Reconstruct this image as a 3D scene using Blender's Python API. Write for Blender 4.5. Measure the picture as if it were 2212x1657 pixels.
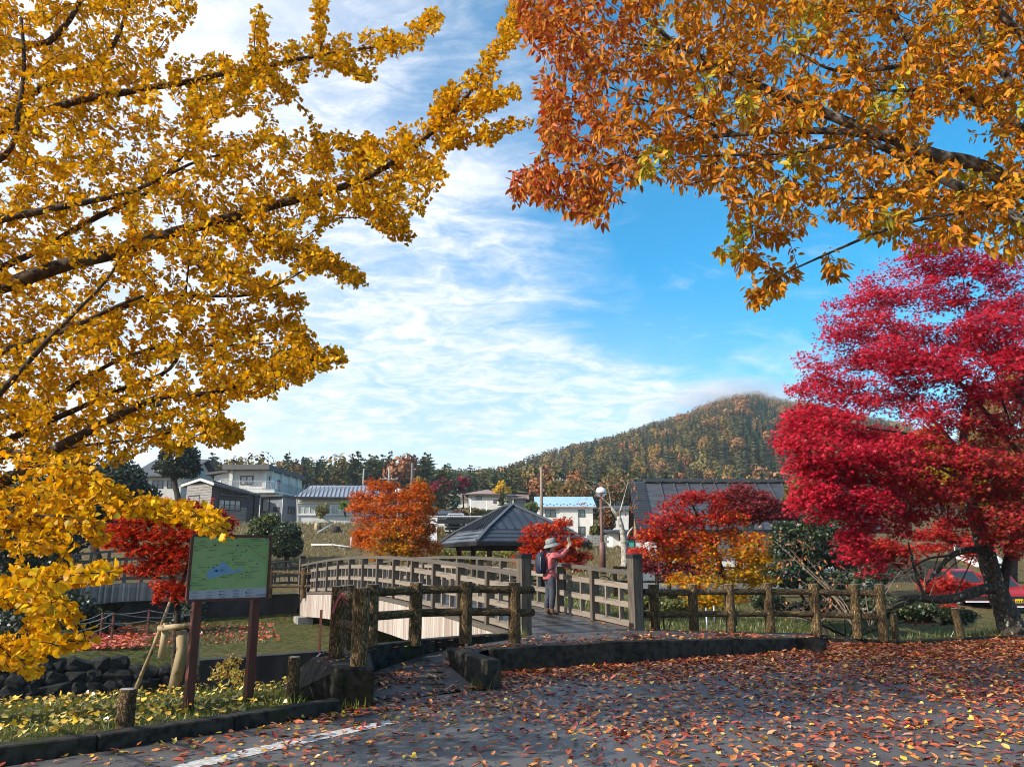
import bpy, bmesh, math, random
import numpy as np
from mathutils import Vector, Matrix, Quaternion
for o in list(bpy.data.objects): bpy.data.objects.remove(o)
S = bpy.context.scene
COL = S.collection
R = math.radians
RNG = np.random.default_rng(7)
random.seed(7)

# ------------------------------------------------------------------ camera
PITCH = R(12.7); CAMZ = 1.6; F = 1671.0          # focal length in pixels of a 2212 wide picture
cd = bpy.data.cameras.new('camera'); cam = bpy.data.objects.new('camera', cd); COL.objects.link(cam)
cam.location = (0, 0, CAMZ); cam.rotation_euler = (math.pi/2 + PITCH, 0, 0)
cd.sensor_width = 36; cd.lens = 36*F/2212; cd.clip_start = .05; cd.clip_end = 6000
S.camera = cam

# ------------------------------------------------------------------ light
SUN = Vector((-.76, -.40, .50)).normalized()
SUN_STRENGTH = 5.0; SKY_STRENGTH = .088
S.view_settings.view_transform = 'Standard'; S.view_settings.look = 'None'
S.view_settings.exposure = 0.62; S.view_settings.gamma = 1
S.view_settings.use_curve_mapping = False
sl = bpy.data.lights.new('sun', 'SUN'); so = bpy.data.objects.new('sun', sl); COL.objects.link(so)
sl.energy = SUN_STRENGTH; sl.angle = R(.53); sl.color = (1, .93, .82)
so.location = (-40, -20, 40); so.rotation_euler = SUN.to_track_quat('Z', 'Y').to_euler()

S.render.engine = 'CYCLES'
cy = S.cycles
cy.use_denoising = True
try:
    cy.denoiser = 'OPENIMAGEDENOISE'; cy.denoising_input_passes = 'RGB_ALBEDO_NORMAL'; cy.denoising_prefilter = 'ACCURATE'
except Exception: pass
cy.filter_width = 1.0; cy.max_bounces = 6; cy.diffuse_bounces = 3; cy.glossy_bounces = 3; cy.transmission_bounces = 4
cy.transparent_max_bounces = 8; cy.volume_bounces = 0; cy.sample_clamp_indirect = 6
cy.caustics_reflective = False; cy.caustics_refractive = False
S.render.use_persistent_data = False

class NT:
    """small node-tree writer"""
    def __init__(s, tree): s.t = tree; s.n = tree.nodes; s.n.clear()
    def new(s, typ, **kw):
        n = s.n.new(typ)
        for k, v in kw.items(): setattr(n, k, v)
        return n
    def put(s, inp, v):
        if isinstance(v, bpy.types.NodeSocket): s.t.links.new(v, inp)
        elif v is not None: inp.default_value = v
    def m(s, op, a, b=None, c=None, clamp=False):
        n = s.new('ShaderNodeMath', operation=op, use_clamp=clamp)
        for i, v in enumerate((a, b, c)):
            if v is not None: s.put(n.inputs[i], v)
        return n.outputs[0]
    def noise(s, vec, scale, detail=4, rough=.55, dist=0):
        n = s.new('ShaderNodeTexNoise'); s.put(n.inputs['Vector'], vec)
        n.inputs['Scale'].default_value = scale; n.inputs['Detail'].default_value = detail
        n.inputs['Roughness'].default_value = rough; n.inputs['Distortion'].default_value = dist
        return n.outputs['Fac']
    def mapping(s, vec, scale=(1, 1, 1), rot=(0, 0, 0), loc=(0, 0, 0)):
        n = s.new('ShaderNodeMapping'); s.put(n.inputs[0], vec)
        n.inputs['Scale'].default_value = scale; n.inputs['Rotation'].default_value = rot
        n.inputs['Location'].default_value = loc
        return n.outputs[0]
    def ramp(s, fac, stops):
        n = s.new('ShaderNodeValToRGB'); s.put(n.inputs[0], fac)
        e = n.color_ramp.elements
        while len(e) > 1: e.remove(e[0])
        e[0].position = stops[0][0]; e[0].color = c4(stops[0][1])
        for p, c in stops[1:]:
            k = e.new(p); k.color = c4(c)
        return n.outputs[0]
    def mix(s, fac, a, b, typ='MIX'):
        n = s.new('ShaderNodeMix', data_type='RGBA', blend_type=typ)
        s.put(n.inputs[0], fac)
        s.put(n.inputs[6], c4(a) if isinstance(a, tuple) else a)
        s.put(n.inputs[7], c4(b) if isinstance(b, tuple) else b)
        return n.outputs[2]
    def smooth(s, x, lo, hi):
        n = s.new('ShaderNodeMapRange', interpolation_type='SMOOTHSTEP'); s.put(n.inputs[0], x)
        n.inputs[1].default_value = lo; n.inputs[2].default_value = hi
        return n.outputs[0]
def c4(c): return tuple(c) + (1,) if len(c) == 3 else tuple(c)
def sr(r, g, b):
    f = lambda x: (x/255/12.92) if x/255 <= .04045 else ((x/255 + .055)/1.055)**2.4
    return (f(r), f(g), f(b))

# ------------------------------------------------------------------ sky
W = bpy.data.worlds.new('World'); S.world = W; W.use_nodes = True
w = NT(W.node_tree)
sky = w.new('ShaderNodeTexSky', sky_type='NISHITA', sun_disc=False)
sky.sun_elevation = math.asin(SUN.z); sky.sun_rotation = math.atan2(SUN.x, SUN.y)
sky.air_density = 1.0; sky.dust_density = .35; sky.ozone_density = 2.2; sky.altitude = 900
hs = w.new('ShaderNodeHueSaturation'); w.put(hs.inputs['Color'], sky.outputs[0])
hs.inputs['Saturation'].default_value = 1.5; hs.inputs['Value'].default_value = 1.85; hs.inputs['Hue'].default_value = .482
d = w.new('ShaderNodeTexCoord').outputs['Generated']
sp = w.new('ShaderNodeSeparateXYZ'); w.put(sp.inputs[0], d)
X, Y, Z = sp.outputs
zc = w.m('MAXIMUM', Z, .04)
az = w.m('ARCTAN2', X, Y)
# cloud sheet at constant height: direction projected on a plane
den = w.m('ADD', zc, .22)
cb = w.new('ShaderNodeCombineXYZ'); w.put(cb.inputs[0], w.m('DIVIDE', X, den)); w.put(cb.inputs[1], w.m('DIVIDE', Y, den))
pl = cb.outputs[0]
big = w.noise(w.mapping(pl, (1.1, .8, 1), (0, 0, .5), (3.1, 1.7, 0)), 1.6, 6, .55, .35)
wisp = w.noise(w.mapping(pl, (1.0, 1.9, 1), (0, 0, -.75), (1, 4, 0)), 3.6, 9, .64, .9)
fine = w.noise(w.mapping(pl, (1.0, 1.4, 1), (0, 0, .4)), 10.0, 8, .66, .8)
edge = w.m('SUBTRACT', w.m('DIVIDE', .090, w.m('MAXIMUM', Z, .1)), .17)
q = w.m('SUBTRACT', edge, az)
q = w.m('ADD', q, w.m('MULTIPLY', w.m('SUBTRACT', big, .5), .75))
q = w.m('ADD', q, w.m('MULTIPLY', w.m('SUBTRACT', wisp, .5), .22))
bank = w.smooth(q, -.14, .20)
tex = w.smooth(w.m('ADD', w.m('MULTIPLY', wisp, .62), w.m('MULTIPLY', fine, .38)), .36, .66)
low = w.smooth(Z, .36, .10)                                     # thicker veil towards the horizon
cl = w.m('MULTIPLY', bank, w.m('ADD', .34, w.m('MULTIPLY', tex, .66)))
left = w.smooth(az, .02, -.42)
cl = w.m('MAXIMUM', cl, w.m('MULTIPLY', left, w.m('ADD', .70, w.m('MULTIPLY', tex, .30))))
cl = w.m('MAXIMUM', cl, w.m('MULTIPLY', low, w.m('MULTIPLY', w.m('ADD', .30, w.m('MULTIPLY', big, .70)), w.smooth(az, .42, -.02))))
thin = w.m('MULTIPLY', w.smooth(wisp, .5, .8), .30)
cl = w.m('MAXIMUM', cl, thin, clamp=True)
ccol = w.mix(w.smooth(w.m('ADD', w.m('MULTIPLY', big, .5), w.m('MULTIPLY', fine, .5)), .35, .62), (7.6, 8.0, 9.2), (9.6, 9.6, 9.8))
skyc = w.mix(cl, hs.outputs[0], ccol)
bg = w.new('ShaderNodeBackground'); w.put(bg.inputs[0], skyc); bg.inputs[1].default_value = SKY_STRENGTH
w.t.links.new(bg.outputs[0], w.new('ShaderNodeOutputWorld').inputs[0])

# ------------------------------------------------------------------ pixel <-> world (only used to lay things out)
CT, ST = math.cos(PITCH), math.sin(PITCH)
def ray(u, v):
    a = (u - 1106)/F; b = (828.5 - v)/F
    return Vector((a, CT - b*ST, ST + b*CT))
def P(u, v, Y):
    r = ray(u, v); return Vector((0, 0, CAMZ)) + r*(Y/r.y)
def G(u, v, z=0.0):
    r = ray(u, v); return Vector((0, 0, CAMZ)) + r*((z - CAMZ)/r.z)
def Pn(u, v, Y):
    u = np.asarray(u, float); v = np.asarray(v, float); Y = np.asarray(Y, float)
    a = (u - 1106)/F; b = (828.5 - v)/F
    ry = CT - b*ST; k = Y/ry
    return np.stack([a*k, Y + 0*a, CAMZ + (ST + b*CT)*k], -1)
def proj(p):
    p = np.asarray(p); x = p[:, 0]; y = p[:, 1]; z = p[:, 2] - CAMZ
    dep = y*CT + z*ST; up = -y*ST + z*CT
    return 1106 + F*x/dep, 828.5 - F*up/dep
def V(*a): return Vector(a)

# ------------------------------------------------------------------ objects
WLOC = {}
def W0(o): return WLOC.get(o.name, Vector((0, 0, 0))) if o else Vector((0, 0, 0))
def tag(o, label=None, cat=None, group=None, kind=None):
    if label: o['label'] = label
    if cat: o['category'] = cat
    if group: o['group'] = group
    if kind: o['kind'] = kind
    return o
def thing(name, label, cat, loc=(0, 0, 0), group=None):
    o = bpy.data.objects.new(name, None); COL.objects.link(o); o.location = loc
    o.empty_display_size = .2
    WLOC[o.name] = Vector(loc); return tag(o, label, cat, group)
def link(name, me, parent=None, mat=None, loc=None):
    """mesh in world coordinates minus the thing's place"""
    o = bpy.data.objects.new(name, me); COL.objects.link(o)
    if parent:
        o.parent = parent; WLOC[o.name] = W0(parent)
    if mat is not None:
        for mm in (mat if isinstance(mat, (list, tuple)) else [mat]): me.materials.append(mm)
    return o
def np_mesh(name, co, faces_flat, nper, col=None, smooth=False):
    """co Nx3, faces_flat M x nper"""
    me = bpy.data.meshes.new(name)
    co = np.ascontiguousarray(co, np.float32); fl = np.ascontiguousarray(faces_flat, np.int32)
    me.vertices.add(len(co)); me.vertices.foreach_set('co', co.ravel())
    me.loops.add(fl.size); me.loops.foreach_set('vertex_index', fl.ravel())
    me.polygons.add(len(fl))
    me.polygons.foreach_set('loop_start', np.arange(0, fl.size, nper, dtype=np.int32))
    me.polygons.foreach_set('loop_total', np.full(len(fl), nper, np.int32))
    if smooth: me.polygons.foreach_set('use_smooth', np.ones(len(fl), bool))
    if col is not None:
        a = me.color_attributes.new('col', 'FLOAT_COLOR', 'POINT')
        c = np.ones((len(co), 4), np.float32); c[:, :3] = col
        a.data.foreach_set('color', c.ravel())
    me.update(); return me

class MB:
    """collects simple shapes into one mesh (world coordinates)"""
    def __init__(s): s.v = []; s.f = []; s.mi = []; s.sm = []
    def add(s, vs, fs, mi=0, sm=False):
        n = len(s.v); s.v += [tuple(q) for q in vs]
        for f in fs: s.f.append([n + i for i in f]); s.mi.append(mi); s.sm.append(sm)
        return s
    def quad(s, *p, mi=0): return s.add(p, [tuple(range(len(p)))], mi)
    def hexa(s, b, t, mi=0):
        """bottom 4 points, top 4 points, both counter-clockwise from above"""
        return s.add(list(b) + list(t), [(3, 2, 1, 0), (4, 5, 6, 7), (0, 1, 5, 4), (1, 2, 6, 5), (2, 3, 7, 6), (3, 0, 4, 7)], mi)
    def box(s, c, sx, sy, sz, rz=0, mi=0):
        c = Vector(c); ca, sa = math.cos(rz), math.sin(rz); p = []
        for z in (-sz/2, sz/2):
            for x, y in ((-sx/2, -sy/2), (sx/2, -sy/2), (sx/2, sy/2), (-sx/2, sy/2)):
                p.append(c + Vector((x*ca - y*sa, x*sa + y*ca, z)))
        return s.hexa(p[:4], p[4:], mi)
    def bar(s, p, q, wd, ht, up=(0, 0, 1), mi=0):
        p, q = Vector(p), Vector(q); x = (q - p).normalized(); up = Vector(up)
        y = up.cross(x)
        if y.length < 1e-4: y = Vector((0, 1, 0)).cross(x)
        y.normalize(); z = x.cross(y)
        a, b = y*wd/2, z*ht/2
        return s.hexa([p - a - b, q - a - b, q + a - b, p + a - b], [p - a + b, q - a + b, q + a + b, p + a + b], mi)
    def prism(s, pts, d, mi=0):
        """flat polygon swept by vector d"""
        pts = [Vector(p) for p in pts]; d = Vector(d); n = len(pts)
        fs = [tuple(range(n))[::-1], tuple(range(n, 2*n))] + [(i, (i+1) % n, n + (i+1) % n, n + i) for i in range(n)]
        return s.add(pts + [p + d for p in pts], fs, mi)
    def tube(s, pts, rad, n=8, mi=0, cap=True, jit=0, sm=True):
        pts = [Vector(p) for p in pts]; m = len(pts)
        if not hasattr(rad, '__len__'): rad = [rad]*m
        vs = []; px = None
        for i, p in enumerate(pts):
            t = (pts[min(i+1, m-1)] - pts[max(i-1, 0)])
            t = t.normalized() if t.length > 1e-9 else Vector((0, 0, 1))
            if px is None:
                px = t.orthogonal().normalized()
            px = (px - t*px.dot(t)).normalized(); py = t.cross(px)
            for k in range(n):
                a = 2*math.pi*k/n; r = rad[i]*(1 + (random.uniform(-jit, jit) if jit else 0))
                vs.append(p + px*math.cos(a)*r + py*math.sin(a)*r)
        fs = [(i*n + k, i*n + (k+1) % n, (i+1)*n + (k+1) % n, (i+1)*n + k) for i in range(m-1) for k in range(n)]
        n0 = len(s.v); s.add(vs, fs, mi, sm)
        if cap:
            s.f.append([n0 + k for k in range(n)][::-1]); s.mi.append(mi); s.sm.append(False)
            s.f.append([n0 + (m-1)*n + k for k in range(n)]); s.mi.append(mi); s.sm.append(False)
        return s
    def lathe(s, base, prof, n=16, mi=0):
        base = Vector(base); m = len(prof)
        vs = [base + Vector((r*math.cos(2*math.pi*k/n), r*math.sin(2*math.pi*k/n), z)) for r, z in prof for k in range(n)]
        fs = [(i*n + k, i*n + (k+1) % n, (i+1)*n + (k+1) % n, (i+1)*n + k) for i in range(m-1) for k in range(n)]
        return s.add(vs, fs, mi, True)
    def build(s, name, mat, parent=None, bevel=0, kind=None):
        me = bpy.data.meshes.new(name); off = W0(parent)
        me.from_pydata([tuple(Vector(q) - off) for q in s.v], [], s.f)
        o = link(name, me, parent, mat)
        me.polygons.foreach_set('material_index', s.mi); me.polygons.foreach_set('use_smooth', s.sm)
        if bevel:
            bm = bmesh.new(); bm.from_mesh(me)
            bmesh.ops.bevel(bm, geom=bm.edges[:], offset=bevel, segments=1, affect='EDGES', clamp_overlap=True)
            bm.to_mesh(me); bm.free()
        me.update()
        if kind: o['kind'] = kind
        return o
_unit = {}
def unit_box(mat, bev=.0):
    k = (mat.name, bev)
    if k not in _unit:
        me = bpy.data.meshes.new('piece')
        bm = bmesh.new(); bmesh.ops.create_cube(bm, size=1)
        bm.to_mesh(me); bm.free(); me.materials.append(mat); _unit[k] = me
    return _unit[k]
def frame(x, y, z, o):
    M = Matrix.Identity(4)
    for i, a in enumerate((x, y, z, o)):
        for j in range(3): M[j][i] = a[j]
    return M
def inst(name, me, parent, M):
    o = bpy.data.objects.new(name, me); COL.objects.link(o)
    if parent:
        o.parent = parent; o.matrix_local = Matrix.Translation(-W0(parent)) @ M
    else: o.matrix_world = M
    return o
def bar(name, p, q, wd, ht, parent, mat, up=(0, 0, 1)):
    """one box-shaped piece (shared mesh) between two points"""
    p, q = Vector(p), Vector(q); d = q - p; x = d.normalized(); y = Vector(up).cross(x)
    if y.length < 1e-4: y = Vector((0, 1, 0)).cross(x)
    y.normalize(); z = x.cross(y)
    return inst(name, unit_box(mat), parent, frame(x*d.length, y*wd, z*ht, (p + q)/2))
def poly_w(pts): return [P(*p) for p in pts]
def interp(pts, rad, step):
    """resample a polyline with radii"""
    pts = [Vector(p) for p in pts]; seg = [(pts[i+1] - pts[i]).length for i in range(len(pts)-1)]
    cum = np.concatenate([[0], np.cumsum(seg)]); n = max(2, int(cum[-1]/step) + 1)
    t = np.linspace(0, cum[-1], n); a = np.array(pts)
    out = np.stack([np.interp(t, cum, a[:, k]) for k in range(3)], -1)
    rr = np.interp(t, np.linspace(0, cum[-1], len(rad)), rad) if hasattr(rad, '__len__') else np.full(n, rad)
    return out, rr
def smooth_line(pts, it=2):
    pts = [Vector(p) for p in pts]
    for _ in range(it):
        q = [pts[0]]
        for a, b in zip(pts[:-1], pts[1:]): q += [a*.75 + b*.25, a*.25 + b*.75]
        q.append(pts[-1]); pts = q
    return pts
def in_poly(poly, x, y):
    poly = np.array(poly, float); inside = np.zeros(x.shape, bool); j = len(poly) - 1
    for i in range(len(poly)):
        xi, yi = poly[i]; xj, yj = poly[j]
        hit = ((yi > y) != (yj > y)) & (x < (xj - xi)*(y - yi)/(yj - yi + 1e-12) + xi)
        inside ^= hit; j = i
    return inside

# ------------------------------------------------------------------ materials
def mat(name, c1, c2=None, scale=6, detail=5, rough=.8, bump=0, bscale=None, stretch=(1, 1, 1), metal=0, spec=.35,
        c3=None, s3=1.5, t3=(.5, .62), rnd=0, coord='Object', rndcol=None, lo=.35, hi=.65):
    m = bpy.data.materials.new(name); m.use_nodes = True; t = NT(m.node_tree)
    if coord == 'World': vec = t.new('ShaderNodeNewGeometry').outputs['Position']
    else: vec = t.new('ShaderNodeTexCoord').outputs[coord]
    vs = t.mapping(vec, stretch)
    b = t.new('ShaderNodeBsdfPrincipled')
    col = None
    n1 = t.noise(vs, scale, detail, .6)
    if c2: col = t.mix(t.smooth(n1, lo, hi), tuple(c1), tuple(c2))
    if c3:
        n3 = t.noise(vec, s3, 5, .6); k = t.smooth(n3, *t3)
        col = t.mix(k, col if col is not None else tuple(c1), tuple(c3))
    oi = t.new('ShaderNodeObjectInfo').outputs['Random'] if (rnd or rndcol) else None
    if rndcol:
        col = t.mix(t.m('MULTIPLY', oi, .9), col if col is not None else tuple(c1), tuple(rndcol))
    if rnd:
        h = t.new('ShaderNodeHueSaturation'); t.put(h.inputs['Color'], col if col is not None else c4(c1))
        r2 = t.m('FRACT', t.m('MULTIPLY', oi, 13.7))
        t.put(h.inputs['Value'], t.m('ADD', 1 - rnd, t.m('MULTIPLY', r2, 2*rnd))); col = h.outputs[0]
    t.put(b.inputs['Base Color'], col if col is not None else c4(c1))
    b.inputs['Roughness'].default_value = rough; b.inputs['Metallic'].default_value = metal
    b.inputs['Specular IOR Level'].default_value = spec
    if bump:
        bn = t.new('ShaderNodeBump'); bn.inputs['Strength'].default_value = min(1, bump); bn.inputs['Distance'].default_value = .02*bump
        t.put(bn.inputs['Height'], t.noise(vs, bscale or scale*2, 6, .65)); t.put(b.inputs['Normal'], bn.outputs[0])
    t.t.links.new(b.outputs[0], t.new('ShaderNodeOutputMaterial').inputs[0]); return m
def leaf_mat(name, trans=.45, gloss=.05, rough=.45, gain=1.0):
    m = bpy.data.materials.new(name); m.use_nodes = True; t = NT(m.node_tree)
    at = t.new('ShaderNodeAttribute', attribute_name='col').outputs['Color']
    df = t.new('ShaderNodeBsdfDiffuse'); t.put(df.inputs[0], at)
    tr = t.new('ShaderNodeBsdfTranslucent'); t.put(tr.inputs[0], at)
    mx = t.new('ShaderNodeMixShader'); mx.inputs[0].default_value = trans
    t.t.links.new(df.outputs[0], mx.inputs[1]); t.t.links.new(tr.outputs[0], mx.inputs[2])
    gl = t.new('ShaderNodeBsdfGlossy'); gl.inputs['Roughness'].default_value = rough; gl.inputs[0].default_value = (1, 1, 1, 1)
    m2 = t.new('ShaderNodeMixShader'); m2.inputs[0].default_value = gloss
    t.t.links.new(mx.outputs[0], m2.inputs[1]); t.t.links.new(gl.outputs[0], m2.inputs[2])
    t.t.links.new(m2.outputs[0], t.new('ShaderNodeOutputMaterial').inputs[0]); return m
def glass_mat(name, col=(.02, .025, .03), rough=.06):
    return mat(name, col, rough=rough, spec=.8)
# ------------------------------------------------------------------ leaves, twigs, trees
# leaf shapes lie in the xy plane, stem at the origin, tip towards +y, slightly folded along y
def fan_tris(v): return np.array(v, float), np.array([(0, i, i+1) for i in range(1, len(v)-1)])
GINKGO = fan_tris([(0, 0, 0), (.52, .62, .10), (.40, .86, .05), (.07, .98, -.03), (0, .80, -.05), (-.07, .98, -.03), (-.40, .86, .05), (-.52, .62, .10)])
OVAL = fan_tris([(0, 0, 0), (.20, .22, .06), (.25, .48, .08), (.13, .80, .04), (0, 1.06, -.05), (-.13, .80, .04), (-.25, .48, .08), (-.20, .22, .06)])
def star_leaf():
    v = [(0, .12, 0)]
    for k, (a, L) in enumerate([(-128, .55), (-70, .80), (-36, .92), (0, 1.0), (36, .92), (70, .80), (128, .55)]):
        a = R(a); am = a - R(17)
        if k: v.append((math.sin(am)*.34, .12 + math.cos(am)*.34, .05))
        v.append((math.sin(a)*L, .12 + math.cos(a)*L*.9, -.06))
    return fan_tris(v)
STAR = star_leaf()
STAR5 = fan_tris([(0, .1, 0), (-.55, -.12, -.03), (-.3, .28, .04), (-.75, .55, -.04), (-.2, .52, .04), (0, 1.05, -.05), (.2, .52, .04), (.75, .55, -.04), (.3, .28, .04), (.55, -.12, -.03)])
GINKGO_S = fan_tris([(0, 0, 0), (.50, .64, .08), (.27, .95, .0), (0, .80, -.05), (-.27, .95, .0), (-.50, .64, .08)])
OVAL_S = fan_tris([(0, 0, 0), (.23, .34, .07), (.17, .74, .06), (0, 1.05, -.05), (-.17, .74, .06), (-.23, .34, .07)])
def lobed():
    """maple leaf cheap enough for a whole crown: five pointed lobes from the stem"""
    v, f = [], []
    for a, L in ((-105, .62), (-52, .92), (0, 1.0), (52, .92), (105, .62)):
        a = R(a); d = np.array([math.sin(a), math.cos(a), 0]); s = np.array([d[1], -d[0], 0]); n = len(v); c = np.array([0, .16, 0])
        v += [c - d*.10 - s*.17, c - d*.10 + s*.17, c + d*L + np.array([0, 0, -.08])]; f.append((n, n+1, n+2))
    return np.array(v), np.array(f)
STAR_S = lobed()
CARD = (np.array([(0, 0, 0), (.5, .4, .08), (0, 1, -.04), (-.5, .5, .06)], float), np.array([(0, 1, 2), (0, 2, 3)]))
BLADE = (np.array([(-.06, 0, 0), (.06, 0, 0), (.02, 1, .25)], float), np.array([(0, 1, 2)]))

def norm(a): return a/np.maximum(np.linalg.norm(a, axis=-1, keepdims=True), 1e-9)
def frames(tip, nor):
    """leaf axes from wanted tip direction and face normal"""
    y = norm(tip); x = norm(np.cross(y, nor)); z = np.cross(x, y)
    return np.stack([x, y, z], -1)                       # columns
def leaves_np(tpl, pos, Rm, size, col, droop=None):
    T, Fc = tpl; n, k = len(pos), len(T)
    v = np.einsum('nij,kj->nki', Rm, T)*size[:, None, None] + pos[:, None, :]
    f = (Fc[None] + (np.arange(n)*k)[:, None, None]).reshape(-1, 3)
    c = np.repeat(col[:, None, :], k, 1)
    # stems a little darker and tips a little lighter, as real blades are
    c = c*(0.9 + .16*np.clip(T[:, 1], 0, 1))[None, :, None]
    return v.reshape(-1, 3), f, c.reshape(-1, 3)
def leaf_obj(name, tpl, pos, Rm, size, col, mt, parent=None, kind=None):
    v, f, c = leaves_np(tpl, pos, Rm, size, col)
    off = np.array(W0(parent))
    me = np_mesh(name, v - off, f, 3, np.clip(c, 0, 1)); o = link(name, me, parent, mt)
    if kind: o['kind'] = kind
    return o
def single_leaves(name, tpl, pos, Rm, size, col, mt, parent, label=None):
    """each leaf an object of its own (a few shared meshes per colour class)"""
    q = np.round(col*12)/12; keys = {}
    for i in range(len(pos)):
        k = tuple(q[i])
        if k not in keys:
            v, f, c = leaves_np(tpl, np.zeros((1, 3)), np.eye(3)[None], np.ones(1), col[i:i+1])
            me = np_mesh(name, v, f, 3, np.clip(c, 0, 1)); me.materials.append(mt); keys[k] = me
        M = Matrix.Identity(4)
        for a in range(3):
            for b in range(3): M[a][b] = float(Rm[i][a][b]*size[i])
            M[a][3] = float(pos[i][a])
        o = inst(name, keys[k], parent, M)
        if label: tag(o, *label(i))
def pick_palette(rng, n, cols, wts, jit=.12):
    cols = np.array(cols); idx = rng.choice(len(cols), n, p=np.array(wts)/np.sum(wts))
    c = cols[idx]*(1 + rng.normal(0, jit, (n, 1))); c *= 1 + rng.normal(0, jit*.35, (n, 3))
    return np.clip(c, 0, 1)

def sample_limbs(limbs, step=.08):
    pts = []; par = []
    for pl, rad in limbs:
        a, _ = interp(pl, rad, step); pts.append(a[1:])
    return np.concatenate(pts)
def grow(limbs, targets, rng, sag=.05, r0=.007, r1=.0018, nseg=4, attach=True, up=.0, maxd=9):
    """twigs from the limbs (or earlier twigs) out to the targets"""
    base = sample_limbs(limbs); tips = np.array(targets)
    dist = np.array([np.min(((base - t)**2).sum(1)) for t in tips]); order = np.argsort(dist)
    pool = np.zeros((len(base) + len(tips)*nseg, 3)); pool[:len(base)] = base; n = len(base)
    twigs = []
    for i in order:
        t = tips[i]; d2 = ((pool[:n] - t)**2).sum(1)
        dz = pool[:n, 2] - t[2]
        j = np.argmin(d2 + (up*np.maximum(dz, 0))**2)
        s = pool[j]; L = math.sqrt(d2[j])
        if L > maxd or L < 1e-3: continue
        mid = (s + t)/2 + rng.normal(0, .09, 3)*L; mid[2] += sag*L
        tt = np.linspace(0, 1, nseg + 1)[:, None]
        c = (1-tt)**2*s + 2*tt*(1-tt)*mid + tt**2*t
        c[1:-1] += rng.normal(0, .018, (nseg-1, 3))*L
        twigs.append(c)
        if attach: pool[n:n+nseg] = c[1:]; n += nseg
    return twigs
def twig_mesh(twigs, r0, r1, sides=4):
    """all twigs as one mesh (numpy tube)"""
    m = twigs[0].shape[0]; T = np.stack(twigs)                    # n,m,3
    n = len(T)
    tan = np.empty_like(T); tan[:, 1:-1] = T[:, 2:] - T[:, :-2]; tan[:, 0] = T[:, 1] - T[:, 0]; tan[:, -1] = T[:, -1] - T[:, -2]
    tan = norm(tan); ref = np.where(np.abs(tan[..., 2:3]) > .9, np.array([1., 0, 0]), np.array([0, 0, 1.]))
    px = norm(np.cross(tan, ref)); py = np.cross(tan, px)
    L = np.linalg.norm(T[:, -1] - T[:, 0], axis=1)
    rr = r1 + (r0*np.clip(L/.5, .45, 2.2)[:, None] - r1)*np.linspace(1, 0, m)[None]
    an = 2*np.pi*np.arange(sides)/sides
    v = T[:, :, None] + rr[:, :, None, None]*(px[:, :, None]*np.cos(an)[None, None, :, None] + py[:, :, None]*np.sin(an)[None, None, :, None])
    idx = np.arange(n*m*sides).reshape(n, m, sides)
    a = idx[:, :-1]; b = idx[:, 1:]
    f = np.stack([a, np.roll(a, -1, 2), np.roll(b, -1, 2), b], -1).reshape(-1, 4)
    return v.reshape(-1, 3), f
def twig_obj(name, twigs, r0, r1, mt, parent, sides=3):
    v, f = twig_mesh(twigs, r0, r1, sides)
    o = link(name, np_mesh(name, v - np.array(W0(parent)), f, 4, smooth=True), parent, mt); o['kind'] = 'stuff'; return o
def along_twigs(twigs, spacing, rng, start=.2, per=3, spread=.05):
    """leaf places along twigs: position, outward direction"""
    P_, D_ = [], []
    for c in twigs:
        seg = np.linalg.norm(np.diff(c, axis=0), axis=1); L = seg.sum(); n = max(2, int(L*(1-start)/spacing))
        t = np.linspace(start, 1, n) + rng.uniform(-.3, .3, n)*(1-start)/n
        x = np.clip(t, 0, 1)*(len(c)-1); i = np.minimum(x.astype(int), len(c)-2); fr = (x - i)[:, None]
        p = c[i]*(1-fr) + c[i+1]*fr; d = c[i+1] - c[i]
        P_.append(np.repeat(p, per, 0)); D_.append(np.repeat(norm(d), per, 0))
    P_ = np.concatenate(P_); D_ = np.concatenate(D_); k = len(P_)
    out = rng.normal(0, 1, (k, 3)); out -= (out*D_).sum(1, keepdims=True)*D_; out = norm(out)
    return P_ + out*rng.uniform(.2, 1, (k, 1))*spread, norm(out + D_*.5)
def limbs_obj(limbs, mt, parent, n=9, names=None):
    """every limb a part of its own"""
    for i, (pl, rad) in enumerate(limbs):
        a, r = interp(smooth_line(pl, 2), rad, .10)
        MB().tube([Vector(q) for q in a], list(r), n, jit=.07).build((names[i] if names else 'branch'), mt, parent)
def in_pads(pads, n, rng):
    """targets inside ellipsoids given as (u, v, ru, rv, Y, dy, weight)"""
    wt = np.array([p[6] if len(p) > 6 else p[2]*p[3] for p in pads], float); wt /= wt.sum()
    k = rng.choice(len(pads), n, p=wt); A = np.array([p[:6] for p in pads], float)[k]
    d = norm(rng.normal(0, 1, (n, 3)))*rng.uniform(0, 1, (n, 1))**(1/2.4)
    return Pn(A[:, 0] + d[:, 0]*A[:, 2], A[:, 1] + d[:, 1]*A[:, 3], A[:, 4] + d[:, 2]*A[:, 5])
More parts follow.
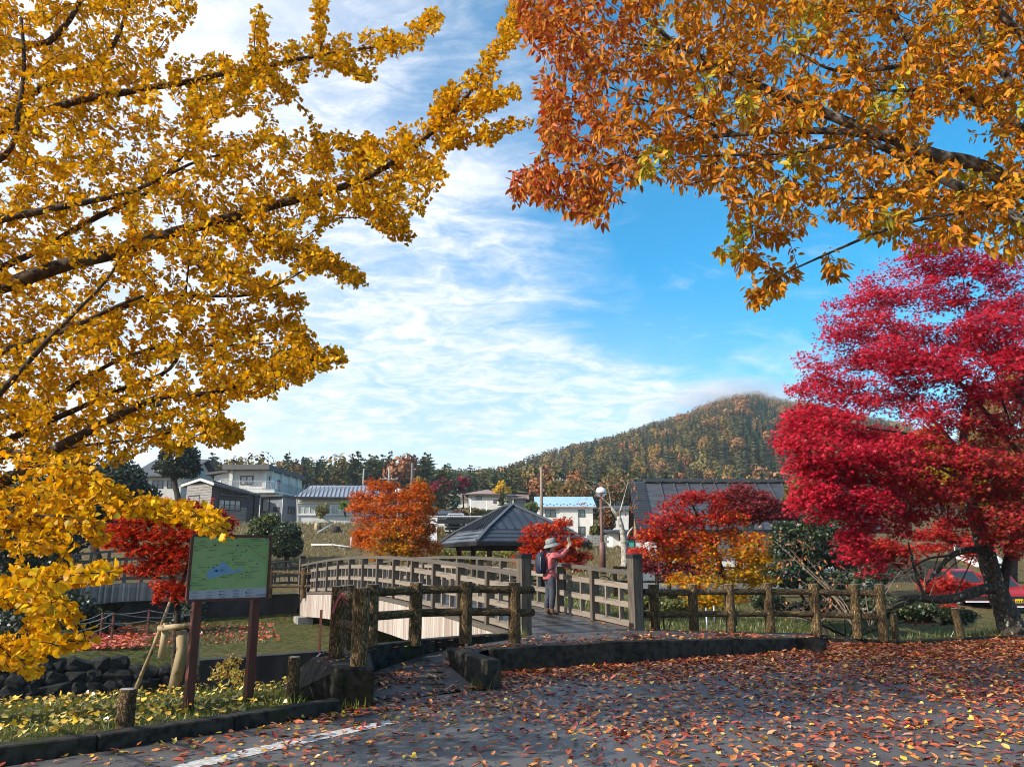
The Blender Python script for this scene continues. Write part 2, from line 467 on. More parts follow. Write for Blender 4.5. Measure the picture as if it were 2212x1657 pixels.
def in_region(polys, n, rng, holes=()):
    """targets inside pixel polygons (poly, Ymin, Ymax, weight)"""
    out = []
    for poly, y0, y1, wt in polys:
        a = np.array(poly, float); m = int(n*wt); lo, hi = a.min(0), a.max(0); got = []
        while sum(len(g) for g in got) < m:
            q = rng.uniform(lo, hi, (m*3, 2)); k = in_poly(poly, q[:, 0], q[:, 1])
            for hu, hv, ru, rv, pr in holes:
                k &= ~((((q[:, 0]-hu)/ru)**2 + ((q[:, 1]-hv)/rv)**2 < 1) & (rng.uniform(0, 1, len(q)) < pr))
            got.append(q[k])
        g = np.concatenate(got)[:m]; out.append(Pn(g[:, 0], g[:, 1], rng.uniform(y0, y1, m)))
    return np.concatenate(out)
def tube_targets(chain, n, rng, dy=.25):
    """targets beside a pixel polyline (u, v, Y, halfwidth)"""
    a = np.array(chain, float); seg = np.hypot(*(a[1:, :2] - a[:-1, :2]).T); cum = np.concatenate([[0], np.cumsum(seg)])
    t = rng.uniform(0, cum[-1], n); q = np.stack([np.interp(t, cum, a[:, k]) for k in range(4)], -1)
    an = rng.uniform(0, 2*np.pi, n); r = np.sqrt(rng.uniform(.1, 1, n))*q[:, 3]
    return Pn(q[:, 0] + np.cos(an)*r, q[:, 1] + np.sin(an)*r, q[:, 2] + rng.normal(0, dy, n))

LEAF = leaf_mat('autumn_leaf', .42, .012, .45)
LEAF_FALLEN = leaf_mat('fallen_leaf_surface', .12, .09, .33)
LEAF_GREEN = leaf_mat('green_leaf', .3, .05)
def padded_tree(name, label, cat, base, limbs, pads, ntar, leaf, size, per, palette, bark, rng, group=None, disc=.16, thick=.05,
                leafname='crown', tr=(.006, .0015), sag=.12, upb=.6, tilt=.45, names=None, lm=None, matname=None, loose=.15):
    """a tree whose leaves sit in flat pads round the twig ends"""
    t = thing(name, label, cat, base, group)
    limbs_obj(limbs, bark, t, 8, names or ['trunk'] + ['branch']*(len(limbs)-1))
    tg = in_pads(pads, ntar, rng); tw = grow(limbs, tg, rng, sag=sag, up=upb)
    twig_obj('twigs', tw, tr[0], tr[1], bark, t)
    ends = np.array([c[-1] for c in tw]); mids = np.array([c[-2] for c in tw])
    pos = np.repeat(np.concatenate([ends, mids]), per, 0); n = len(pos)
    a = rng.uniform(0, 2*np.pi, n); r = np.sqrt(rng.uniform(0, 1, n))*disc
    off = np.stack([np.cos(a)*r, np.sin(a)*r, rng.normal(0, thick, n) - .25*r], -1)
    pos = pos + off
    tip = norm(np.stack([np.cos(a), np.sin(a), -np.abs(rng.normal(.35, .35, n))], -1) + rng.normal(0, .35, (n, 3)))
    nor = np.array([0, 0, 1.]) + rng.normal(0, tilt, (n, 3))
    sz = size*rng.uniform(.65, 1.2, n); u, v = proj(pos)
    leaf_obj(leafname, leaf, pos, frames(tip, nor), sz, palette(rng, n, u, v, pos), lm or LEAF, t, 'stuff')
    return t
# ------------------------------------------------------------------ shared materials
M_ASPH = None
def asphalt():
    m = bpy.data.materials.new('wet_asphalt'); m.use_nodes = True; t = NT(m.node_tree)
    vec = t.new('ShaderNodeTexCoord').outputs['Object']
    b = t.new('ShaderNodeBsdfPrincipled')
    agg = t.noise(vec, 160, 2, .7); patch = t.noise(vec, .8, 5, .6); fine = t.noise(vec, 30, 4, .6)
    c = t.mix(t.smooth(agg, .38, .66), (.046, .044, .044), (.185, .176, .168))
    c = t.mix(t.m('MULTIPLY', t.smooth(patch, .4, .7), .55), c, (.050, .049, .050))
    t.put(b.inputs['Base Color'], c)
    wet = t.smooth(t.m('ADD', patch, t.m('MULTIPLY', fine, .12)), .42, .66)
    t.put(b.inputs['Roughness'], t.m('SUBTRACT', .72, t.m('MULTIPLY', wet, .36)))
    b.inputs['Specular IOR Level'].default_value = .45
    bn = t.new('ShaderNodeBump'); bn.inputs['Strength'].default_value = .55; bn.inputs['Distance'].default_value = .006
    t.put(bn.inputs['Height'], agg); t.put(b.inputs['Normal'], bn.outputs[0])
    t.t.links.new(b.outputs[0], t.new('ShaderNodeOutputMaterial').inputs[0]); return m
M_ASPH = asphalt()
M_PATH = mat('damp_path_asphalt', (.045, .045, .046), (.105, .1, .095), 90, 3, .62, .5, 150, c3=(.035, .034, .033), s3=1.1)
M_CONC = mat('mossy_concrete', (.010, .010, .009), (.046, .042, .036), 9, 7, .8, .9, 26, c3=(.026, .032, .012), s3=3.2, t3=(.54, .70), spec=.2)
M_CONCL = mat('pale_concrete', (.30, .29, .27), (.18, .175, .16), 3, 6, .9, .4, 20)
M_DCONC = mat('stained_shaded_concrete', (.014, .014, .015), (.038, .037, .036), 2.2, 7, .85, .5, 14, stretch=(1, 1, .25), c3=(.02, .022, .016), s3=.9)  # stain streaks, over a base darkened to carry the shade
M_STONE = mat('dark_shaded_stone', (.006, .006, .007), (.020, .020, .022), 7, 7, .8, 1.0, 16, c3=(.028, .032, .018), s3=2)  # near black because the shade on the bank is put into the colour
M_PAINT = mat('worn_white_paint', (.62, .62, .60), (.36, .36, .35), 22, 6, .6, .3, 70)
M_TILE = mat('worn_tactile_tile', (.125, .105, .075), (.07, .062, .05), 14, 5, .7, .4, 40)
def log_mat(name, c1, c2, stretch):
    m = bpy.data.materials.new(name); m.use_nodes = True; t = NT(m.node_tree)
    vec = t.new('ShaderNodeTexCoord').outputs['Object']; oi = t.new('ShaderNodeObjectInfo').outputs['Random']
    off = t.new('ShaderNodeCombineXYZ'); t.put(off.inputs[2], t.m('MULTIPLY', oi, 17.0))
    ad = t.new('ShaderNodeVectorMath', operation='ADD'); t.put(ad.inputs[0], vec); t.put(ad.inputs[1], off.outputs[0]); vec = ad.outputs[0]
    wob = t.noise(vec, 14, 4, .6)
    vs = t.mapping(vec, stretch)
    ad = t.new('ShaderNodeVectorMath', operation='ADD'); t.put(ad.inputs[0], vs)
    sc = t.new('ShaderNodeCombineXYZ'); t.put(sc.inputs[0], t.m('MULTIPLY', wob, .06)); t.put(sc.inputs[1], t.m('MULTIPLY', wob, .05)); t.put(sc.inputs[2], t.m('MULTIPLY', wob, .05)); t.put(ad.inputs[1], sc.outputs[0])
    vo = t.new('ShaderNodeTexVoronoi', feature='DISTANCE_TO_EDGE'); t.put(vo.inputs['Vector'], ad.outputs[0]); vo.inputs['Scale'].default_value = 44
    crack = t.smooth(vo.outputs[0], .0, .20); grain = t.noise(vs, 40, 5, .7); blot = t.noise(vec, 5, 4, .6)
    c = t.mix(t.smooth(grain, .35, .65), c1, c2); c = t.mix(t.smooth(blot, .5, .7), c, tuple(.55*a for a in c1)); c = t.mix(crack, tuple(.38*a for a in c1), c)
    h = t.new('ShaderNodeHueSaturation'); t.put(h.inputs['Color'], c); t.put(h.inputs['Value'], t.m('ADD', .82, t.m('MULTIPLY', t.m('FRACT', t.m('MULTIPLY', oi, 7.3)), .36)))
    b = t.new('ShaderNodeBsdfPrincipled'); t.put(b.inputs['Base Color'], h.outputs[0]); b.inputs['Roughness'].default_value = .8; b.inputs['Specular IOR Level'].default_value = .25
    bn = t.new('ShaderNodeBump'); bn.inputs['Strength'].default_value = 1; bn.inputs['Distance'].default_value = .02
    t.put(bn.inputs['Height'], t.m('ADD', crack, t.m('MULTIPLY', grain, .4))); t.put(b.inputs['Normal'], bn.outputs[0])
    t.t.links.new(b.outputs[0], t.new('ShaderNodeOutputMaterial').inputs[0]); return m
M_LOG = log_mat('bark_textured_concrete', (.19, .115, .048), (.34, .225, .105), (1, 1, .2))
M_RAIL = log_mat('bark_textured_concrete_rail', (.15, .095, .042), (.28, .19, .09), (1, 1, .16))
M_PILLAR = mat('weathered_pillar_timber', (.135, .108, .082), (.055, .044, .034), 5, 6, .82, .4, 12, stretch=(7, 7, .5))
M_LOGTOP = mat('pale_log_end', (.42, .40, .36), (.27, .25, .22), 30, 4, .8)
M_WOOD = mat('weathered_grey_timber', (.27, .225, .18), (.15, .118, .09), 4, 6, .82, .4, 12, stretch=(.6, 9, 9), rnd=.2, c3=(.12, .098, .08), s3=2.2, t3=(.52, .66))
M_WOODV = mat('weathered_grey_timber_post', (.145, .115, .088), (.06, .047, .037), 4, 6, .82, .4, 12, stretch=(.6, 9, 9), rnd=.18)
M_CAP = mat('weathered_handrail', (.125, .105, .085), (.062, .052, .042), 3, 6, .8, .4, 12, stretch=(.6, 9, 9), rnd=.12)
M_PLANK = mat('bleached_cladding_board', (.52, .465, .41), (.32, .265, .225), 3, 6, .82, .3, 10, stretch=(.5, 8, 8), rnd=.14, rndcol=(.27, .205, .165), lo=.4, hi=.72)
M_DECK = mat('wet_dark_deck_board', (.05, .046, .044), (.10, .092, .085), 4, 5, .38, .3, 12, stretch=(.6, 8, 8), rnd=.2, spec=.5)
M_BLACK = mat('dark_metal_cap', (.012, .012, .013), (.02, .02, .021), 8, 3, .5, spec=.4)
M_GALV = mat('galvanised_steel', (.45, .46, .48), (.33, .34, .36), 8, 4, .45, metal=.6)
M_RUST = mat('rust_brown_painted_steel', (.085, .022, .014), (.13, .038, .024), 9, 5, .55, .2, 40)
M_STAKE = mat('peeled_log_stake', (.42, .33, .19), (.24, .16, .075), 5, 6, .8, .5, 16, stretch=(1, 1, .2), c3=(.10, .065, .035), s3=4, t3=(.5, .6))
M_BARK = mat('dark_bark', (.016, .012, .010), (.06, .044, .032), 16, 6, .9, .9, 30)
M_BARK_G = mat('ginkgo_bark', (.026, .015, .008), (.085, .05, .028), 14, 6, .9, .9, 26, c3=(.12, .10, .07), s3=6, t3=(.58, .68))
M_BARK_L = mat('lichen_bark', (.022, .017, .013), (.085, .066, .05), 12, 7, .9, .9, 24, c3=(.46, .47, .36), s3=9, t3=(.6, .66))
M_BARK_Z = mat('grey_patched_bark', (.03, .022, .016), (.16, .13, .10), 10, 7, .85, .9, 28, c3=(.34, .30, .25), s3=6, t3=(.52, .62))
M_BARE = mat('bare_twig_bark', (.16, .115, .085), (.27, .21, .16), 12, 4, .9)
M_WHITEBARK = mat('pale_bark', (.52, .47, .41), (.25, .22, .18), 9, 6, .9, .4, 24, c3=(.16, .15, .11), s3=4)

# ------------------------------------------------------------------ terrain
AX = np.array([-.447, .894]); B0 = np.array([1.2, 13.8])     # foot bridge axis and its near end
def sst(x, lo, hi):
    t = np.clip((x - lo)/(hi - lo), 0, 1); return t*t*(3 - 2*t)
HILL_U = np.array([880, 1060, 1100, 1150, 1200, 1260, 1330, 1400, 1480, 1540, 1590, 1640, 1690, 1760, 1850, 1980, 2200, 2600])
HILL_V = np.array([1040, 1034, 1026, 1000, 984, 968, 950, 926, 902, 876, 860, 856, 872, 880, 905, 930, 960, 1010])
_hr = [ray(u, v) for u, v in zip(HILL_U, HILL_V)]
HILL_T = np.array([r.x/r.y for r in _hr]); HILL_E = np.array([r.z/r.y for r in _hr])
def hill_height(x, y):
    t = x/np.maximum(y, 1); e = np.interp(t, HILL_T, HILL_E)
    crest = 430 + 120*np.clip((t - .0)/.35, 0, 1)
    f0 = 215.0
    k = np.clip((y - f0)/(crest - f0), 0, 1.6)
    up = np.where(k < 1, k**.85, 1 - .35*(k - 1))
    g = 15.5
    hz = g + (e*crest + CAMZ - 3 - g)*up
    return np.where((t > -.14) & (y > f0), np.maximum(hz, g), -99)
def far_height(x, y):
    b = np.interp(y, [0, 33, 40, 47, 58, 63, 80, 100, 140, 185, 215, 280, 2500], [.3, .3, .55, 1.6, 4.0, 4.3, 4.5, 5.0, 10.6, 14, 15.5, 22, 40])
    r = np.interp(y, [0, 33, 40, 47, 58, 63, 80, 100, 140, 185, 215, 280, 2500], [.3, .3, .5, 1.0, 2.2, 2.45, 3.0, 4.1, 10.2, 14, 15.5, 22, 40])
    k = sst(x/np.maximum(y, 1), -.13, .02); b = b*(1-k) + r*k
    # the slope below the left houses is steeper and starts further back than the flat by the pavilion
    return b
def height(x, y):
    x = np.asarray(x, float); y = np.asarray(y, float)
    s = (x - B0[0])*AX[0] + (y - B0[1])*AX[1]; t = (x - B0[0])*AX[1] - (y - B0[1])*AX[0]
    L = np.interp(s, [-3, -1.15, -.6, .2, 10.3, 10.6, 16.5, 18.2, 22], [.03, .03, -.4, -2.4, -2.4, -.62, -.6, .22, .3])
    Rr = np.interp(s, [-3, -.35, .6, 4, 7, 11, 15, 22], [-.03, -.03, -.45, -1.15, -1.05, -.35, .2, .3])
    k = sst(t, -1.0, 4.5)
    ch = L*(1-k) + Rr*k
    fr = far_height(x, y)
    z = np.where(s < 17, ch, np.maximum(ch, fr)*1.0)
    z = np.where(s >= 22, fr, z)
    bl = sst(s, 17, 22); z = np.where(s > 17, ch*(1-bl) + fr*bl, ch)
    z = np.maximum(z, hill_height(x, y))
    # the car park lies on top of the sheet
    lot = (s < -1.2) & (t > -5) & (y < 17.5)
    lot2 = y < 8.0 + 0.0*x
    z = np.where(((s < -1.25) & (t > -3.4)) | in_poly(LOTXY, x, y), np.minimum(z, -.07), z)
    return z
LOTXY = [(-14.5, -6), (40, -6), (40, 17.2), (9, 16.2), (5.75, 15.6), (2.2, 14.2), (.2, 13.1), (-1.0, 11.95), (-1.9, 10.5), (-1.72, 9.1), (-2.35, 8.62), (-3.6, 7.85), (-5.02, 6.72), (-14.6, 2.1)]
def axis(lo, hi, near, far, a, b):
    """grid lines: step near inside [a, b], growing outside"""
    q = list(np.arange(a, b + 1e-6, near)); st = near
    while q[-1] < hi: st = min(st*1.16, far); q.append(q[-1] + st)
    st = near
    while q[0] > lo: st = min(st*1.16, far); q.insert(0, q[0] - st)
    return np.array(q)
def terrain():
    xs = axis(-1000, 1000, .3, 60, -14, 14); ys = axis(-60, 1100, .3, 60, 5, 36)
    gx, gy = np.meshgrid(xs, ys); gz = height(gx, gy)
    n = RNG.normal(0, 1, gz.shape); gz = gz + np.where(gy < 60, .012, .1)*n*(gy > 9)
    co = np.stack([gx, gy, gz], -1).reshape(-1, 3); w_, h_ = len(xs), len(ys)
    i = np.arange(w_*h_).reshape(h_, w_)
    f = np.stack([i[:-1, :-1], i[:-1, 1:], i[1:, 1:], i[1:, :-1]], -1).reshape(-1, 4)
    me = np_mesh('ground', co, f, 4, smooth=True)
    m = bpy.data.materials.new('grassy_soil'); m.use_nodes = True; t = NT(m.node_tree)
    vec = t.new('ShaderNodeTexCoord').outputs['Object']
    b = t.new('ShaderNodeBsdfPrincipled'); b.inputs['Roughness'].default_value = .95; b.inputs['Specular IOR Level'].default_value = .1
    n1 = t.noise(vec, .35, 6, .62); n2 = t.noise(vec, 7, 6, .7); n3 = t.noise(vec, 2.2, 5, .6)
    g = t.mix(t.smooth(n2, .35, .66), (.030, .038, .010), (.095, .095, .028))
    br = t.mix(t.smooth(n2, .35, .66), (.055, .040, .016), (.20, .150, .066))
    sx = t.new('ShaderNodeSeparateXYZ'); t.put(sx.inputs[0], vec)
    dry = t.smooth(sx.outputs[1], 24, 44)                      # the bank below the houses is dry grass
    k = t.m('ADD', t.m('MULTIPLY', dry, .42), t.m('ADD', t.m('MULTIPLY', n1, .6), t.m('MULTIPLY', n3, .5)))
    c = t.mix(t.smooth(k, .50, .82), g, br)
    c = t.mix(t.smooth(n3, .55, .72), c, (.045, .034, .018))
    c = t.mix(t.smooth(sx.outputs[1], 120, 160), c, t.mix(t.smooth(n1, .4, .6), (.028, .032, .014), (.05, .042, .02)))   # forest floor
    t.put(b.inputs['Base Color'], c)
    bn = t.new('ShaderNodeBump'); bn.inputs['Strength'].default_value = .9; bn.inputs['Distance'].default_value = .06
    t.put(bn.inputs['Height'], n2); t.put(b.inputs['Normal'], bn.outputs[0])
    t.t.links.new(b.outputs[0], t.new('ShaderNodeOutputMaterial').inputs[0])
    o = link('ground', me, None, m); o['kind'] = 'structure'
    return o
terrain()

# ------------------------------------------------------------------ car park, path, kerbs
def z0(u, v, z=0.0): return G(u, v, z)
kerb_line = [V(-14.5, 2.2, 0), z0(0, 1657), z0(200, 1626), z0(420, 1592), z0(620, 1560), z0(735, 1540)]
blk = z0(805, 1527)
Wp = [V(-.45, 10.3, .0), V(-.92, 11.3, .18), V(-.35, 11.8, .30), V(1.6, 12.8, .30), V(3.6, 13.8, .24), V(5.6, 14.85, .15)]
Kp = [V(-1.72, 9.15, .0), V(-1.9, 10.6, .12), V(-1.0, 12.05, .30), V(.2, 13.2, .37), V(2.2, 14.25, .36), V(5.75, 15.65, .16)]
lot = [V(-14.5, -6, 0), V(40, -6, 0), V(40, 20, 0), z0(2400, 1367), z0(2212, 1375), z0(1930, 1392), V(5.75, 15.65, 0), V(5.6, 14.8, 0), V(3.6, 13.7, 0), V(1.6, 12.7, 0),
       V(-.35, 11.7, 0), V(-.45, 10.2, 0), V(-1.72, 9.2, 0)] + [k for k in kerb_line[::-1]]
mb = MB(); mb.add(lot, [tuple(range(len(lot)))])
o = mb.build('parking_lot', M_ASPH); o['kind'] = 'structure'
bm = bmesh.new(); bm.from_mesh(o.data); bmesh.ops.triangulate(bm, faces=bm.faces[:]); bm.to_mesh(o.data); bm.free()
mb = MB()
for i in range(5):
    N = 4
    for k in range(N):
        a, b = k/N, (k+1)/N
        mb.quad(Wp[i].lerp(Kp[i], a) + V(0, 0, .006), Wp[i+1].lerp(Kp[i+1], a) + V(0, 0, .006), Wp[i+1].lerp(Kp[i+1], b) + V(0, 0, .006), Wp[i].lerp(Kp[i], b) + V(0, 0, .006))
o = mb.build('path', M_PATH); o['kind'] = 'structure'
# white parking line
mb = MB()
ln = [(z0(250, 1688), z0(295, 1700)), (z0(400, 1648), z0(436, 1657)), (z0(560, 1612), z0(590, 1621)), (z0(650, 1593), z0(676, 1602)), (z0(760, 1571), z0(782, 1578)), (z0(845, 1554), z0(866, 1560))]
for (a, b), (c, d_) in zip(ln[:-1], ln[1:]):
    up = V(0, 0, .004); mb.quad(a + up, b + up, d_ + up, c + up)
o = mb.build('parking_line', M_PAINT); o['kind'] = 'structure'

def wall_run(name, pts_top, width, depth, m, parent, side=1, cap=None):
    """strip wall: top centre line given, each stretch one block"""
    for a, b in zip(pts_top[:-1], pts_top[1:]):
        d = (b - a); n = V(d.y, -d.x, 0).normalized()*width/2*side
        lo = [a + n, b + n, b - n, a - n]
        lo = [V(p.x, p.y, p.z - depth) for p in lo]; hi = [a + n, b + n, b - n, a - n]
        if (lo[1]-lo[0]).cross(lo[3]-lo[0]).z < 0: lo.reverse(); hi.reverse()
        g = .004*d.normalized()
        MB().hexa(lo, hi).build(name, m, parent, bevel=.012)
# kerb along the grass
t = thing('kerb', 'low black mossy kerb along the leaf covered grass strip', 'kerb', kerb_line[1])
kp = interp(kerb_line, 1, 1.15)[0]
kp = [V(*q) + V(-.055, .1, .13) for q in kp]
wall_run('kerb_stone', kp, .17, .2, M_CONC, t)
# ramp wall with its end block
t = thing('retaining_wall', 'long low black retaining wall along the front of the ramp', 'wall', Wp[2])
wt = [V(p.x, p.y, p.z + .035) for p in (Wp[2] + V(.05, -.09, 0), Wp[3] + V(.05, -.09, 0), Wp[4] + V(.05, -.09, 0), Wp[5] + V(.04, -.09, 0))]
wall_run('wall_block', wt, .19, .5, M_CONC, t)
a, b = z0(1015, 1487), z0(1066, 1492)
t = thing('concrete_block', 'mossy square end wall standing at the right of the path mouth', 'block', V(-.5, 10.6, 0))
p0, p1 = V(-.33, 10.22, 0), V(-.93, 11.42, 0)
dn = V(.62, .30, 0).normalized()*.21
MB().hexa([p0 + V(-.03, -.05, -.05), p0 + dn*1.25 + V(-.02, -.05, -.05), p1 + dn*1.2 + V(0, 0, -.05), p1 + V(-.04, 0, -.05)],
          [p0 + V(.02, .02, .35), p0 + dn + V(0, .04, .35), p1 + dn + V(0, 0, .37), p1 + V(0, 0, .37)]).build('block_body', M_CONC, t, bevel=.02)
t = thing('kerb_end', 'short stub of kerb among leaves at right end of the ramp wall', 'kerb', V(5.8, 14.7, 0))
a, b = P(1722, 1381, 14.75), P(1772, 1382, 14.0)
MB().bar(a + V(0, 0, -.1), b + V(0, 0, -.08), .16, .26).build('kerb_stone', M_CONC, t, bevel=.015)
# kerb carrying the near log fence, and the big block at its left end
t = thing('fence_kerb', 'curved black concrete kerb that carries the near log fence', 'kerb', V(-1, 12, 0))
FK = [V(-1.98, 10.0, .45), V(-2.08, 10.5, .45), V(-1.88, 11.1, .45), V(-1.35, 11.75, .45), V(-.62, 12.4, .45), V(.05, 13.02, .43)]
wall_run('kerb_stone', smooth_line(FK, 1), .2, .75, M_CONC, t)
t = thing('concrete_block', 'big black battered concrete block carrying two log posts', 'block', V(-2, 9.3, 0))
T_ = [z0(737, 1441, .45), z0(808, 1443, .45), V(-1.78, 10.2, .45), z0(672, 1418, .45)]
B_ = [z0(728, 1530, -.02), z0(806, 1531, -.02), V(-1.74, 10.35, -.05), V(-3.3, 10.5, -.3)]
MB().hexa(B_, T_).build('block_body', M_CONC, t, bevel=.025)
# kerb under the right fence and on along the lot edge
t = thing('fence_kerb', 'long low dark kerb under the right log fence and on to the tree', 'kerb', V(5, 15.3, 0))
RK = [V(2.35, 14.32, .36), V(4.0, 14.95, .27), V(5.75, 15.70, .17), P(1912, 1383, 15.65), z0(1940, 1384, .06), z0(2212, 1371, .05), z0(2500, 1362, .05), z0(3000, 1358, .05)]
wall_run('kerb_stone', RK, .17, .35, M_CONC, t)
# tactile tiles on the path
t = thing('tactile_paving', 'worn strip of tactile paving tiles in the path mouth', 'paving', V(-1.3, 10.6, 0))
for i in range(5):
    for j in range(2):
        f = i/5 + .1
        base = V(-1.12, 9.95, .012).lerp(V(-1.28, 11.35, .185), f) + V(.32*j - .16, .03*j, 0)
        base.z = .014 + .19*max(0, (base.y - 10.0)/1.5)
        tl = MB(); tl.box(base, .29, .26, .012, .1)
        for k in range(4): tl.box(base + V(-.11 + .073*k, 0, .008), .03, .22, .008, .1)
        tl.build('tile', M_TILE, t)

# ------------------------------------------------------------------ walls of the stream
t = thing('stone_wall', 'dark rough stone wall on far bank of the stream', 'stone wall', V(-9, 16, -1.5))
def s_pt(s, tt, z):  # bridge coordinates
    return V(B0[0] + AX[0]*s + AX[1]*tt, B0[1] + AX[1]*s - AX[0]*tt, z)
tops = [(-21, -1.0), (-17, -.75), (-14.8, -.5), (-13.2, -.36), (-11.8, -.34), (-10.6, -.40), (-9.6, -.48), (-8.3, -.62), (-7.0, -.80), (-5.5, -1.05)]
wallp = [(a, b) for a, b in tops]
# courses of rough stones, each its own piece
rs = np.random.default_rng(5); nst = 0
stone_meshes = []
for k in range(6):
    bm = bmesh.new(); bmesh.ops.create_icosphere(bm, subdivisions=2, radius=1)
    for vv in bm.verts:
        q = vv.co; vv.co = Vector((math.copysign(abs(q.x)**.7, q.x), math.copysign(abs(q.y)**.8, q.y), math.copysign(abs(q.z)**.7, q.z)))*rs.uniform(.74, 1.12)
    me = bpy.data.meshes.new('stone'); bm.to_mesh(me); bm.free(); me.materials.append(M_STONE); stone_meshes.append(me)
row = 0; z = -2.35
while z < -.4:
    hgt = .24
    tt = -21 + rs.uniform(0, .3)
    while tt < -5.5:
        wd = rs.uniform(.24, .62); top = np.interp(tt, [a for a, b in wallp], [b for a, b in wallp])
        if z + hgt*.5 < top + .04:
            p = s_pt(8.95 + (z + 2.3)*.22, tt + wd/2, z + hgt/2)
            M = Matrix.Translation(p) @ Matrix.Rotation(math.atan2(AX[0]*-1, AX[1]) + rs.uniform(-.1, .1), 4, 'Z') @ Matrix.Rotation(rs.uniform(-.3, .3), 4, 'Y') @ Matrix.Diagonal((wd*.66, .2*rs.uniform(.7, 1.0), hgt*.76, 1))
            if nst < 299: inst('stone', stone_meshes[rs.integers(6)], t, M)
            nst += 1
        tt += wd
    z += hgt
bk = MB()
for (a, za), (b, zb) in zip(wallp[:-1], wallp[1:]):
    bk.hexa([s_pt(9.0, a, -2.5), s_pt(9.0, b, -2.5), s_pt(9.9, b, -2.5), s_pt(9.9, a, -2.5)], [s_pt(9.35, a, za - .05), s_pt(9.35, b, zb - .05), s_pt(9.95, b, zb - .02), s_pt(9.95, a, za - .02)])
bk.build('mortar', M_STONE, t)
t = thing('channel_wall', 'dark mossy concrete wall with a ledge beyond the near grass', 'wall', s_pt(7.6, -6, -1))
MB().hexa([s_pt(7.8, -5.7, -2.4), s_pt(7.8, -2.4, -2.4), s_pt(8.2, -2.4, -2.4), s_pt(8.2, -5.7, -2.4)], [s_pt(7.8, -5.7, -.66), s_pt(7.8, -2.4, -.6), s_pt(8.2, -2.4, -.6), s_pt(8.2, -5.7, -.66)]).build('wall_face', M_DCONC, t)
MB().hexa([s_pt(7.4, -5.7, -2.4), s_pt(7.4, -2.4, -2.4), s_pt(7.79, -2.4, -2.4), s_pt(7.79, -5.7, -2.4)], [s_pt(7.4, -5.7, -1.42), s_pt(7.4, -2.4, -1.36), s_pt(7.79, -2.4, -1.36), s_pt(7.79, -5.7, -1.42)]).build('ledge', M_DCONC, t)
# bank fill between the channel wall and the terrace
mb = MB(); mb.quad(s_pt(8.1, -5.7, -.68), s_pt(8.1, -1.0, -.63), s_pt(10.9, -1.0, -.6), s_pt(10.9, -5.7, -.6))
for (a, za), (b, zb) in zip(wallp[:-1], wallp[1:]): mb.quad(s_pt(9.5, a, za - .03), s_pt(9.5, b, zb - .03), s_pt(11.0, b, -.59), s_pt(11.0, a, -.59))
o = mb.build('bank', bpy.data.materials['grassy_soil']); o['kind'] = 'structure'
# abutment of the bridge's far end
t = thing('abutment_wall', 'dark stained concrete abutment wall at the far bridge end', 'wall', s_pt(17.4, -4, -.6))
MB().hexa([s_pt(16.9, -7.8, -.9), s_pt(17.1, -1.3, -.9), s_pt(17.5, -1.3, -.9), s_pt(17.4, -7.8, -.9)], [s_pt(16.95, -6.6, .33), s_pt(17.1, -1.3, .36), s_pt(17.5, -1.3, .36), s_pt(17.4, -6.6, .33)]).build('wall_face', M_DCONC, t)
MB().box(s_pt(16.3, -1.25, -.75), .5, .8, .75, .46).build('bearing_block', M_CONCL, t)
# light wall of the lane beyond the stream on the right
t = thing('lane_wall', 'low white concrete wall behind the far log fence', 'wall', P(1500, 1268, 33))
a, b = P(1362, 1268, 31), P(1900, 1272, 36)
MB().bar(V(a.x, a.y, .72), V(b.x, b.y, .72), .2, .85).build('wall_face', mat('whitewashed_concrete', (.62, .61, .58), (.48, .47, .44), 2, 5, .85, .2, 12), t)
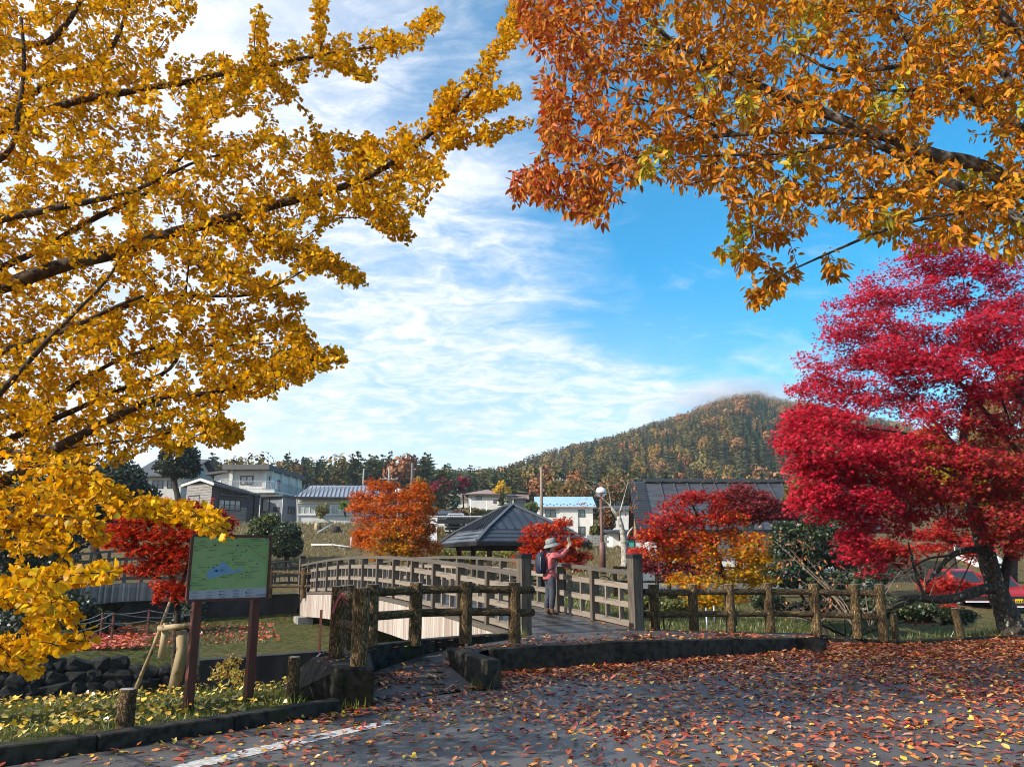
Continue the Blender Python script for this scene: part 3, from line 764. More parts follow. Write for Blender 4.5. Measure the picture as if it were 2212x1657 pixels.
# ------------------------------------------------------------------ foot bridge (17.6 m arched timber bridge)
BL = 17.6; BW = 2.24
def deck_z(s): return .37 + .29*math.sin(math.pi*min(max(s/BL, 0), 1)) 
def bp(s, off, dz=0):
    """point on the bridge: s along it, off across (negative = left rail)"""
    return V(B0[0] + AX[0]*s + AX[1]*off, B0[1] + AX[1]*s - AX[0]*off, deck_z(s) + dz)
AXV = V(AX[0], AX[1], 0); CRV = V(AX[1], -AX[0], 0)
def slope(s): return (deck_z(min(s + .05, BL)) - deck_z(max(s - .05, 0)))/.1
bridge = thing('foot_bridge', 'arched weathered grey timber foot bridge with lattice railings', 'bridge', bp(0, 0))
def build_bridge():
    t = bridge; rg = random.Random(3)
    nb = 13; bay = BL/nb
    # deck boards across
    nd = 140; w_ = BL/nd
    for i in range(nd):
        s = (i + .5)*w_; c = bp(s, 0, -.02)
        dz = slope(s); x = CRV; y = V(AXV.x, AXV.y, dz).normalized(); z = x.cross(y)
        if z.z < 0: z = -z
        inst('deck_board', unit_box(M_DECK), t, frame(x*(BW - .12), y*(w_ - .008), z*.04, c + V(0, 0, rg.uniform(-.003, .003))))
    for off in (-BW/2 - .02, 0, BW/2 + .02):
        mb = MB(); n = 24
        for i in range(n):
            a, b = bp(i*BL/n, off, -.18), bp((i+1)*BL/n, off, -.18); mb.bar(a, b, .12, .26)
        mb.build('girder', M_DCONC, t)
    for side in (-1, 1):
        off = side*BW/2; o2 = off + side*.10
        # side cladding boards
        nf = 196; wf = BL/nf
        for i in range(nf):
            s = (i + .5)*wf; hgt = .74
            c = bp(s, o2, -.07 - hgt/2)
            inst('cladding_board', unit_box(M_PLANK), t, frame(V(0, 0, 1)*hgt, AXV*(wf - .006), CRV*.022, c + CRV*side*rg.uniform(0, .004)))
        for i in range(nb*2):
            a, b = bp(i*BL/nb/2, o2 - side*.02, -.035), bp((i+1)*BL/nb/2, o2 - side*.02, -.035)
            bar('edge_beam', a, b, .13, .07, t, M_CAP)
        # pillars
        for s in (0, BL):
            e = 0 if s == 0 else -.0
            p = bp(s, off); d = 1 if s else -1
            g = p.z - .75
            mb = MB(); mb.box(V(p.x, p.y, p.z + .24), .19, .19, 2.0, .464)
            po = mb.build('pillar', M_PILLAR, t, bevel=.006)
            mb = MB(); mb.box(V(p.x, p.y, p.z + 1.265), .215, .215, .07, .464); mb.build('pillar_cap', M_BLACK, po, bevel=.006)
            if s == 0:
                mb = MB(); q = p + CRV*.0975 if side > 0 else p - AXV*.0
                if side > 0:
                    mb.bar(q + V(0, 0, .0), q + V(0, 0, 1.2), .012, .2, up=CRV.cross(V(0, 0, 1)))
                    mb.build('shade_plate', M_BLACK, po)  # black sheet painting the shaded right face of this pillar
        # rails per bay
        for i in range(nb):
            s0, s1 = i*bay, (i+1)*bay
            g0 = .095 if i == 0 else .0; g1 = .095 if i == nb-1 else .0
            a, b = s0 + g0, s1 - g1
            bar('handrail', bp(a, off, .96), bp(b, off, .96), .115, .075, t, M_CAP)
            pa = .05 if i else .095; pb = .05 if i < nb-1 else .095
            for hz in (.72, .40, .075):
                bar('rail', bp(s0 + pa, off, hz), bp(s1 - pb, off, hz), .05, .10, t, M_WOOD)
            for k in (1, 2):
                s = s0 + bay*k/3
                for lo, hi in ((.45, .67), (.125, .35)):
                    bar('baluster', bp(s, off - side*.0, lo), bp(s, off, hi), .085, .045, t, M_WOOD, up=AXV)
            if i:
                bar('post', bp(s0, off, -.05), bp(s0, off, .92), .165, .085, t, M_WOODV, up=AXV)
build_bridge()

# ------------------------------------------------------------------ log fences
random.seed(11)
def log_mesh(name, r, h, mt, top):
    mb = MB(); n = 14; lev = [0, .06, h*.2, h*.4, h*.6, h*.8, h - .015, h]
    vs = []; rj = [random.uniform(.93, 1.05) for _ in range(n)]
    for i, z in enumerate(lev):
        for k in range(n):
            a = 2*math.pi*k/n; rr = r*(rj[k] + random.uniform(-.03, .03) + (.035 if k % 2 else -.025))*(.95 if i == len(lev)-1 else 1)
            vs.append((rr*math.cos(a), rr*math.sin(a), z))
    m = len(lev); fs = [(i*n + k, i*n + (k+1) % n, (i+1)*n + (k+1) % n, (i+1)*n + k) for i in range(m-1) for k in range(n)]
    mb.add(vs, fs, 0, True); mb.add(vs[-n:], [tuple(range(n))], 1)
    me = bpy.data.meshes.new(name); me.from_pydata(mb.v, [], mb.f); me.materials.append(mt); me.materials.append(top)
    me.polygons.foreach_set('material_index', mb.mi); me.polygons.foreach_set('use_smooth', mb.sm); me.update(); return me
LOGS = [log_mesh('post', .092, 1.0, M_LOG, M_LOGTOP) for _ in range(4)]
RAILS = [log_mesh('rail', .058, 1.0, M_RAIL, M_RAIL) for _ in range(3)]
def log_post(p, h, parent, r=1.0, name='post', lean=(0, 0)):
    z = V(lean[0], lean[1], 1).normalized(); x = V(1, 0, 0); y = z.cross(x).normalized(); x = y.cross(z)
    a = random.uniform(0, 6.28); x2 = x*math.cos(a) + y*math.sin(a); y2 = z.cross(x2)
    return inst(name, random.choice(LOGS), parent, frame(x2*r, y2*r, z*h, p))
def log_rail(a, b, parent, r=1.0):
    """rails lie along local x so that the bark runs along them"""
    d = b - a; z = d; x = d.orthogonal().normalized(); y = d.normalized().cross(x)
    return inst('rail', random.choice(RAILS), parent, frame(x*r, y*r, z, a))
def log_fence(label, posts, rails, rh, group='log fences', ext=(0, 0), r=1.0):
    """posts: (base, height, drop of the base below ground); rails join neighbours at the heights rh"""
    t = thing('log_fence', label, 'fence', posts[0][0], group)
    for p, h in posts: log_post(p - V(0, 0, .06), h + .06, t, r)
    for i, j in rails:
        a, b = posts[i], posts[j]
        for f in rh:
            pa, pb = a[0] + V(0, 0, f*a[1]), b[0] + V(0, 0, f*b[1]); d = (pb - pa).normalized()
            log_rail(pa - d*.0, pb + d*.0, t, r*random.uniform(.94, 1.06))
    return t
def pix_post(u, vb, vt, z=None, Y=None):
    b = G(u, vb, z) if z is not None else P(u, vb, Y)
    top = P(u, vt, b.y); return b, top.z - b.z
nearp = [pix_post(897, 1384, 1258, z=.45), pix_post(1005, 1380, 1256, z=.45), pix_post(1112, 1379, 1258, z=.43)]
p800 = pix_post(800, 1393, 1262, z=.45); p745 = pix_post(746, 1402, 1263, z=.45)
pA = pix_post(726, 1418, 1266, z=.45); pB = pix_post(775, 1437, 1269, z=.45)
fence1 = log_fence('near brown log fence on the black kerb left of the bridge, ribbon on one rail', [pB, pA, p745, p800] + nearp,
          [(0, 1), (2, 3), (3, 4), (4, 5), (5, 6)], (.87, .47))
e = nearp[-1]
for f in (.86, .45):
    a = e[0] + V(0, 0, f*e[1]); log_rail(a, a + V(.28, .2, 0), fence1)
# ribbon
m_rib = mat('pink_ribbon', (.62, .12, .17), (.5, .09, .13), 20, 3, .6)
a = pA[0].lerp(pB[0], .32) + V(0, 0, .86*pA[1])
t = thing('ribbon', 'pink ribbon tied round the upper rail of the log fence', 'ribbon', a)
mb = MB(); mb.tube([a + V(.02*math.cos(q), .065*math.cos(q), .065*math.sin(q)) for q in np.linspace(0, 6.28, 12)], .012, 5); mb.build('knot', m_rib, t)
mb = MB()
for k, (dx, dz) in enumerate(((-.10, -.23), (.05, -.10))):
    b = a + V(-.03, -.07, .05); c = b + V(dx*.5, -.03, dz*.4); e2 = b + V(dx, -.02, dz)
    for p, q in ((b, c), (c, e2)): mb.bar(p, q, .022, .003, up=(.2, -1, .2))
mb.build('tail', m_rib, t)
rp = [(1415, 1366, 1262, 14.6), (1499, 1364, 1262, 14.95), (1580, 1364, 1261, 15.2), (1664, 1363, 1260, 15.45), (1765, 1365, 1261, 15.6), (1853, 1371, 1262, 15.6), (1910, 1378, 1262, 15.55)]
rposts = [pix_post(u, vb, vt, Y=y) for u, vb, vt, y in rp]
a0 = V(2.34, 14.36, rposts[0][0].z + .02)
fence2 = log_fence('long sunlit brown log fence to the right of the bridge', rposts, [(i, i+1) for i in range(6)], (.83, .37))
for f in (.83, .37): log_rail(a0 + V(0, 0, f*rposts[0][1]), rposts[0][0] + V(0, 0, f*rposts[0][1]), fence2)
# far log fence left of the bridge's end and along the lane on the right
q = [pix_post(582, 1288, 1222, Y=28), pix_post(639, 1288, 1213, Y=29), pix_post(654, 1288, 1226, Y=27.6), pix_post(684, 1288, 1226, Y=27.5)]
log_fence('weathered log fence at the far end of the bridge, right of the map board', [q[0], q[2], q[3]], [(0, 1), (1, 2)], (.8, .35))
q = [pix_post(u, 1284, 1222, Y=26.5 + .004*(u-1300)) for u in (1330, 1420, 1547, 1660, 1780)]
log_fence('thin dark log fence along the lane beyond the stream', q, [(i, i+1) for i in range(4)], (.93, .45), r=.72)
q = [pix_post(1320, 1262, 1222, Y=32), pix_post(1390, 1262, 1222, Y=32.4)]
# bollards
def bollard(u, vb, vt, label, z=None, Y=None, r=1.0, lean=(0, 0), mt=None):
    b, h = pix_post(u, vb, vt, z=z, Y=Y)
    t = thing('wooden_post', label, 'post', b, 'short wooden posts')
    log_post(b - V(0, 0, .05), h + .05, t, r, 'post_body', lean)
bollard(268, 1580, 1487, 'short dark wooden post on the leafy grass in front of the map board', z=.05, r=.85)
bollard(630, 1518, 1418, 'short wooden post beside the thin white hose', z=.04, r=.72)
bollard(1935, 1377, 1326, 'short brown post just behind the last post of the right fence', Y=15.9, r=.75)
bollard(2076, 1372, 1313, 'leaning brown post in front of the lichen covered branch', Y=15.9, r=.8, lean=(-.12, 0))
# hose from the block down into the grass
a = [G(695, 1413, .47), G(668, 1440, .3), G(650, 1468, .12), G(638, 1490, .05), G(632, 1508, .03)]
t = thing('hose', 'thin black and white hose hanging from the concrete block', 'hose', a[-1])
MB().tube(smooth_line(a, 2), .018, 8).build('black_pipe', M_BLACK, t)
MB().tube([p + V(-.014, -.012, .012) for p in smooth_line(a, 2)], .011, 6).build('white_stripe', mat('white_plastic', (.75, .75, .75)), t)

# ------------------------------------------------------------------ second bridge on the left and the one at the end
def small_bridge(label, A, B, nbay, clad, plank_n):
    """lattice railing in front of vertical cladding, seen from the stream"""
    A, B = Vector(A), Vector(B); d = B - A; L = d.length; x = d.normalized(); n = V(x.y, -x.x, 0).normalized()
    t = thing('timber_bridge', label, 'bridge', A, 'timber bridges')
    def q(f, dz, o=0): 
        return A + d*f + V(0, 0, dz + .16*math.sin(math.pi*f)) + n*o
    for i in range(nbay):
        f0, f1 = i/nbay, (i+1)/nbay; e = .04/L
        bar('handrail', q(f0, .98), q(f1, .98), .11, .07, t, M_CAP)
        for hz in (.72, .40, .10): bar('rail', q(f0 + e, hz), q(f1 - e, hz), .05, .10, t, M_WOODV)
        for k in (1, 2):
            f = f0 + (f1 - f0)*k/3
            bar('baluster', q(f, .45), q(f, .67), .042, .042, t, M_WOOD, up=x); bar('baluster', q(f, .15), q(f, .35), .042, .042, t, M_WOOD, up=x)
        bar('post', q(f0, -.05), q(f0, .945), .1, .1, t, M_WOODV, up=x)
    bar('post', q(1, -.1), q(1, 1.1), .15, .15, t, M_WOODV, up=x)
    for i in range(plank_n):
        f = (i + .5)/plank_n
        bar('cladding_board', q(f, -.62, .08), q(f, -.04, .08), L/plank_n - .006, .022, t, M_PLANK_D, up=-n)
    bar('deck_slab', q(0, -.08, -.8), q(1, -.08, -.8), 1.6, .12, t, M_DECK)
    return t
M_PLANK_D = mat('shaded_cladding_board', (.17, .155, .14), (.08, .072, .065), 3, 6, .85, .3, 10, stretch=(.5, 8, 8), rnd=.3, rndcol=(.34, .31, .29))  # darker copy of the cladding boards, with the bridge's shade in its colour
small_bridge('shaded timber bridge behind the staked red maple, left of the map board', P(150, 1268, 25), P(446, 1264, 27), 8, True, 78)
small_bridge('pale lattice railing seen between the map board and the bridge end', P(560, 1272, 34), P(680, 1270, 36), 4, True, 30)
# ------------------------------------------------------------------ map board
def hit(u, v, p0, n):
    r = ray(u, v); o = V(0, 0, CAMZ); k = (p0 - o).dot(n)/r.dot(n); return o + r*k
def map_board():
    a, b = G(406, 1530, .05), G(536, 1514, .05)
    e = V(b.x - a.x, b.y - a.y, 0).normalized(); n = V(e.y, -e.x, 0)          # n towards the camera
    if n.y > 0: n = -n
    t = thing('map_board', 'green area map board with blue lake on two dark red posts', 'map sign', a)
    for p, vt in ((a, 1290), (b, 1285)):
        top = hit(420, 1170, a, n).z
        bar('post', p - V(0, 0, .1), V(p.x, p.y, top), .085, .085, t, M_RUST, up=e)
    p0 = a + n*.085
    TL, TR, BL, BR = hit(413.6, 1157, p0, n), hit(583.6, 1158.5, p0, n), hit(402.7, 1297.5, p0, n), hit(576, 1291.5, p0, n)
    xl = ((TL - p0).dot(e) + (BL - p0).dot(e))/2; xr = ((TR - p0).dot(e) + (BR - p0).dot(e))/2
    zt = (TL.z + TR.z)/2; zb = (BL.z + BR.z)/2
    def q(fx, fy, d=0): 
        w = p0 + e*(xl + (xr - xl)*fx) + n*d; return V(w.x, w.y, zt + (zb - zt)*fy)
    mb = MB(); mb.prism([q(0, 0), q(1, 0), q(1, 1), q(0, 1)], n*.02)
    back = mb.build('panel', M_RUST, t)
    fw = .028
    fr = MB()
    for A, B in ((q(0, 0, .02), q(1, 0, .02)), (q(0, 1, .02), q(1, 1, .02))): fr.bar(A, B, .036, fw, up=(0, 0, 1))
    for A, B in ((q(0, .02, .02), q(0, .98, .02)), (q(1, .02, .02), q(1, .98, .02))): fr.bar(A, B, .034, fw, up=e)
    fr.build('frame', M_RUST, t)
    green = mat('map_print_green', (.20, .35, .115), (.28, .41, .16), 2.2, 5, .42, spec=.4)
    legend = mat('map_print_grey', (.40, .41, .47), (.37, .38, .45), 6, 3, .42)
    blue = mat('map_print_blue', (.16, .32, .52), (.17, .34, .55), 5, 3, .42)
    ink = mat('map_print_ink', (.02, .022, .03), rough=.45); inkb = mat('map_print_dark_blue', (.015, .04, .14), rough=.45)
    orange = mat('map_print_orange', (.42, .15, .05), rough=.45); grey = mat('map_print_road', (.20, .27, .13), rough=.45)
    white = mat('map_print_white', (.6, .6, .58), rough=.45)
    def mp(zx, zy, d=.026):
        fy = (zy - 100)/(893 - 100); l = 118 + (55 - 118)*fy; r = 1086 + (1038 - 1086)*fy
        fy2 = fy - .018*((zx - l)/(r - l)) * 0
        return q((zx - l)/(r - l), fy2, d)
    top = MB(); top.quad(mp(120, 106, .0225), mp(1080, 106, .0225), mp(1042, 752, .0225), mp(70, 778, .0225)); pr = top.build('map_sheet', green, t)
    lg = MB(); lg.quad(mp(70, 778, .0225), mp(1042, 752, .0225), mp(1036, 886, .0225), mp(60, 886, .0225)); lgo = lg.build('legend_sheet', legend, t)
    lake = [(280, 600), (290, 560), (318, 525), (330, 500), (365, 505), (400, 480), (430, 465), (455, 440), (480, 420), (500, 430), (510, 460), (545, 480), (575, 515), (610, 540), (640, 535), (665, 510), (695, 503), (715, 520), (700, 545), (650, 550), (610, 568), (560, 570), (490, 580), (440, 600), (390, 615), (345, 625), (310, 630)]
    mb = MB(); mb.add([mp(x, y, .0235) for x, y in lake], [tuple(range(len(lake)))]); mb.build('lake', blue, pr)
    def line(pts, w_, mt, nm, d=.0240, par=pr):
        mb = MB()
        for (x0, y0), (x1, y1) in zip(pts[:-1], pts[1:]):
            L = math.hypot(x1-x0, y1-y0); nx, ny = -(y1-y0)/L*w_/2, (x1-x0)/L*w_/2
            mb.quad(mp(x0+nx, y0+ny, d), mp(x1+nx, y1+ny, d), mp(x1-nx, y1-ny, d), mp(x0-nx, y0-ny, d))
        return mb.build(nm, mt, par)
    line([(130, 268), (230, 255), (300, 240), (390, 235), (430, 212), (540, 210), (600, 225), (640, 222), (720, 215), (770, 208), (800, 235), (840, 262), (900, 310), (980, 375), (1020, 350), (1058, 340)], 6, orange, 'main_road')
    for k, r_ in enumerate(([(140, 445), (200, 420), (280, 380), (350, 355), (450, 345), (520, 320), (600, 300), (650, 270), (700, 235), (750, 215)], [(310, 628), (400, 622), (470, 605), (540, 585), (620, 572), (700, 560), (780, 530), (850, 520)],
                  [(400, 625), (380, 690), (350, 750)], [(700, 560), (650, 650), (620, 740)], [(740, 620), (745, 690), (700, 750)], [(860, 250), (850, 330), (890, 400)], [(720, 190), (725, 155), (780, 160), (860, 210)], [(118, 390), (135, 430), (180, 470)], [(800, 640), (860, 690), (930, 720)])):
        line(r_, 2.6, grey, 'road')
    # captions too small to read in the photograph: rows of short strokes
    rg = random.Random(4); cap = MB(); ico = MB()
    def stroke(x, y, w_, h=5, m_=cap, d=.0246):
        m_.quad(mp(x, y - h/2, d), mp(x + w_, y - h/2, d), mp(x + w_, y + h/2, d), mp(x, y + h/2, d))
    def words(x, y, w_, h=5):
        e_ = x + w_
        while x < e_:
            k = rg.uniform(5, 16); stroke(x, y, min(k, e_ - x), h*rg.uniform(.7, 1.1)); x += k + 3
    for x, y, w_ in [(168, 117, 110), (525, 154, 72), (370, 186, 108), (190, 222, 90), (130, 284, 84), (305, 280, 100), (132, 245, 40), (258, 244, 40), (330, 240, 30), (530, 212, 36), (735, 222, 60), (858, 215, 110), (830, 247, 90), (687, 297, 86), (585, 350, 88), (450, 338, 50), (540, 316, 60), (285, 370, 70), (585, 382, 96), (788, 398, 60), (788, 412, 90), (650, 430, 110), (640, 458, 130), (175, 488, 108), (412, 410, 50), (500, 446, 46), (358, 468, 50), (195, 545, 74), (840, 494, 100), (840, 540, 130), (612, 548, 80), (105, 580, 82), (135, 612, 80), (175, 654, 70), (270, 656, 36), (470, 612, 96), (760, 560, 110), (760, 597, 90), (780, 626, 108), (665, 640, 56), (105, 682, 70), (88, 706, 172), (212, 752, 84), (360, 745, 70), (548, 590, 40), (725, 186, 62), (980, 380, 40)]:
        words(x, y, w_)
        if w_ > 80: words(x + 4, y + 9, w_*.7, 3)
    for x, y in [(150, 795), (150, 836), (150, 868), (320, 792), (318, 830), (318, 862), (480, 788), (480, 828), (480, 862), (645, 782), (645, 820), (645, 856), (805, 778), (805, 815), (805, 850)]:
        words(x - 36, y, 62, 5); words(x - 36, y + 9, 76, 3.5)
    words(905, 848, 112, 12)
    for x, y, w_ in [(380, 218, 22), (545, 428, 14), (612, 466, 14), (405, 466, 16), (306, 490, 14), (467, 411, 14), (266, 545, 14), (238, 636, 16), (268, 642, 16), (466, 614, 14), (586, 590, 14), (844, 540, 14), (765, 557, 16), (758, 597, 12), (760, 628, 16), (716, 618, 14), (690, 346, 16), (806, 230, 18), (640, 274, 14), (820, 497, 14), (596, 408, 16), (440, 826, 18), (440, 790, 14), (606, 786, 14), (765, 815, 20), (606, 858, 12), (894, 848, 10), (575, 726, 10), (712, 578, 16), (605, 314, 10), (488, 338, 10), (190, 464, 10)]:
        stroke(x - w_/2, y, w_, w_*.8, ico, .0246)
    cap.build('captions', ink, pr); ico.build('symbols', ink, pr)
    dots = MB()
    for x, y, r_ in [(640, 130, 10), (766, 278, 10), (905, 452, 10), (364, 494, 11), (656, 218, 13), (634, 435, 9)]:
        dots.add([mp(x + r_*math.cos(k), y + r_*math.sin(k), .0250) for k in np.linspace(0, 5.9, 12)], [tuple(range(12))])
    dots.build('blue_signs', inkb, pr)
    em = MB(); cx, cy_ = 1043, 140
    em.add([mp(x, y, .0246) for x, y in [(cx, 118), (cx+24, 132), (cx+20, 150), (cx, 168), (cx-20, 150), (cx-24, 132)]], [(0, 1, 2, 3, 4, 5)]); eo = em.build('emblem', ink, pr)
    em = MB()
    for dx in (-1, 0, 1):
        x0 = cx + dx*11; em.quad(mp(x0 - 2.5, 126, .0252), mp(x0 + 2.5, 126, .0252), mp(cx + dx*5 + 2, 158, .0252), mp(cx + dx*5 - 2, 158, .0252))
    em.build('emblem_stripes', white, pr)
    for x in (250, 415, 583, 745): line([(x + 4, 780), (x - 4, 878)], 2.2, white, 'legend_rule', .0246, lgo)
    num = MB()
    def text(s, x, y, size, m_, parent=pr):
        c = bpy.data.curves.new('lettering', 'FONT'); c.body = s; c.size = size; c.materials.append(m_); c.resolution_u = 3
        o = bpy.data.objects.new('lettering', c); COL.objects.link(o); o.parent = parent
        dg = bpy.context.evaluated_depsgraph_get(); me = bpy.data.meshes.new_from_object(o.evaluated_get(dg)); bpy.data.objects.remove(o)
        o = bpy.data.objects.new('lettering', me); COL.objects.link(o); o.parent = parent; o['kind'] = 'stuff'
        p = mp(x, y, .0256) - W0(parent); o.matrix_local = frame(e, V(0, 0, 1), n, p)
        return o
    u_ = (mp(200, 400) - mp(100, 400)).length/100
    text('西湖', 443, 532, 20*u_, inkb); text('Lake Saiko', 443, 550, 18*u_, inkb)
    text('青木ヶ原樹海', 822, 142, 18*u_, ink); text('Aokigahara Jukai Forest', 822, 162, 17*u_, ink)
    text('鳴沢村', 205, 178, 17*u_, ink); text('Narusawa Village', 158, 196, 18*u_, ink)
    text('No.26', 1008, 206, 27*u_, ink)
    lk = MB()
    for x0, x1, m_ in ((376, 390, 0), (396, 418, 0)):
        lk.quad(mp(x0, 522, .0246), mp(x1, 522, .0246), mp(x1, 550, .0246), mp(x0, 550, .0246))
    lk.build('height_table', inkb, pr)
map_board()

# ------------------------------------------------------------------ stakes of the young red maple
def stake(name, label, cat, pts): 
    t = thing(name, label, cat, pts[0][0]); return t
b0 = G(378, 1505, .0)
t = thing('tree_support', 'log frame that props up the young red maple', 'tree support', b0)
b = G(373, 1500, .0)
MB().tube([b, b + V(.07, 0, .5), P(392, 1362, b.y)], [.074, .07, .064], 10, jit=.06).build('prop_post', M_STAKE, t)
c = G(285, 1507, .0); MB().tube([c, P(330, 1400, c.y + .15), P(367, 1300, b.y + .05)], [.026, .024, .018], 8).build('brace_pole', M_STAKE, t)
MB().tube([P(342, 1357, b.y - .1), P(428, 1349, b.y - .08)], [.035, .032], 8).build('crossbar', M_STAKE, t)
c = G(421, 1494, .0); MB().tube([c, P(424, 1380, c.y + .1)], [.05, .045], 8).build('brace_pole', M_STAKE, t)
c = P(349, 1420, b.y - .05); MB().tube([c, P(360, 1345, b.y - .02)], [.05, .045], 8).build('brace_stub', M_STAKE, t)

# ------------------------------------------------------------------ rope fence on the far bank
def rope_fence():
    ps = [P(217, 1368, 20.2), P(241, 1372, 19.2), P(318, 1362, 21.5), P(95, 1378, 18), P(428, 1372, 22.5), P(690, 1398, 17.4)]
    ht = [1.0, .98, .95, 1.0, .9, 1.0]
    t = thing('rope_fence', 'thin rope fence sagging between rusty stakes along the stream', 'rope fence', ps[0])
    tp = []
    for p, vt in zip(ps, (1323, 1323, 1317, 1330, 1322, 1317)):
        h = P(500, vt, p.y).z; q_ = V(p.x, p.y, h); bar('post', p - V(0, 0, .1), q_, .045, .045, t, M_RUST); tp.append((p, h))
    def rope(a, b, f, sag):
        A = V(a[0].x, a[0].y, a[0].z + f*(a[1] - a[0].z)); B = V(b[0].x, b[0].y, b[0].z + f*(b[1] - b[0].z))
        pts = [A.lerp(B, k/8) - V(0, 0, sag*4*(k/8)*(1 - k/8)) for k in range(9)]
        MB().tube(pts, .012, 5).build('rope', M_ROPE, t)
    for f in (.97, .5):
        rope(tp[3], tp[0], f, .16); rope(tp[3], tp[1], f, .2); rope(tp[0], tp[2], f, .05); rope(tp[1], tp[4], f, .12); rope(tp[2], tp[4], f, .06)
M_ROPE = mat('weathered_rope', (.34, .31, .27), (.2, .18, .16), 20, 4, .9)
rope_fence()

# ------------------------------------------------------------------ globe lamps
def globe_lamp(label, u, v, rpx, Y, vb, sleeve):
    c = P(u, v, Y); r = rpx*Y*1.02/F; gz = P(u, vb, Y).z
    t = thing('street_lamp', label, 'street lamp', V(c.x, c.y, gz), 'globe street lamps')
    m_g = bpy.data.materials.get('clear_globe')
    if not m_g:
        m_g = mat('clear_globe', (.55, .57, .6), rough=.05, spec=.8); n_ = m_g.node_tree.nodes
        b = [x for x in n_ if x.type == 'BSDF_PRINCIPLED'][0]; b.inputs['Transmission Weight'].default_value = .75; b.inputs['IOR'].default_value = 1.08
    prof = [(r*math.sin(a), -r*math.cos(a)) for a in np.linspace(.42, math.pi - 1e-3, 16)]
    MB().lathe(c, prof, 24).build('globe', m_g, t)
    mw = bpy.data.materials.get('white_enamel') or mat('white_enamel', (.8, .8, .8), rough=.35)
    cap = [(r*1.012*math.sin(a), -r*1.012*math.cos(a)) for a in np.linspace(1.5, math.pi - 1e-3, 12)]
    MB().lathe(c, cap, 24).build('reflector_cap', mw, t)
    MB().lathe(c, [(.01, -r*.75), (.05, -r*.7), (.055, -r*.2), (.03, -.02), (.001, 0)], 12).build('bulb', mw, t)
    MB().lathe(c, [(.001, -r*1.14), (r*.45, -r*1.12), (r*.52, -r*.98), (r*.42, -r*.9), (.001, -r*.88)], 16).build('collar', M_BLACK, t)
    MB().tube([V(c.x, c.y, gz - .2), V(c.x, c.y, c.z - r*1.1)], [.068, .062], 12).build('pole', M_LAMP, t)
    MB().tube([V(c.x, c.y, gz - .2), V(c.x, c.y, sleeve - .05), V(c.x, c.y, sleeve)], [.125, .125, .075], 12).build('pole_base', M_LAMP, t)
M_LAMP = mat('brown_lamp_paint', (.12, .055, .042), (.15, .075, .06), 6, 4, .5)
globe_lamp('tall brown globe street lamp right of the person', 1298, 1063.5, 11, 30, 1228, P(1298, 1170, 30).z)
globe_lamp('globe street lamp mostly hidden behind the orange maple', 862, 1063.5, 9, 36, 1230, P(862, 1176, 36).z)

# ------------------------------------------------------------------ the person on the bridge
def skin(name, pts, edges, root, mt, parent, sub=2, loc=Vector()):
    """pts: {key: (co, radius or (rx, ry))}"""
    keys = list(pts); ix = {k: i for i, k in enumerate(keys)}
    me = bpy.data.meshes.new(name); me.from_pydata([tuple(Vector(pts[k][0])) for k in keys], [(ix[a], ix[b]) for a, b in edges], [])
    o = bpy.data.objects.new(name, me); COL.objects.link(o)
    md = o.modifiers.new('s', 'SKIN'); md.use_smooth_shade = True; md.branch_smoothing = .4
    sv = me.skin_vertices[0].data
    for k in keys:
        r = pts[k][1]; sv[ix[k]].radius = r if hasattr(r, '__len__') else (r, r)
        sv[ix[k]].use_root = (k == root)
    o.modifiers.new('d', 'SUBSURF').levels = sub; o.modifiers['d'].render_levels = sub
    dg = bpy.context.evaluated_depsgraph_get(); m2 = bpy.data.meshes.new_from_object(o.evaluated_get(dg))
    bpy.data.objects.remove(o)
    for p in m2.polygons: p.use_smooth = True
    m2.name = name; r_ = link(name, m2, parent, mt); return r_
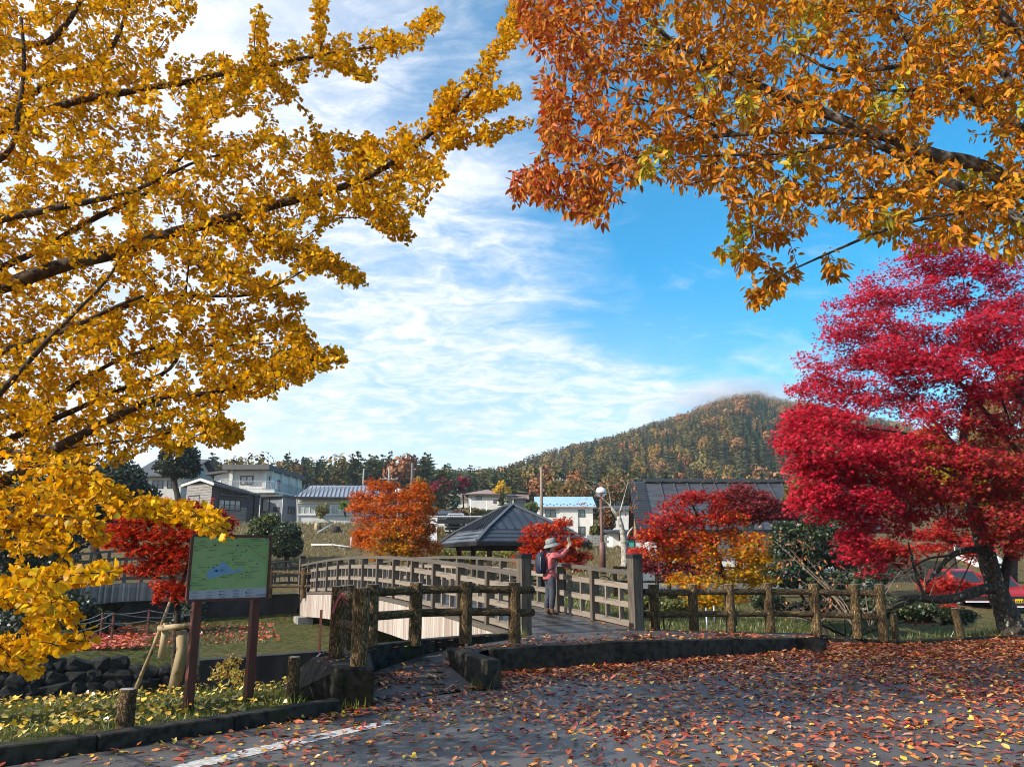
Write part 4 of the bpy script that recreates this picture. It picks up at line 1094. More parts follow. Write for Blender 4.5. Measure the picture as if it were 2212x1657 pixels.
def person():
    s0, o0 = 2.32, .68
    base = bp(s0, o0); base.z = deck_z(s0) + .005
    f = V(.955, .30, 0).normalized(); l = V(-f.y, f.x, 0)
    t = thing('person', 'person in pink jacket and grey bucket hat photographing with raised phone', 'person', base)
    def L(x, y, z): return f*x + l*y + V(0, 0, z)             # forward, left, up (local to the thing)
    sk = mat('skin', (.52, .31, .22), (.48, .28, .2), 8, 3, .55)
    jk = mat('pink_quilted_jacket', (.52, .125, .125), (.43, .095, .10), 10, 4, .55, spec=.3)
    nt = NT(jk.node_tree) if False else None
    dn = mat('dark_denim', (.028, .032, .045), (.065, .07, .09), 14, 5, .85)
    bt = mat('brown_suede', (.085, .045, .025), (.13, .075, .045), 20, 4, .9)
    hat = mat('grey_felt', (.24, .255, .25), (.19, .2, .2), 20, 4, .9)
    navy = mat('navy_nylon', (.012, .015, .035), (.022, .026, .055), 14, 4, .6)
    hair = mat('black_hair', (.012, .010, .009), rough=.5)
    A = {}
    A['pel'] = (L(0, 0, .79), .085); A['waist'] = (L(.0, 0, .93), .09); A['chest'] = (L(.01, 0, 1.08), .12); A['collar'] = (L(.015, 0, 1.195), .075)
    A['neck'] = (L(.03, 0, 1.245), .047); A['jaw'] = (L(.05, 0, 1.30), .062); A['head'] = (L(.05, 0, 1.365), .088); A['crown'] = (L(.04, 0, 1.43), .066)
    A['nose0'] = (L(.125, 0, 1.345), .022); A['nose'] = (L(.15, 0, 1.335), .011); A['chin'] = (L(.10, 0, 1.285), .03)
    E = [('pel', 'waist'), ('waist', 'chest'), ('chest', 'collar'), ('collar', 'neck'), ('neck', 'jaw'), ('jaw', 'head'), ('head', 'crown'), ('head', 'nose0'), ('nose0', 'nose'), ('jaw', 'chin')]
    arms = {}
    for sd, nm in ((1, 'l'), (-1, 'r')):
        A['hip'+nm] = (L(0, sd*.07, .74), .08); A['knee'+nm] = (L(.015 - sd*.012, sd*.08, .43), .06); A['ank'+nm] = (L(-.02 - sd*.02, sd*.085, .09), .042)
        A['toe'+nm] = (L(.10 - sd*.02, sd*.095, .04), .036)
        E += [('pel', 'hip'+nm), ('hip'+nm, 'knee'+nm), ('knee'+nm, 'ank'+nm), ('ank'+nm, 'toe'+nm)]
        sh = L(.02, sd*.135, 1.165); el = L(.19, sd*.15, 1.135); wr = L(.365, sd*.06, 1.285); hd = L(.405, sd*.045, 1.335)
        arms[nm] = (sh, el, wr, hd)
        A['sh'+nm] = (sh, .06); A['el'+nm] = (el, .042); A['wr'+nm] = (wr, .026); A['palm'+nm] = (hd, (.034, .02))
        E += [('chest', 'sh'+nm), ('sh'+nm, 'el'+nm), ('el'+nm, 'wr'+nm), ('wr'+nm, 'palm'+nm)]
        # fingers round the phone, thumb on its near side
        for k in range(4):
            b_ = hd + L(.012, sd*(.01), .008 + .014*k); m_ = b_ + L(.035 - .003*k, sd*.006, .018); e_ = m_ + L(.012, -sd*.022, .012)
            A['f%d%s' % (k, nm)] = (b_ + L(.006, 0, 0), .0095); A['g%d%s' % (k, nm)] = (m_, .0085); A['h%d%s' % (k, nm)] = (e_, .0075)
            E += [('palm'+nm, 'f%d%s' % (k, nm)), ('f%d%s' % (k, nm), 'g%d%s' % (k, nm)), ('g%d%s' % (k, nm), 'h%d%s' % (k, nm))]
        A['th'+nm] = (hd + L(-.008, -sd*.018, .022), .011); A['tt'+nm] = (hd + L(.006, -sd*.03, .052), .009)
        E += [('palm'+nm, 'th'+nm), ('th'+nm, 'tt'+nm)]
    body = skin('body', A, E, 'pel', sk, t)
    J = {'hem0': (L(0, 0, .66), (.15, .14)), 'hem': (L(0, 0, .71), (.16, .15)), 'pel': (L(0, 0, .80), (.16, .148)), 'waist': (L(0, 0, .93), (.145, .13)), 'chest': (L(.01, 0, 1.08), (.142, .122)), 'col': (L(.018, 0, 1.205), .082), 'nk': (L(.025, 0, 1.245), .06)}
    JE = [('hem0', 'hem'), ('hem', 'pel'), ('pel', 'waist'), ('waist', 'chest'), ('chest', 'col'), ('col', 'nk')]
    for nm in 'lr':
        sh, el, wr, hd = arms[nm]
        J['s'+nm] = (sh, .078); J['e'+nm] = (el, .058); J['m'+nm] = (el.lerp(wr, .55), .05); J['w'+nm] = (wr, .042)
        JE += [('chest', 's'+nm), ('s'+nm, 'e'+nm), ('e'+nm, 'm'+nm), ('m'+nm, 'w'+nm)]
    jo = skin('jacket', J, JE, 'waist', jk, t)
    # quilting: squeeze the surface into horizontal rolls
    for vv in jo.data.vertices:
        d = vv.co - vv.normal*0; k = abs(math.sin(vv.co.z*math.pi/.052)); vv.co += vv.normal*(.010*(k**.5) - .006)
    T = {'w0': (L(0, 0, .88), (.09, .085)), 'w': (L(0, 0, .78), (.115, .108))}
    TE = [('w0', 'w')]
    for sd, nm in ((1, 'l'), (-1, 'r')):
        T['h'+nm] = (L(0, sd*.075, .72), .102); T['k'+nm] = (L(.015 - sd*.012, sd*.08, .43), .075); T['c'+nm] = (L(-.015 - sd*.02, sd*.085, .26), .066); T['a'+nm] = (L(-.02 - sd*.02, sd*.085, .11), .06)
        TE += [('w', 'h'+nm), ('h'+nm, 'k'+nm), ('k'+nm, 'c'+nm), ('c'+nm, 'a'+nm)]
        B_ = {'a': (L(-.02 - sd*.02, sd*.085, .15), .056), 'b': (L(-.02 - sd*.02, sd*.085, .055), .056), 'c': (L(.06 - sd*.02, sd*.092, .04), .046), 'd': (L(.125 - sd*.02, sd*.1, .032), .036)}
        bo = skin('boot', B_, [('a', 'b'), ('b', 'c'), ('c', 'd')], 'a', bt, t)
        for vv in bo.data.vertices: vv.co.z = max(vv.co.z, .0)
    skin('trousers', T, TE, 'w', dn, t)
    # bucket hat, tipped back a little
    c = base + L(.035, 0, 1.385); hm = MB()
    prof = [(.165, -.035), (.150, -.012), (.112, .012), (.105, .05), (.098, .095), (.07, .118), (.001, .122)]
    hm.lathe((0, 0, 0), prof, 22); hm.lathe((0, 0, 0), [(.165, -.035), (.155, -.028), (.106, .006)], 22)
    rot = Matrix.Rotation(math.atan2(f.y, f.x), 4, 'Z') @ Matrix.Rotation(R(-14), 4, 'Y')
    hm.v = [tuple(c + (rot @ Vector((q[0]*1.06, q[1]*.95, q[2] - (.012 if q[2] < -.03 else 0))))) for q in hm.v]
    ho = hm.build('bucket_hat', hat, t)
    hb = MB(); hb.lathe((0, 0, 0), [(.1115, .016), (.1095, .036)], 22); hb.v = [tuple(c + (rot @ Vector((q[0]*1.06, q[1]*.95, q[2])))) for q in hb.v]
    hb.build('hat_band', mat('dark_grey_band', (.10, .105, .105), rough=.9), ho)
    H = {'a': (L(-.03, 0, 1.36), .085), 'b': (L(-.045, 0, 1.28), .05), 'c': (L(-.05, 0, 1.21), .025)}
    skin('hair', H, [('a', 'b'), ('b', 'c')], 'a', hair, t)
    ey = MB()
    for sd in (1, -1): ey.lathe(base + L(.128, sd*.03, 1.362), [(.001, -.007), (.007, 0), (.001, .007)], 8)
    ey.build('eye', hair, t)
    # phone held by both hands
    ph = base + L(.448, 0, 1.375); pt = thing('mobile_phone', 'phone in pale yellow case held up in both hands', 'phone', ph)
    up = (V(0, 0, 1)*.96 - f*.26).normalized(); fq = (f*.62 - V(0, .78, 0)).normalized()
    mb = MB(); mb.bar(ph - up*.0, ph + up*.15, .078, .009, up=fq); mb.build('case', mat('pale_yellow_case', (.72, .55, .30), rough=.5), pt, bevel=.003)
    mb = MB(); mb.bar(ph + up*.006 - fq*.006, ph + up*.144 - fq*.006, .07, .002, up=fq); mb.build('screen', glass_mat('phone_glass'), pt)
    # backpack
    bc = base + L(-.185, 0, 1.0); bpk = thing('backpack', 'dark navy backpack with grey trim on the person\'s back', 'backpack', bc)
    mb = MB(); sec = []
    for z, dx, wy in ((-.20, .05, .10), (-.17, .085, .125), (0, .095, .13), (.12, .082, .12), (.19, .055, .095), (.215, .02, .05)):
        ring = []
        for k in range(16):
            a = 2*math.pi*k/16; cx, sx = math.cos(a), math.sin(a)
            ring.append(L(math.copysign(abs(cx)**.6, cx)*dx - .02, math.copysign(abs(sx)**.6, sx)*wy, z) + bc)
        sec.append(ring)
    vs = [p for r_ in sec for p in r_]; m = len(sec)
    mb.add(vs, [(i*16 + k, i*16 + (k+1) % 16, (i+1)*16 + (k+1) % 16, (i+1)*16 + k) for i in range(m-1) for k in range(16)], 0, True)
    mb.add(sec[0], [tuple(range(16))[::-1]]); mb.add(sec[-1], [tuple(range(16))]); mb.build('bag', navy, bpk)
    mb = MB()
    for sd in (1, -1): mb.tube([bc + L(-.06, sd*.13, .13), bc + L(-.07, sd*.132, 0), bc + L(-.06, sd*.13, -.13)], .008, 6)
    mb.tube([bc + L(-.02, 0, .21), bc + L(-.0, .02, .26), bc + L(.04, 0, .22)], .012, 6)
    mb.build('trim', mat('grey_trim', (.25, .25, .27), rough=.6), bpk)
    for sd in (1, -1):
        pts = [bc + L(.06, sd*.09, .19), bc + L(.14, sd*.115, .245), bc + L(.255, sd*.12, .20), bc + L(.315, sd*.135, .08), bc + L(.28, sd*.155, -.02), bc + L(.16, sd*.165, -.10), bc + L(.06, sd*.12, -.16)]
        MB().tube(smooth_line(pts, 2), .016, 6).build('strap', navy, bpk)
    return t
person()

# ------------------------------------------------------------------ bicycle by the lane
def bicycle(c, ang, label):
    t = thing('bicycle', label, 'bicycle', c); x = V(math.cos(ang), math.sin(ang), 0)
    def q(a, z): return c + x*a + V(0, 0, z)
    for a in (-.5, .52):
        mb = MB(); ctr = q(a, .33); ring = [ctr + x*.32*math.cos(k) + V(0, 0, .32*math.sin(k)) for k in np.linspace(0, 2*math.pi, 25)]
        mb.tube(ring, .02, 6, cap=False); wl = mb.build('wheel', M_BLACK, t)
        mb = MB()
        for k in range(10): mb.tube([ctr, ctr + x*.3*math.cos(k*.628) + V(0, 0, .3*math.sin(k*.628))], .003, 3)
        mb.build('spokes', M_GALV, wl)
    mb = MB()
    for a, b in ((q(-.5, .33), q(-.05, .3)), (q(-.05, .3), q(-.2, .8)), (q(-.2, .72), q(.35, .78)), (q(-.05, .3), q(.38, .7)), (q(-.5, .33), q(-.19, .72)), (q(.33, .92), q(.52, .33))): mb.tube([a, b], .018, 6)
    mb.build('frame', mat('dark_green_paint', (.03, .05, .045), rough=.4), t)
    y = V(-x.y, x.x, 0)
    mb = MB(); mb.tube([q(.33, .9), q(.33, 1.0)], .015, 6); mb.tube([q(.25, 1.02) + y*.27, q(.35, 1.0) + y*.1, q(.35, 1.0) - y*.1, q(.25, 1.02) - y*.27], .014, 6); mb.build('handlebar', M_GALV, t)
    mb = MB(); mb.hexa([q(-.32, .82) + y*.09, q(-.32, .82) - y*.09, q(-.06, .82) - y*.03, q(-.06, .82) + y*.03], [q(-.32, .88) + y*.09, q(-.32, .88) - y*.09, q(-.06, .86) - y*.03, q(-.06, .86) + y*.03]); mb.build('saddle', M_BLACK, t)
c = P(1332, 1250, 28.5); c.z = .32
bicycle(c, .25, 'dark bicycle parked by the lane, half hidden behind the bridge railing')

# ------------------------------------------------------------------ cars
def car(label, c, paint, group='cars parked beyond the trees', plate=True, h=1.6, wd=1.48):
    """small car seen from its front, facing -y"""
    t = thing('parked_car', label, 'car', c, group)
    def q(x, y, z): return c + V(x, y, z)
    hw = wd/2; mb = MB()
    st = [(-.05, .30, .52, hw*.86), (0, .26, .78, hw*.95), (.35, .24, .93, hw*1.0), (.95, .22, 1.0, hw), (1.6, .2, 1.0, hw), (3.2, .22, .98, hw*.98), (3.38, .35, .9, hw*.92)]
    vs = []
    for y, zb, zt, w_ in st: vs += [q(-w_, y, zb + .06), q(-w_*.94, y, zb), q(w_*.94, y, zb), q(w_, y, zb + .06), q(w_, y, zt - .1), q(w_*.9, y, zt), q(-w_*.9, y, zt), q(-w_, y, zt - .1)]
    n = 8; m = len(st); fs = [(i*n + k, i*n + (k+1) % n, (i+1)*n + (k+1) % n, (i+1)*n + k) for i in range(m-1) for k in range(n)] + [tuple(range(n))[::-1], tuple(range((m-1)*n, m*n))]
    mb.add(vs, fs, 0, False)
    cb = [(.75, hw*.9, .98), (1.35, hw*.78, h - .06), (1.7, hw*.76, h), (2.9, hw*.76, h - .02), (3.32, hw*.88, .98)]
    vs = []
    for y, w_, z in cb: vs += [q(-w_, y, z), q(w_, y, z)]
    mb.add(vs, [(0, 1, 3, 2), (2, 3, 5, 4), (4, 5, 7, 6), (6, 7, 9, 8), (0, 2, 4, 6, 8), (1, 9, 7, 5, 3)], 0)
    body = mb.build('body', paint, t)
    gl = glass_mat('car_glass', (.03, .035, .04)) if 'car_glass' not in bpy.data.materials else bpy.data.materials['car_glass']
    w1, w2 = hw*.82, hw*.70
    mb = MB(); mb.quad(q(-w1, .80, 1.01), q(w1, .80, 1.01), q(w2, 1.28, h - .12), q(-w2, 1.28, h - .12)); mb.v = [tuple(Vector(p) + V(0, -.012, .012)) for p in mb.v]; mb.build('windscreen', gl, t)
    for sd in (-1, 1):
        mb = MB(); mb.quad(q(sd*(hw*.885), 1.05, 1.03), q(sd*(hw*.885), 2.9, 1.03), q(sd*hw*.785, 2.7, h - .1), q(sd*hw*.785, 1.5, h - .1)); mb.v = [tuple(Vector(p) + V(sd*.008, 0, 0)) for p in mb.v]; mb.build('side_window', gl, t)
        mb = MB(); mb.bar(q(sd*hw*.62, -.02, .72), q(sd*hw*.92, .05, .74), .06, .15, up=(0, 0, 1)); mb.build('headlight', bpy.data.materials.get('headlight_lens') or mat('headlight_lens', (.75, .77, .8), rough=.1, spec=.8), t)
        mb = MB(); mb.bar(q(sd*(hw + .02), .85, 1.02), q(sd*(hw + .14), .85, 1.02), .08, .12); mb.build('mirror', paint, t)
        for y in (.55, 2.75):
            cc = q(sd*(hw - .09), y, .28); mb = MB()
            ring = [cc + V(0, .21*math.cos(k), .21*math.sin(k)) for k in np.linspace(0, 2*math.pi, 17)]; mb.tube(ring, .07, 8, cap=False)
            wl = mb.build('wheel', M_BLACK, t); mb = MB(); mb.tube([cc - V(.05, 0, 0), cc + V(.05, 0, 0)], .16, 14); mb.build('rim', M_GALV, wl)
    mb = MB(); mb.box(q(0, -.055, .62), wd*.5, .03, .1); mb.build('grille', M_BLACK, t)
    mb = MB(); mb.box(q(0, -.03, .40), wd*.9, .1, .16); mb.build('bumper', M_BLACK, t)
    mb = MB(); mb.box(q(0, -.03, .24), wd*.92, .1, .05); mb.build('lower_lip', bpy.data.materials.get('white_enamel'), t)
    if plate:
        mb = MB(); mb.box(q(-.05, -.085, .48), .33, .012, .165)
        pl_ = mb.build('number_plate', bpy.data.materials.get('yellow_plate') or mat('yellow_plate', (.72, .48, .02), rough=.4), t)
        mb = MB()
        for k in range(4): mb.box(q(-.16 + .075*k, -.093, .455), .04, .004, .07)
        mb.build('plate_digits', M_BLACK, pl_)
    for k in (-.3, .2): MB().bar(q(k - .28, .795, 1.0), q(k + .1, .79, 1.03), .02, .015).build('wiper', M_BLACK, t)
M_RED = mat('red_car_paint', (.36, .018, .014), rough=.25, spec=.6)
M_WHT = mat('white_car_paint', (.7, .7, .7), rough=.25, spec=.6)
M_SIL = mat('silver_car_paint', (.45, .46, .48), rough=.28, metal=.4)
def at_ground(u, Y):
    p = P(u, 1200, Y); p.z = float(height(p.x, Y)); return p
car('red car with yellow number plate right of the crimson maple trunk', at_ground(2188, 34) + V(0, 0, .05), M_RED)
car('red car left of the maple trunk, mostly hidden behind leaves', at_ground(2108, 34.5) + V(0, 0, .05), M_RED, plate=False)
car('white van up the slope behind the crimson maple', at_ground(2140, 50) + V(0, 0, .02), M_WHT, plate=False, h=1.9)
car('silver car in the shade under the carport', at_ground(980, 57) + V(0, 0, .02), M_SIL, plate=False)
# ------------------------------------------------------------------ buildings
M_WHITE = mat('white_render', (.66, .64, .60), (.58, .56, .52), 1.2, 5, .9)
M_CREAM = mat('cream_render', (.55, .53, .47), (.48, .46, .41), 1.2, 5, .9)
M_TILEW = mat('grey_brick_tile', (.27, .25, .23), (.21, .195, .18), 3, 5, .85)
M_TILEB = mat('slate_siding', (.085, .088, .10), (.06, .062, .072), 2, 5, .8)
M_ROOFD = mat('dark_metal_roof', (.045, .05, .06), (.06, .066, .078), 2, 5, .42, metal=.3, spec=.5)
M_ROOFG = mat('grey_metal_roof', (.085, .09, .10), (.055, .058, .065), 1.3, 6, .5, metal=.25, stretch=(1, 3, 1))
M_ROOFL = mat('light_metal_roof', (.30, .33, .38), (.26, .29, .34), 2, 4, .35, metal=.35)
M_ROOFB = mat('pale_blue_metal_roof', (.33, .50, .62), (.28, .44, .56), 1.2, 5, .5)
M_ROOFT = mat('brown_pink_roof', (.30, .21, .18), (.24, .165, .145), 2, 4, .8)
M_TRIM = mat('grey_brown_trim', (.12, .11, .105), (.10, .092, .088), 3, 4, .7)
M_FRAME = mat('black_window_frame', (.012, .012, .013), rough=.5)
M_FRAMEB = mat('bronze_window_frame', (.07, .05, .035), rough=.5)
M_FRAMEW = mat('white_window_frame', (.68, .68, .68), rough=.5)
M_PANE = mat('window_pane', (.05, .055, .06), (.10, .11, .115), 1.2, 3, .08, spec=.8)
M_CURT = mat('curtained_pane', (.40, .39, .36), (.30, .30, .29), 1.5, 3, .15, spec=.7, stretch=(9, 9, .4))
M_TAN = mat('tan_gable_board', (.30, .19, .115), (.25, .155, .09), 1.4, 5, .75)
def window(parent, C, d, n, a0, a1, z0, z1, panes=2, fm=None, pm=None, fw=.06, bars=0):
    """frame proud of the wall (C, direction d, outward normal n), panes as sub-parts"""
    fm = fm or M_FRAME; pm = pm or M_PANE
    def q(a, z, o=0): return V(C.x + d.x*a + n.x*o, C.y + d.y*a + n.y*o, z)
    mb = MB()
    for z in (z0, z1): mb.bar(q(a0 - fw/2, z, .03), q(a1 + fw/2, z, .03), .07, fw)
    for k in range(panes + 1):
        a = a0 + (a1 - a0)*k/panes; mb.bar(q(a, z0 + fw/2, .03), q(a, z1 - fw/2, .03), .06 if k in (0, panes) else .05, fw*(1 if k in (0, panes) else .8), up=d)
    for k in range(bars): 
        z = z0 + (z1 - z0)*(k + 1)/(bars + 1); mb.bar(q(a0, z, .035), q(a1, z, .035), .05, fw*.5)
    fo = mb.build('window', fm, parent)
    for k in range(panes):
        b0, b1 = a0 + (a1 - a0)*k/panes + fw*.3, a0 + (a1 - a0)*(k+1)/panes - fw*.3
        mb = MB(); mb.prism([q(b0, z0, .008), q(b1, z0, .008), q(b1, z1, .008), q(b0, z1, .008)], n*.012); mb.build('pane', pm, fo)
    return fo
class Wall:
    def __init__(s, u0, Y0, u1, Y1, v=1080):
        s.A, s.B = P(u0, v, Y0), P(u1, v, Y1); s.d = V(s.B.x - s.A.x, s.B.y - s.A.y, 0); s.L = s.d.length; s.d.normalize()
        s.n = V(s.d.y, -s.d.x, 0)
    def az(s, u, v):
        p = hit(u, v, s.A, s.n); return (p - s.A).dot(s.d), p.z
    def win(s, parent, u0, v0, u1, v1, **k):
        um, vm = (u0+u1)/2, (v0+v1)/2
        a0, a1 = s.az(u0, vm)[0], s.az(u1, vm)[0]; zt, zb = s.az(um, v0)[1], s.az(um, v1)[1]
        return window(parent, s.A, s.d, s.n, a0, a1, zb, zt, **k)
def slab(name, pts, th, m, parent):
    pts = [Vector(p) for p in pts]; return MB().prism([p - V(0, 0, th) for p in pts], V(0, 0, th)).build(name, m, parent)
def vprism(name, plan, z0, z1, m, parent):
    """walls over a plan; z1 may be a list (one height per corner)"""
    n = len(plan); z1 = z1 if hasattr(z1, '__len__') else [z1]*n
    mb = MB(); lo = [V(p.x, p.y, z0) for p in plan]; hi = [V(p.x, p.y, z) for p, z in zip(plan, z1)]
    mb.add(lo + hi, [tuple(range(n))[::-1], tuple(range(n, 2*n))] + [(i, (i+1) % n, n + (i+1) % n, n + i) for i in range(n)])
    return mb.build(name, m, parent)

# dark house with tiled walls
def dark_house():
    wl = Wall(402, 76.5, 457, 74); wr = Wall(457, 74, 561, 78.5)
    t = thing('house', 'dark slate sided house on stilts with lit brick tiled bay', 'house', V(wl.B.x, wl.B.y, 4.3))
    zb = wl.az(457, 1126)[1]; zc = wl.az(440, 1039)[1]; zl = wl.az(404, 1047)[1]; zr = wr.az(556, 1069)[1]
    bk = wl.A + wr.B - wl.B
    vprism('wall', [wl.A, wl.B + (wl.A-wl.B)*.0, wr.B, bk], zb, [zl, zc, zr, zr - .3], M_TILEB, t)
    # tile courses: brick-sized tiles would be far below a pixel, so the lit bay is a skin of wide tile rows
    rows = 14
    for k in range(rows):
        z0_, z1_ = zb + (zc - .35 - zb)*k/rows, zb + (zc - .35 - zb)*(k+1)/rows - .03
        a = wl.A + wl.d*.05 + wl.n*.02; b = wl.B - wl.d*.01 + wl.n*.02
        MB().prism([V(a.x, a.y, z0_), V(b.x, b.y, z0_), V(b.x, b.y, z1_), V(a.x, a.y, min(z1_, zl - .1 + .02*k))], wl.n*.03).build('tile_row', M_TILEW, t)
        if k < 6:
            a = wr.A + wr.d*wr.az(476, 1100)[0] + wr.n*.02; b = wr.A + wr.d*wr.az(532, 1100)[0] + wr.n*.02
            MB().prism([V(a.x, a.y, z0_), V(b.x, b.y, z0_), V(b.x, b.y, z1_), V(a.x, a.y, z1_)], wr.n*.03).build('tile_row', M_TILEW, t)
    Lf = P(392, 1047, 77.6); Rf = P(434, 1033, 74.6); Ef = P(463, 1043, 72.6); Eb = P(557, 1066.5, 77.6)
    dirr = (Eb - Ef)
    slab('roof', [Lf, Rf, Rf + dirr, Lf + dirr], .2, M_ROOFD, t); slab('roof', [Rf, Ef, Eb, Rf + dirr], .2, M_ROOFD, t)
    for a, b in ((Lf, Rf), (Rf, Ef), (Ef, Eb)): MB().bar(a - V(0, .06, .12), b - V(0, .06, .12), .08, .24).build('fascia', M_CREAM if a is not Ef else M_TRIM, t)
    MB().bar(P(500, 1058.5, 75.4), P(556, 1066, 77.4), .5, .08).build('fascia', M_CREAM, t)
    wl.win(t, 408, 1071, 431, 1094, panes=2, pm=M_PANE, fw=.12)
    wr.win(t, 472, 1080, 519, 1102, panes=4, pm=M_CURT, fw=.1, bars=1)
    a = wr.A + wr.d*wr.az(472, 1070)[0]; b = wr.A + wr.d*wr.az(530, 1070)[0]; z = wr.az(500, 1067)[1]
    slab('window_hood', [V(a.x, a.y, z), V(b.x, b.y, z), V(b.x, b.y, z - .15) + wr.n*.7, V(a.x, a.y, z - .15) + wr.n*.7], .08, M_ROOFD, t)
    vprism('void_shade', [wl.A + V(1.0, 1.6, 0), wl.B + V(.3, 1.4, 0), wr.B + V(-.5, .9, 0), bk], 3.0, zb - .02, M_FRAME, t)  # black mass standing in for the shade in the open space below
    for w_, a in ((wr, .3), (wr, wr.L - .25), (wl, 1.5)):
        p = w_.A + w_.d*a - w_.n*.15; bar('stilt', V(p.x, p.y, 3.0), V(p.x, p.y, zb), .16, .16, t, M_CREAM if a > 1 else M_TRIM)
    MB().tube([V(wr.B.x, wr.B.y, zr) + wr.n*.08 - wr.d*.7, V(wr.B.x, wr.B.y, zb) + wr.n*.08 - wr.d*.7], .05, 6).build('downpipe', M_FRAME, t)
dark_house()
def annex():
    w_ = Wall(563, 79, 612, 77.5); w2 = Wall(612, 77.5, 642, 80)
    t = thing('house_annex', 'grey flat roofed annex between dark house and long white house', 'annex', V(w_.A.x, w_.A.y, 4.4))
    zb = 3.4; zt = w_.az(590, 1074)[1]
    bk = w_.A + w2.B - w_.B
    vprism('wall', [w_.A, w_.B, w2.B, bk], zb, zt, mat('blue_grey_siding', (.17, .18, .20), (.14, .148, .165), 2, 4, .85), t)
    slab('roof', [V(w_.A.x - .3, w_.A.y - .4, zt + .2), V(w_.B.x + .1, w_.B.y - .5, zt + .2), V(w2.B.x + .5, w2.B.y, zt + .15), V(bk.x - .3, bk.y, zt + .2)], .18, M_ROOFD, t)
    w_.win(t, 592, 1096, 603, 1104, panes=2, fw=.07); w2.win(t, 622, 1095, 636, 1109, panes=2, fw=.07)
    w_.win(t, 568, 1075, 582, 1105, panes=1, pm=M_CURT, fw=.08)
    for u in (613, 611): 
        a, z = w_.az(u - 1, 1077); p = w_.A + w_.d*a + w_.n*.06; MB().tube([V(p.x, p.y, zt), V(p.x, p.y, zb)], .04, 6).build('downpipe', M_CREAM, t); break
annex()
def white_house():
    wf = Wall(498, 86, 578, 86); wr = Wall(578, 86, 650, 98.5)
    t = thing('house', 'white flat roofed two storey house standing behind the dark house', 'house', V(wf.A.x, wf.A.y, 4.5))
    zt = wf.az(540, 1011)[1]; bk = wf.A + wr.B - wf.B
    vprism('wall', [wf.A, wf.B, wr.B, bk], 4.0, zt, M_WHITE, t)
    for u0, u1 in ((498, 505), (570, 578)):
        a0, a1 = wf.az(u0, 1030)[0], wf.az(u1, 1030)[0]; p, q_ = wf.A + wf.d*a0, wf.A + wf.d*a1
        MB().prism([V(p.x, p.y - .01, 8.2), V(q_.x, q_.y - .01, 8.2), V(q_.x, q_.y - .01, zt), V(p.x, p.y - .01, zt)], V(0, -.35, 0)).build('pilaster', M_WHITE, t)
    for f in (.02, .3, .55, .8):
        p = wr.A + wr.d*wr.L*f; MB().prism([V(p.x, p.y, 4.2), V(p.x, p.y, zt), V(p.x, p.y, zt) + wr.d*.35, V(p.x, p.y, 4.2) + wr.d*.35], wr.n*.3).build('pilaster', M_WHITE, t)
    FL, FR, BR = P(481, 1003.5, 84.6), P(582, 1003.5, 84.6), P(662, 1029.5, 99)
    BL = FL + (BR - FR); slab('roof', [FL, FR, BR, BL], .52, M_TRIM, t)
    wf.win(t, 520, 1029, 546, 1046, panes=2, fm=M_FRAMEB, pm=M_CURT, fw=.13)
    wr.win(t, 581, 1030, 587, 1041, panes=1, fm=M_FRAMEB); wr.win(t, 599, 1038, 608, 1062, panes=2, fm=M_FRAMEB); wr.win(t, 623, 1045, 629, 1068, panes=1, fm=M_FRAMEB)
    # balcony
    zf = wf.az(540, 1060)[1]
    a, b, c = V(wf.A.x - .3, wf.A.y - 1.0, zf), V(wf.B.x + 1.0, wf.B.y - 1.0, zf), V(wr.B.x + 1.0, wr.B.y, zf)
    slab('balcony_floor', [a, b, c, V(wr.B.x, wr.B.y, zf), V(wf.B.x, wf.B.y, zf), V(wf.A.x - .3, wf.A.y, zf)], .3, M_WHITE, t)
    mb = MB()
    for p, q_ in ((a, b), (b, c)):
        for h in (.1, 1.0): mb.bar(p + V(0, 0, h), q_ + V(0, 0, h), .04, .05)
        n_ = int((q_ - p).length/.16)
        for k in range(n_ + 1): r_ = p.lerp(q_, k/n_); mb.bar(r_ + V(0, 0, .1), r_ + V(0, 0, 1.0), .022, .022)
    mb.build('balcony_railing', M_GALV, t)
    # lower wing on the left
    w3 = Wall(458, 86.5, 497.5, 86.5); z3 = w3.az(470, 1018)[1]
    vprism('side_wing', [w3.A, w3.B, w3.B + V(0, 5, 0), w3.A + V(0, 5, 0)], 4.0, [z3 - .5, z3, z3, z3 - .5], M_WHITE, t)
    slab('side_roof', [P(444, 1021, 86), P(499, 1014, 86), P(499, 1014, 86) + V(0, 6, 0), P(444, 1021, 86) + V(0, 6, 0)], .25, M_TRIM, t)
    w3.win(t, 477, 1036, 496, 1048, panes=2, fm=M_FRAMEW, pm=M_CURT)
white_house()
def seams(parent, A, B, C, D, n, m, w_=.05, h=.06, name='seam'):
    """ribs from the line AB (eave) to DC (ridge)"""
    for k in range(n + 1):
        f = k/n; p, q_ = A.lerp(B, f), D.lerp(C, f)
        if (p - q_).length < .2: continue
        bar(name, p + V(0, 0, h*.4), q_ + V(0, 0, h*.4), w_, h, parent, m)
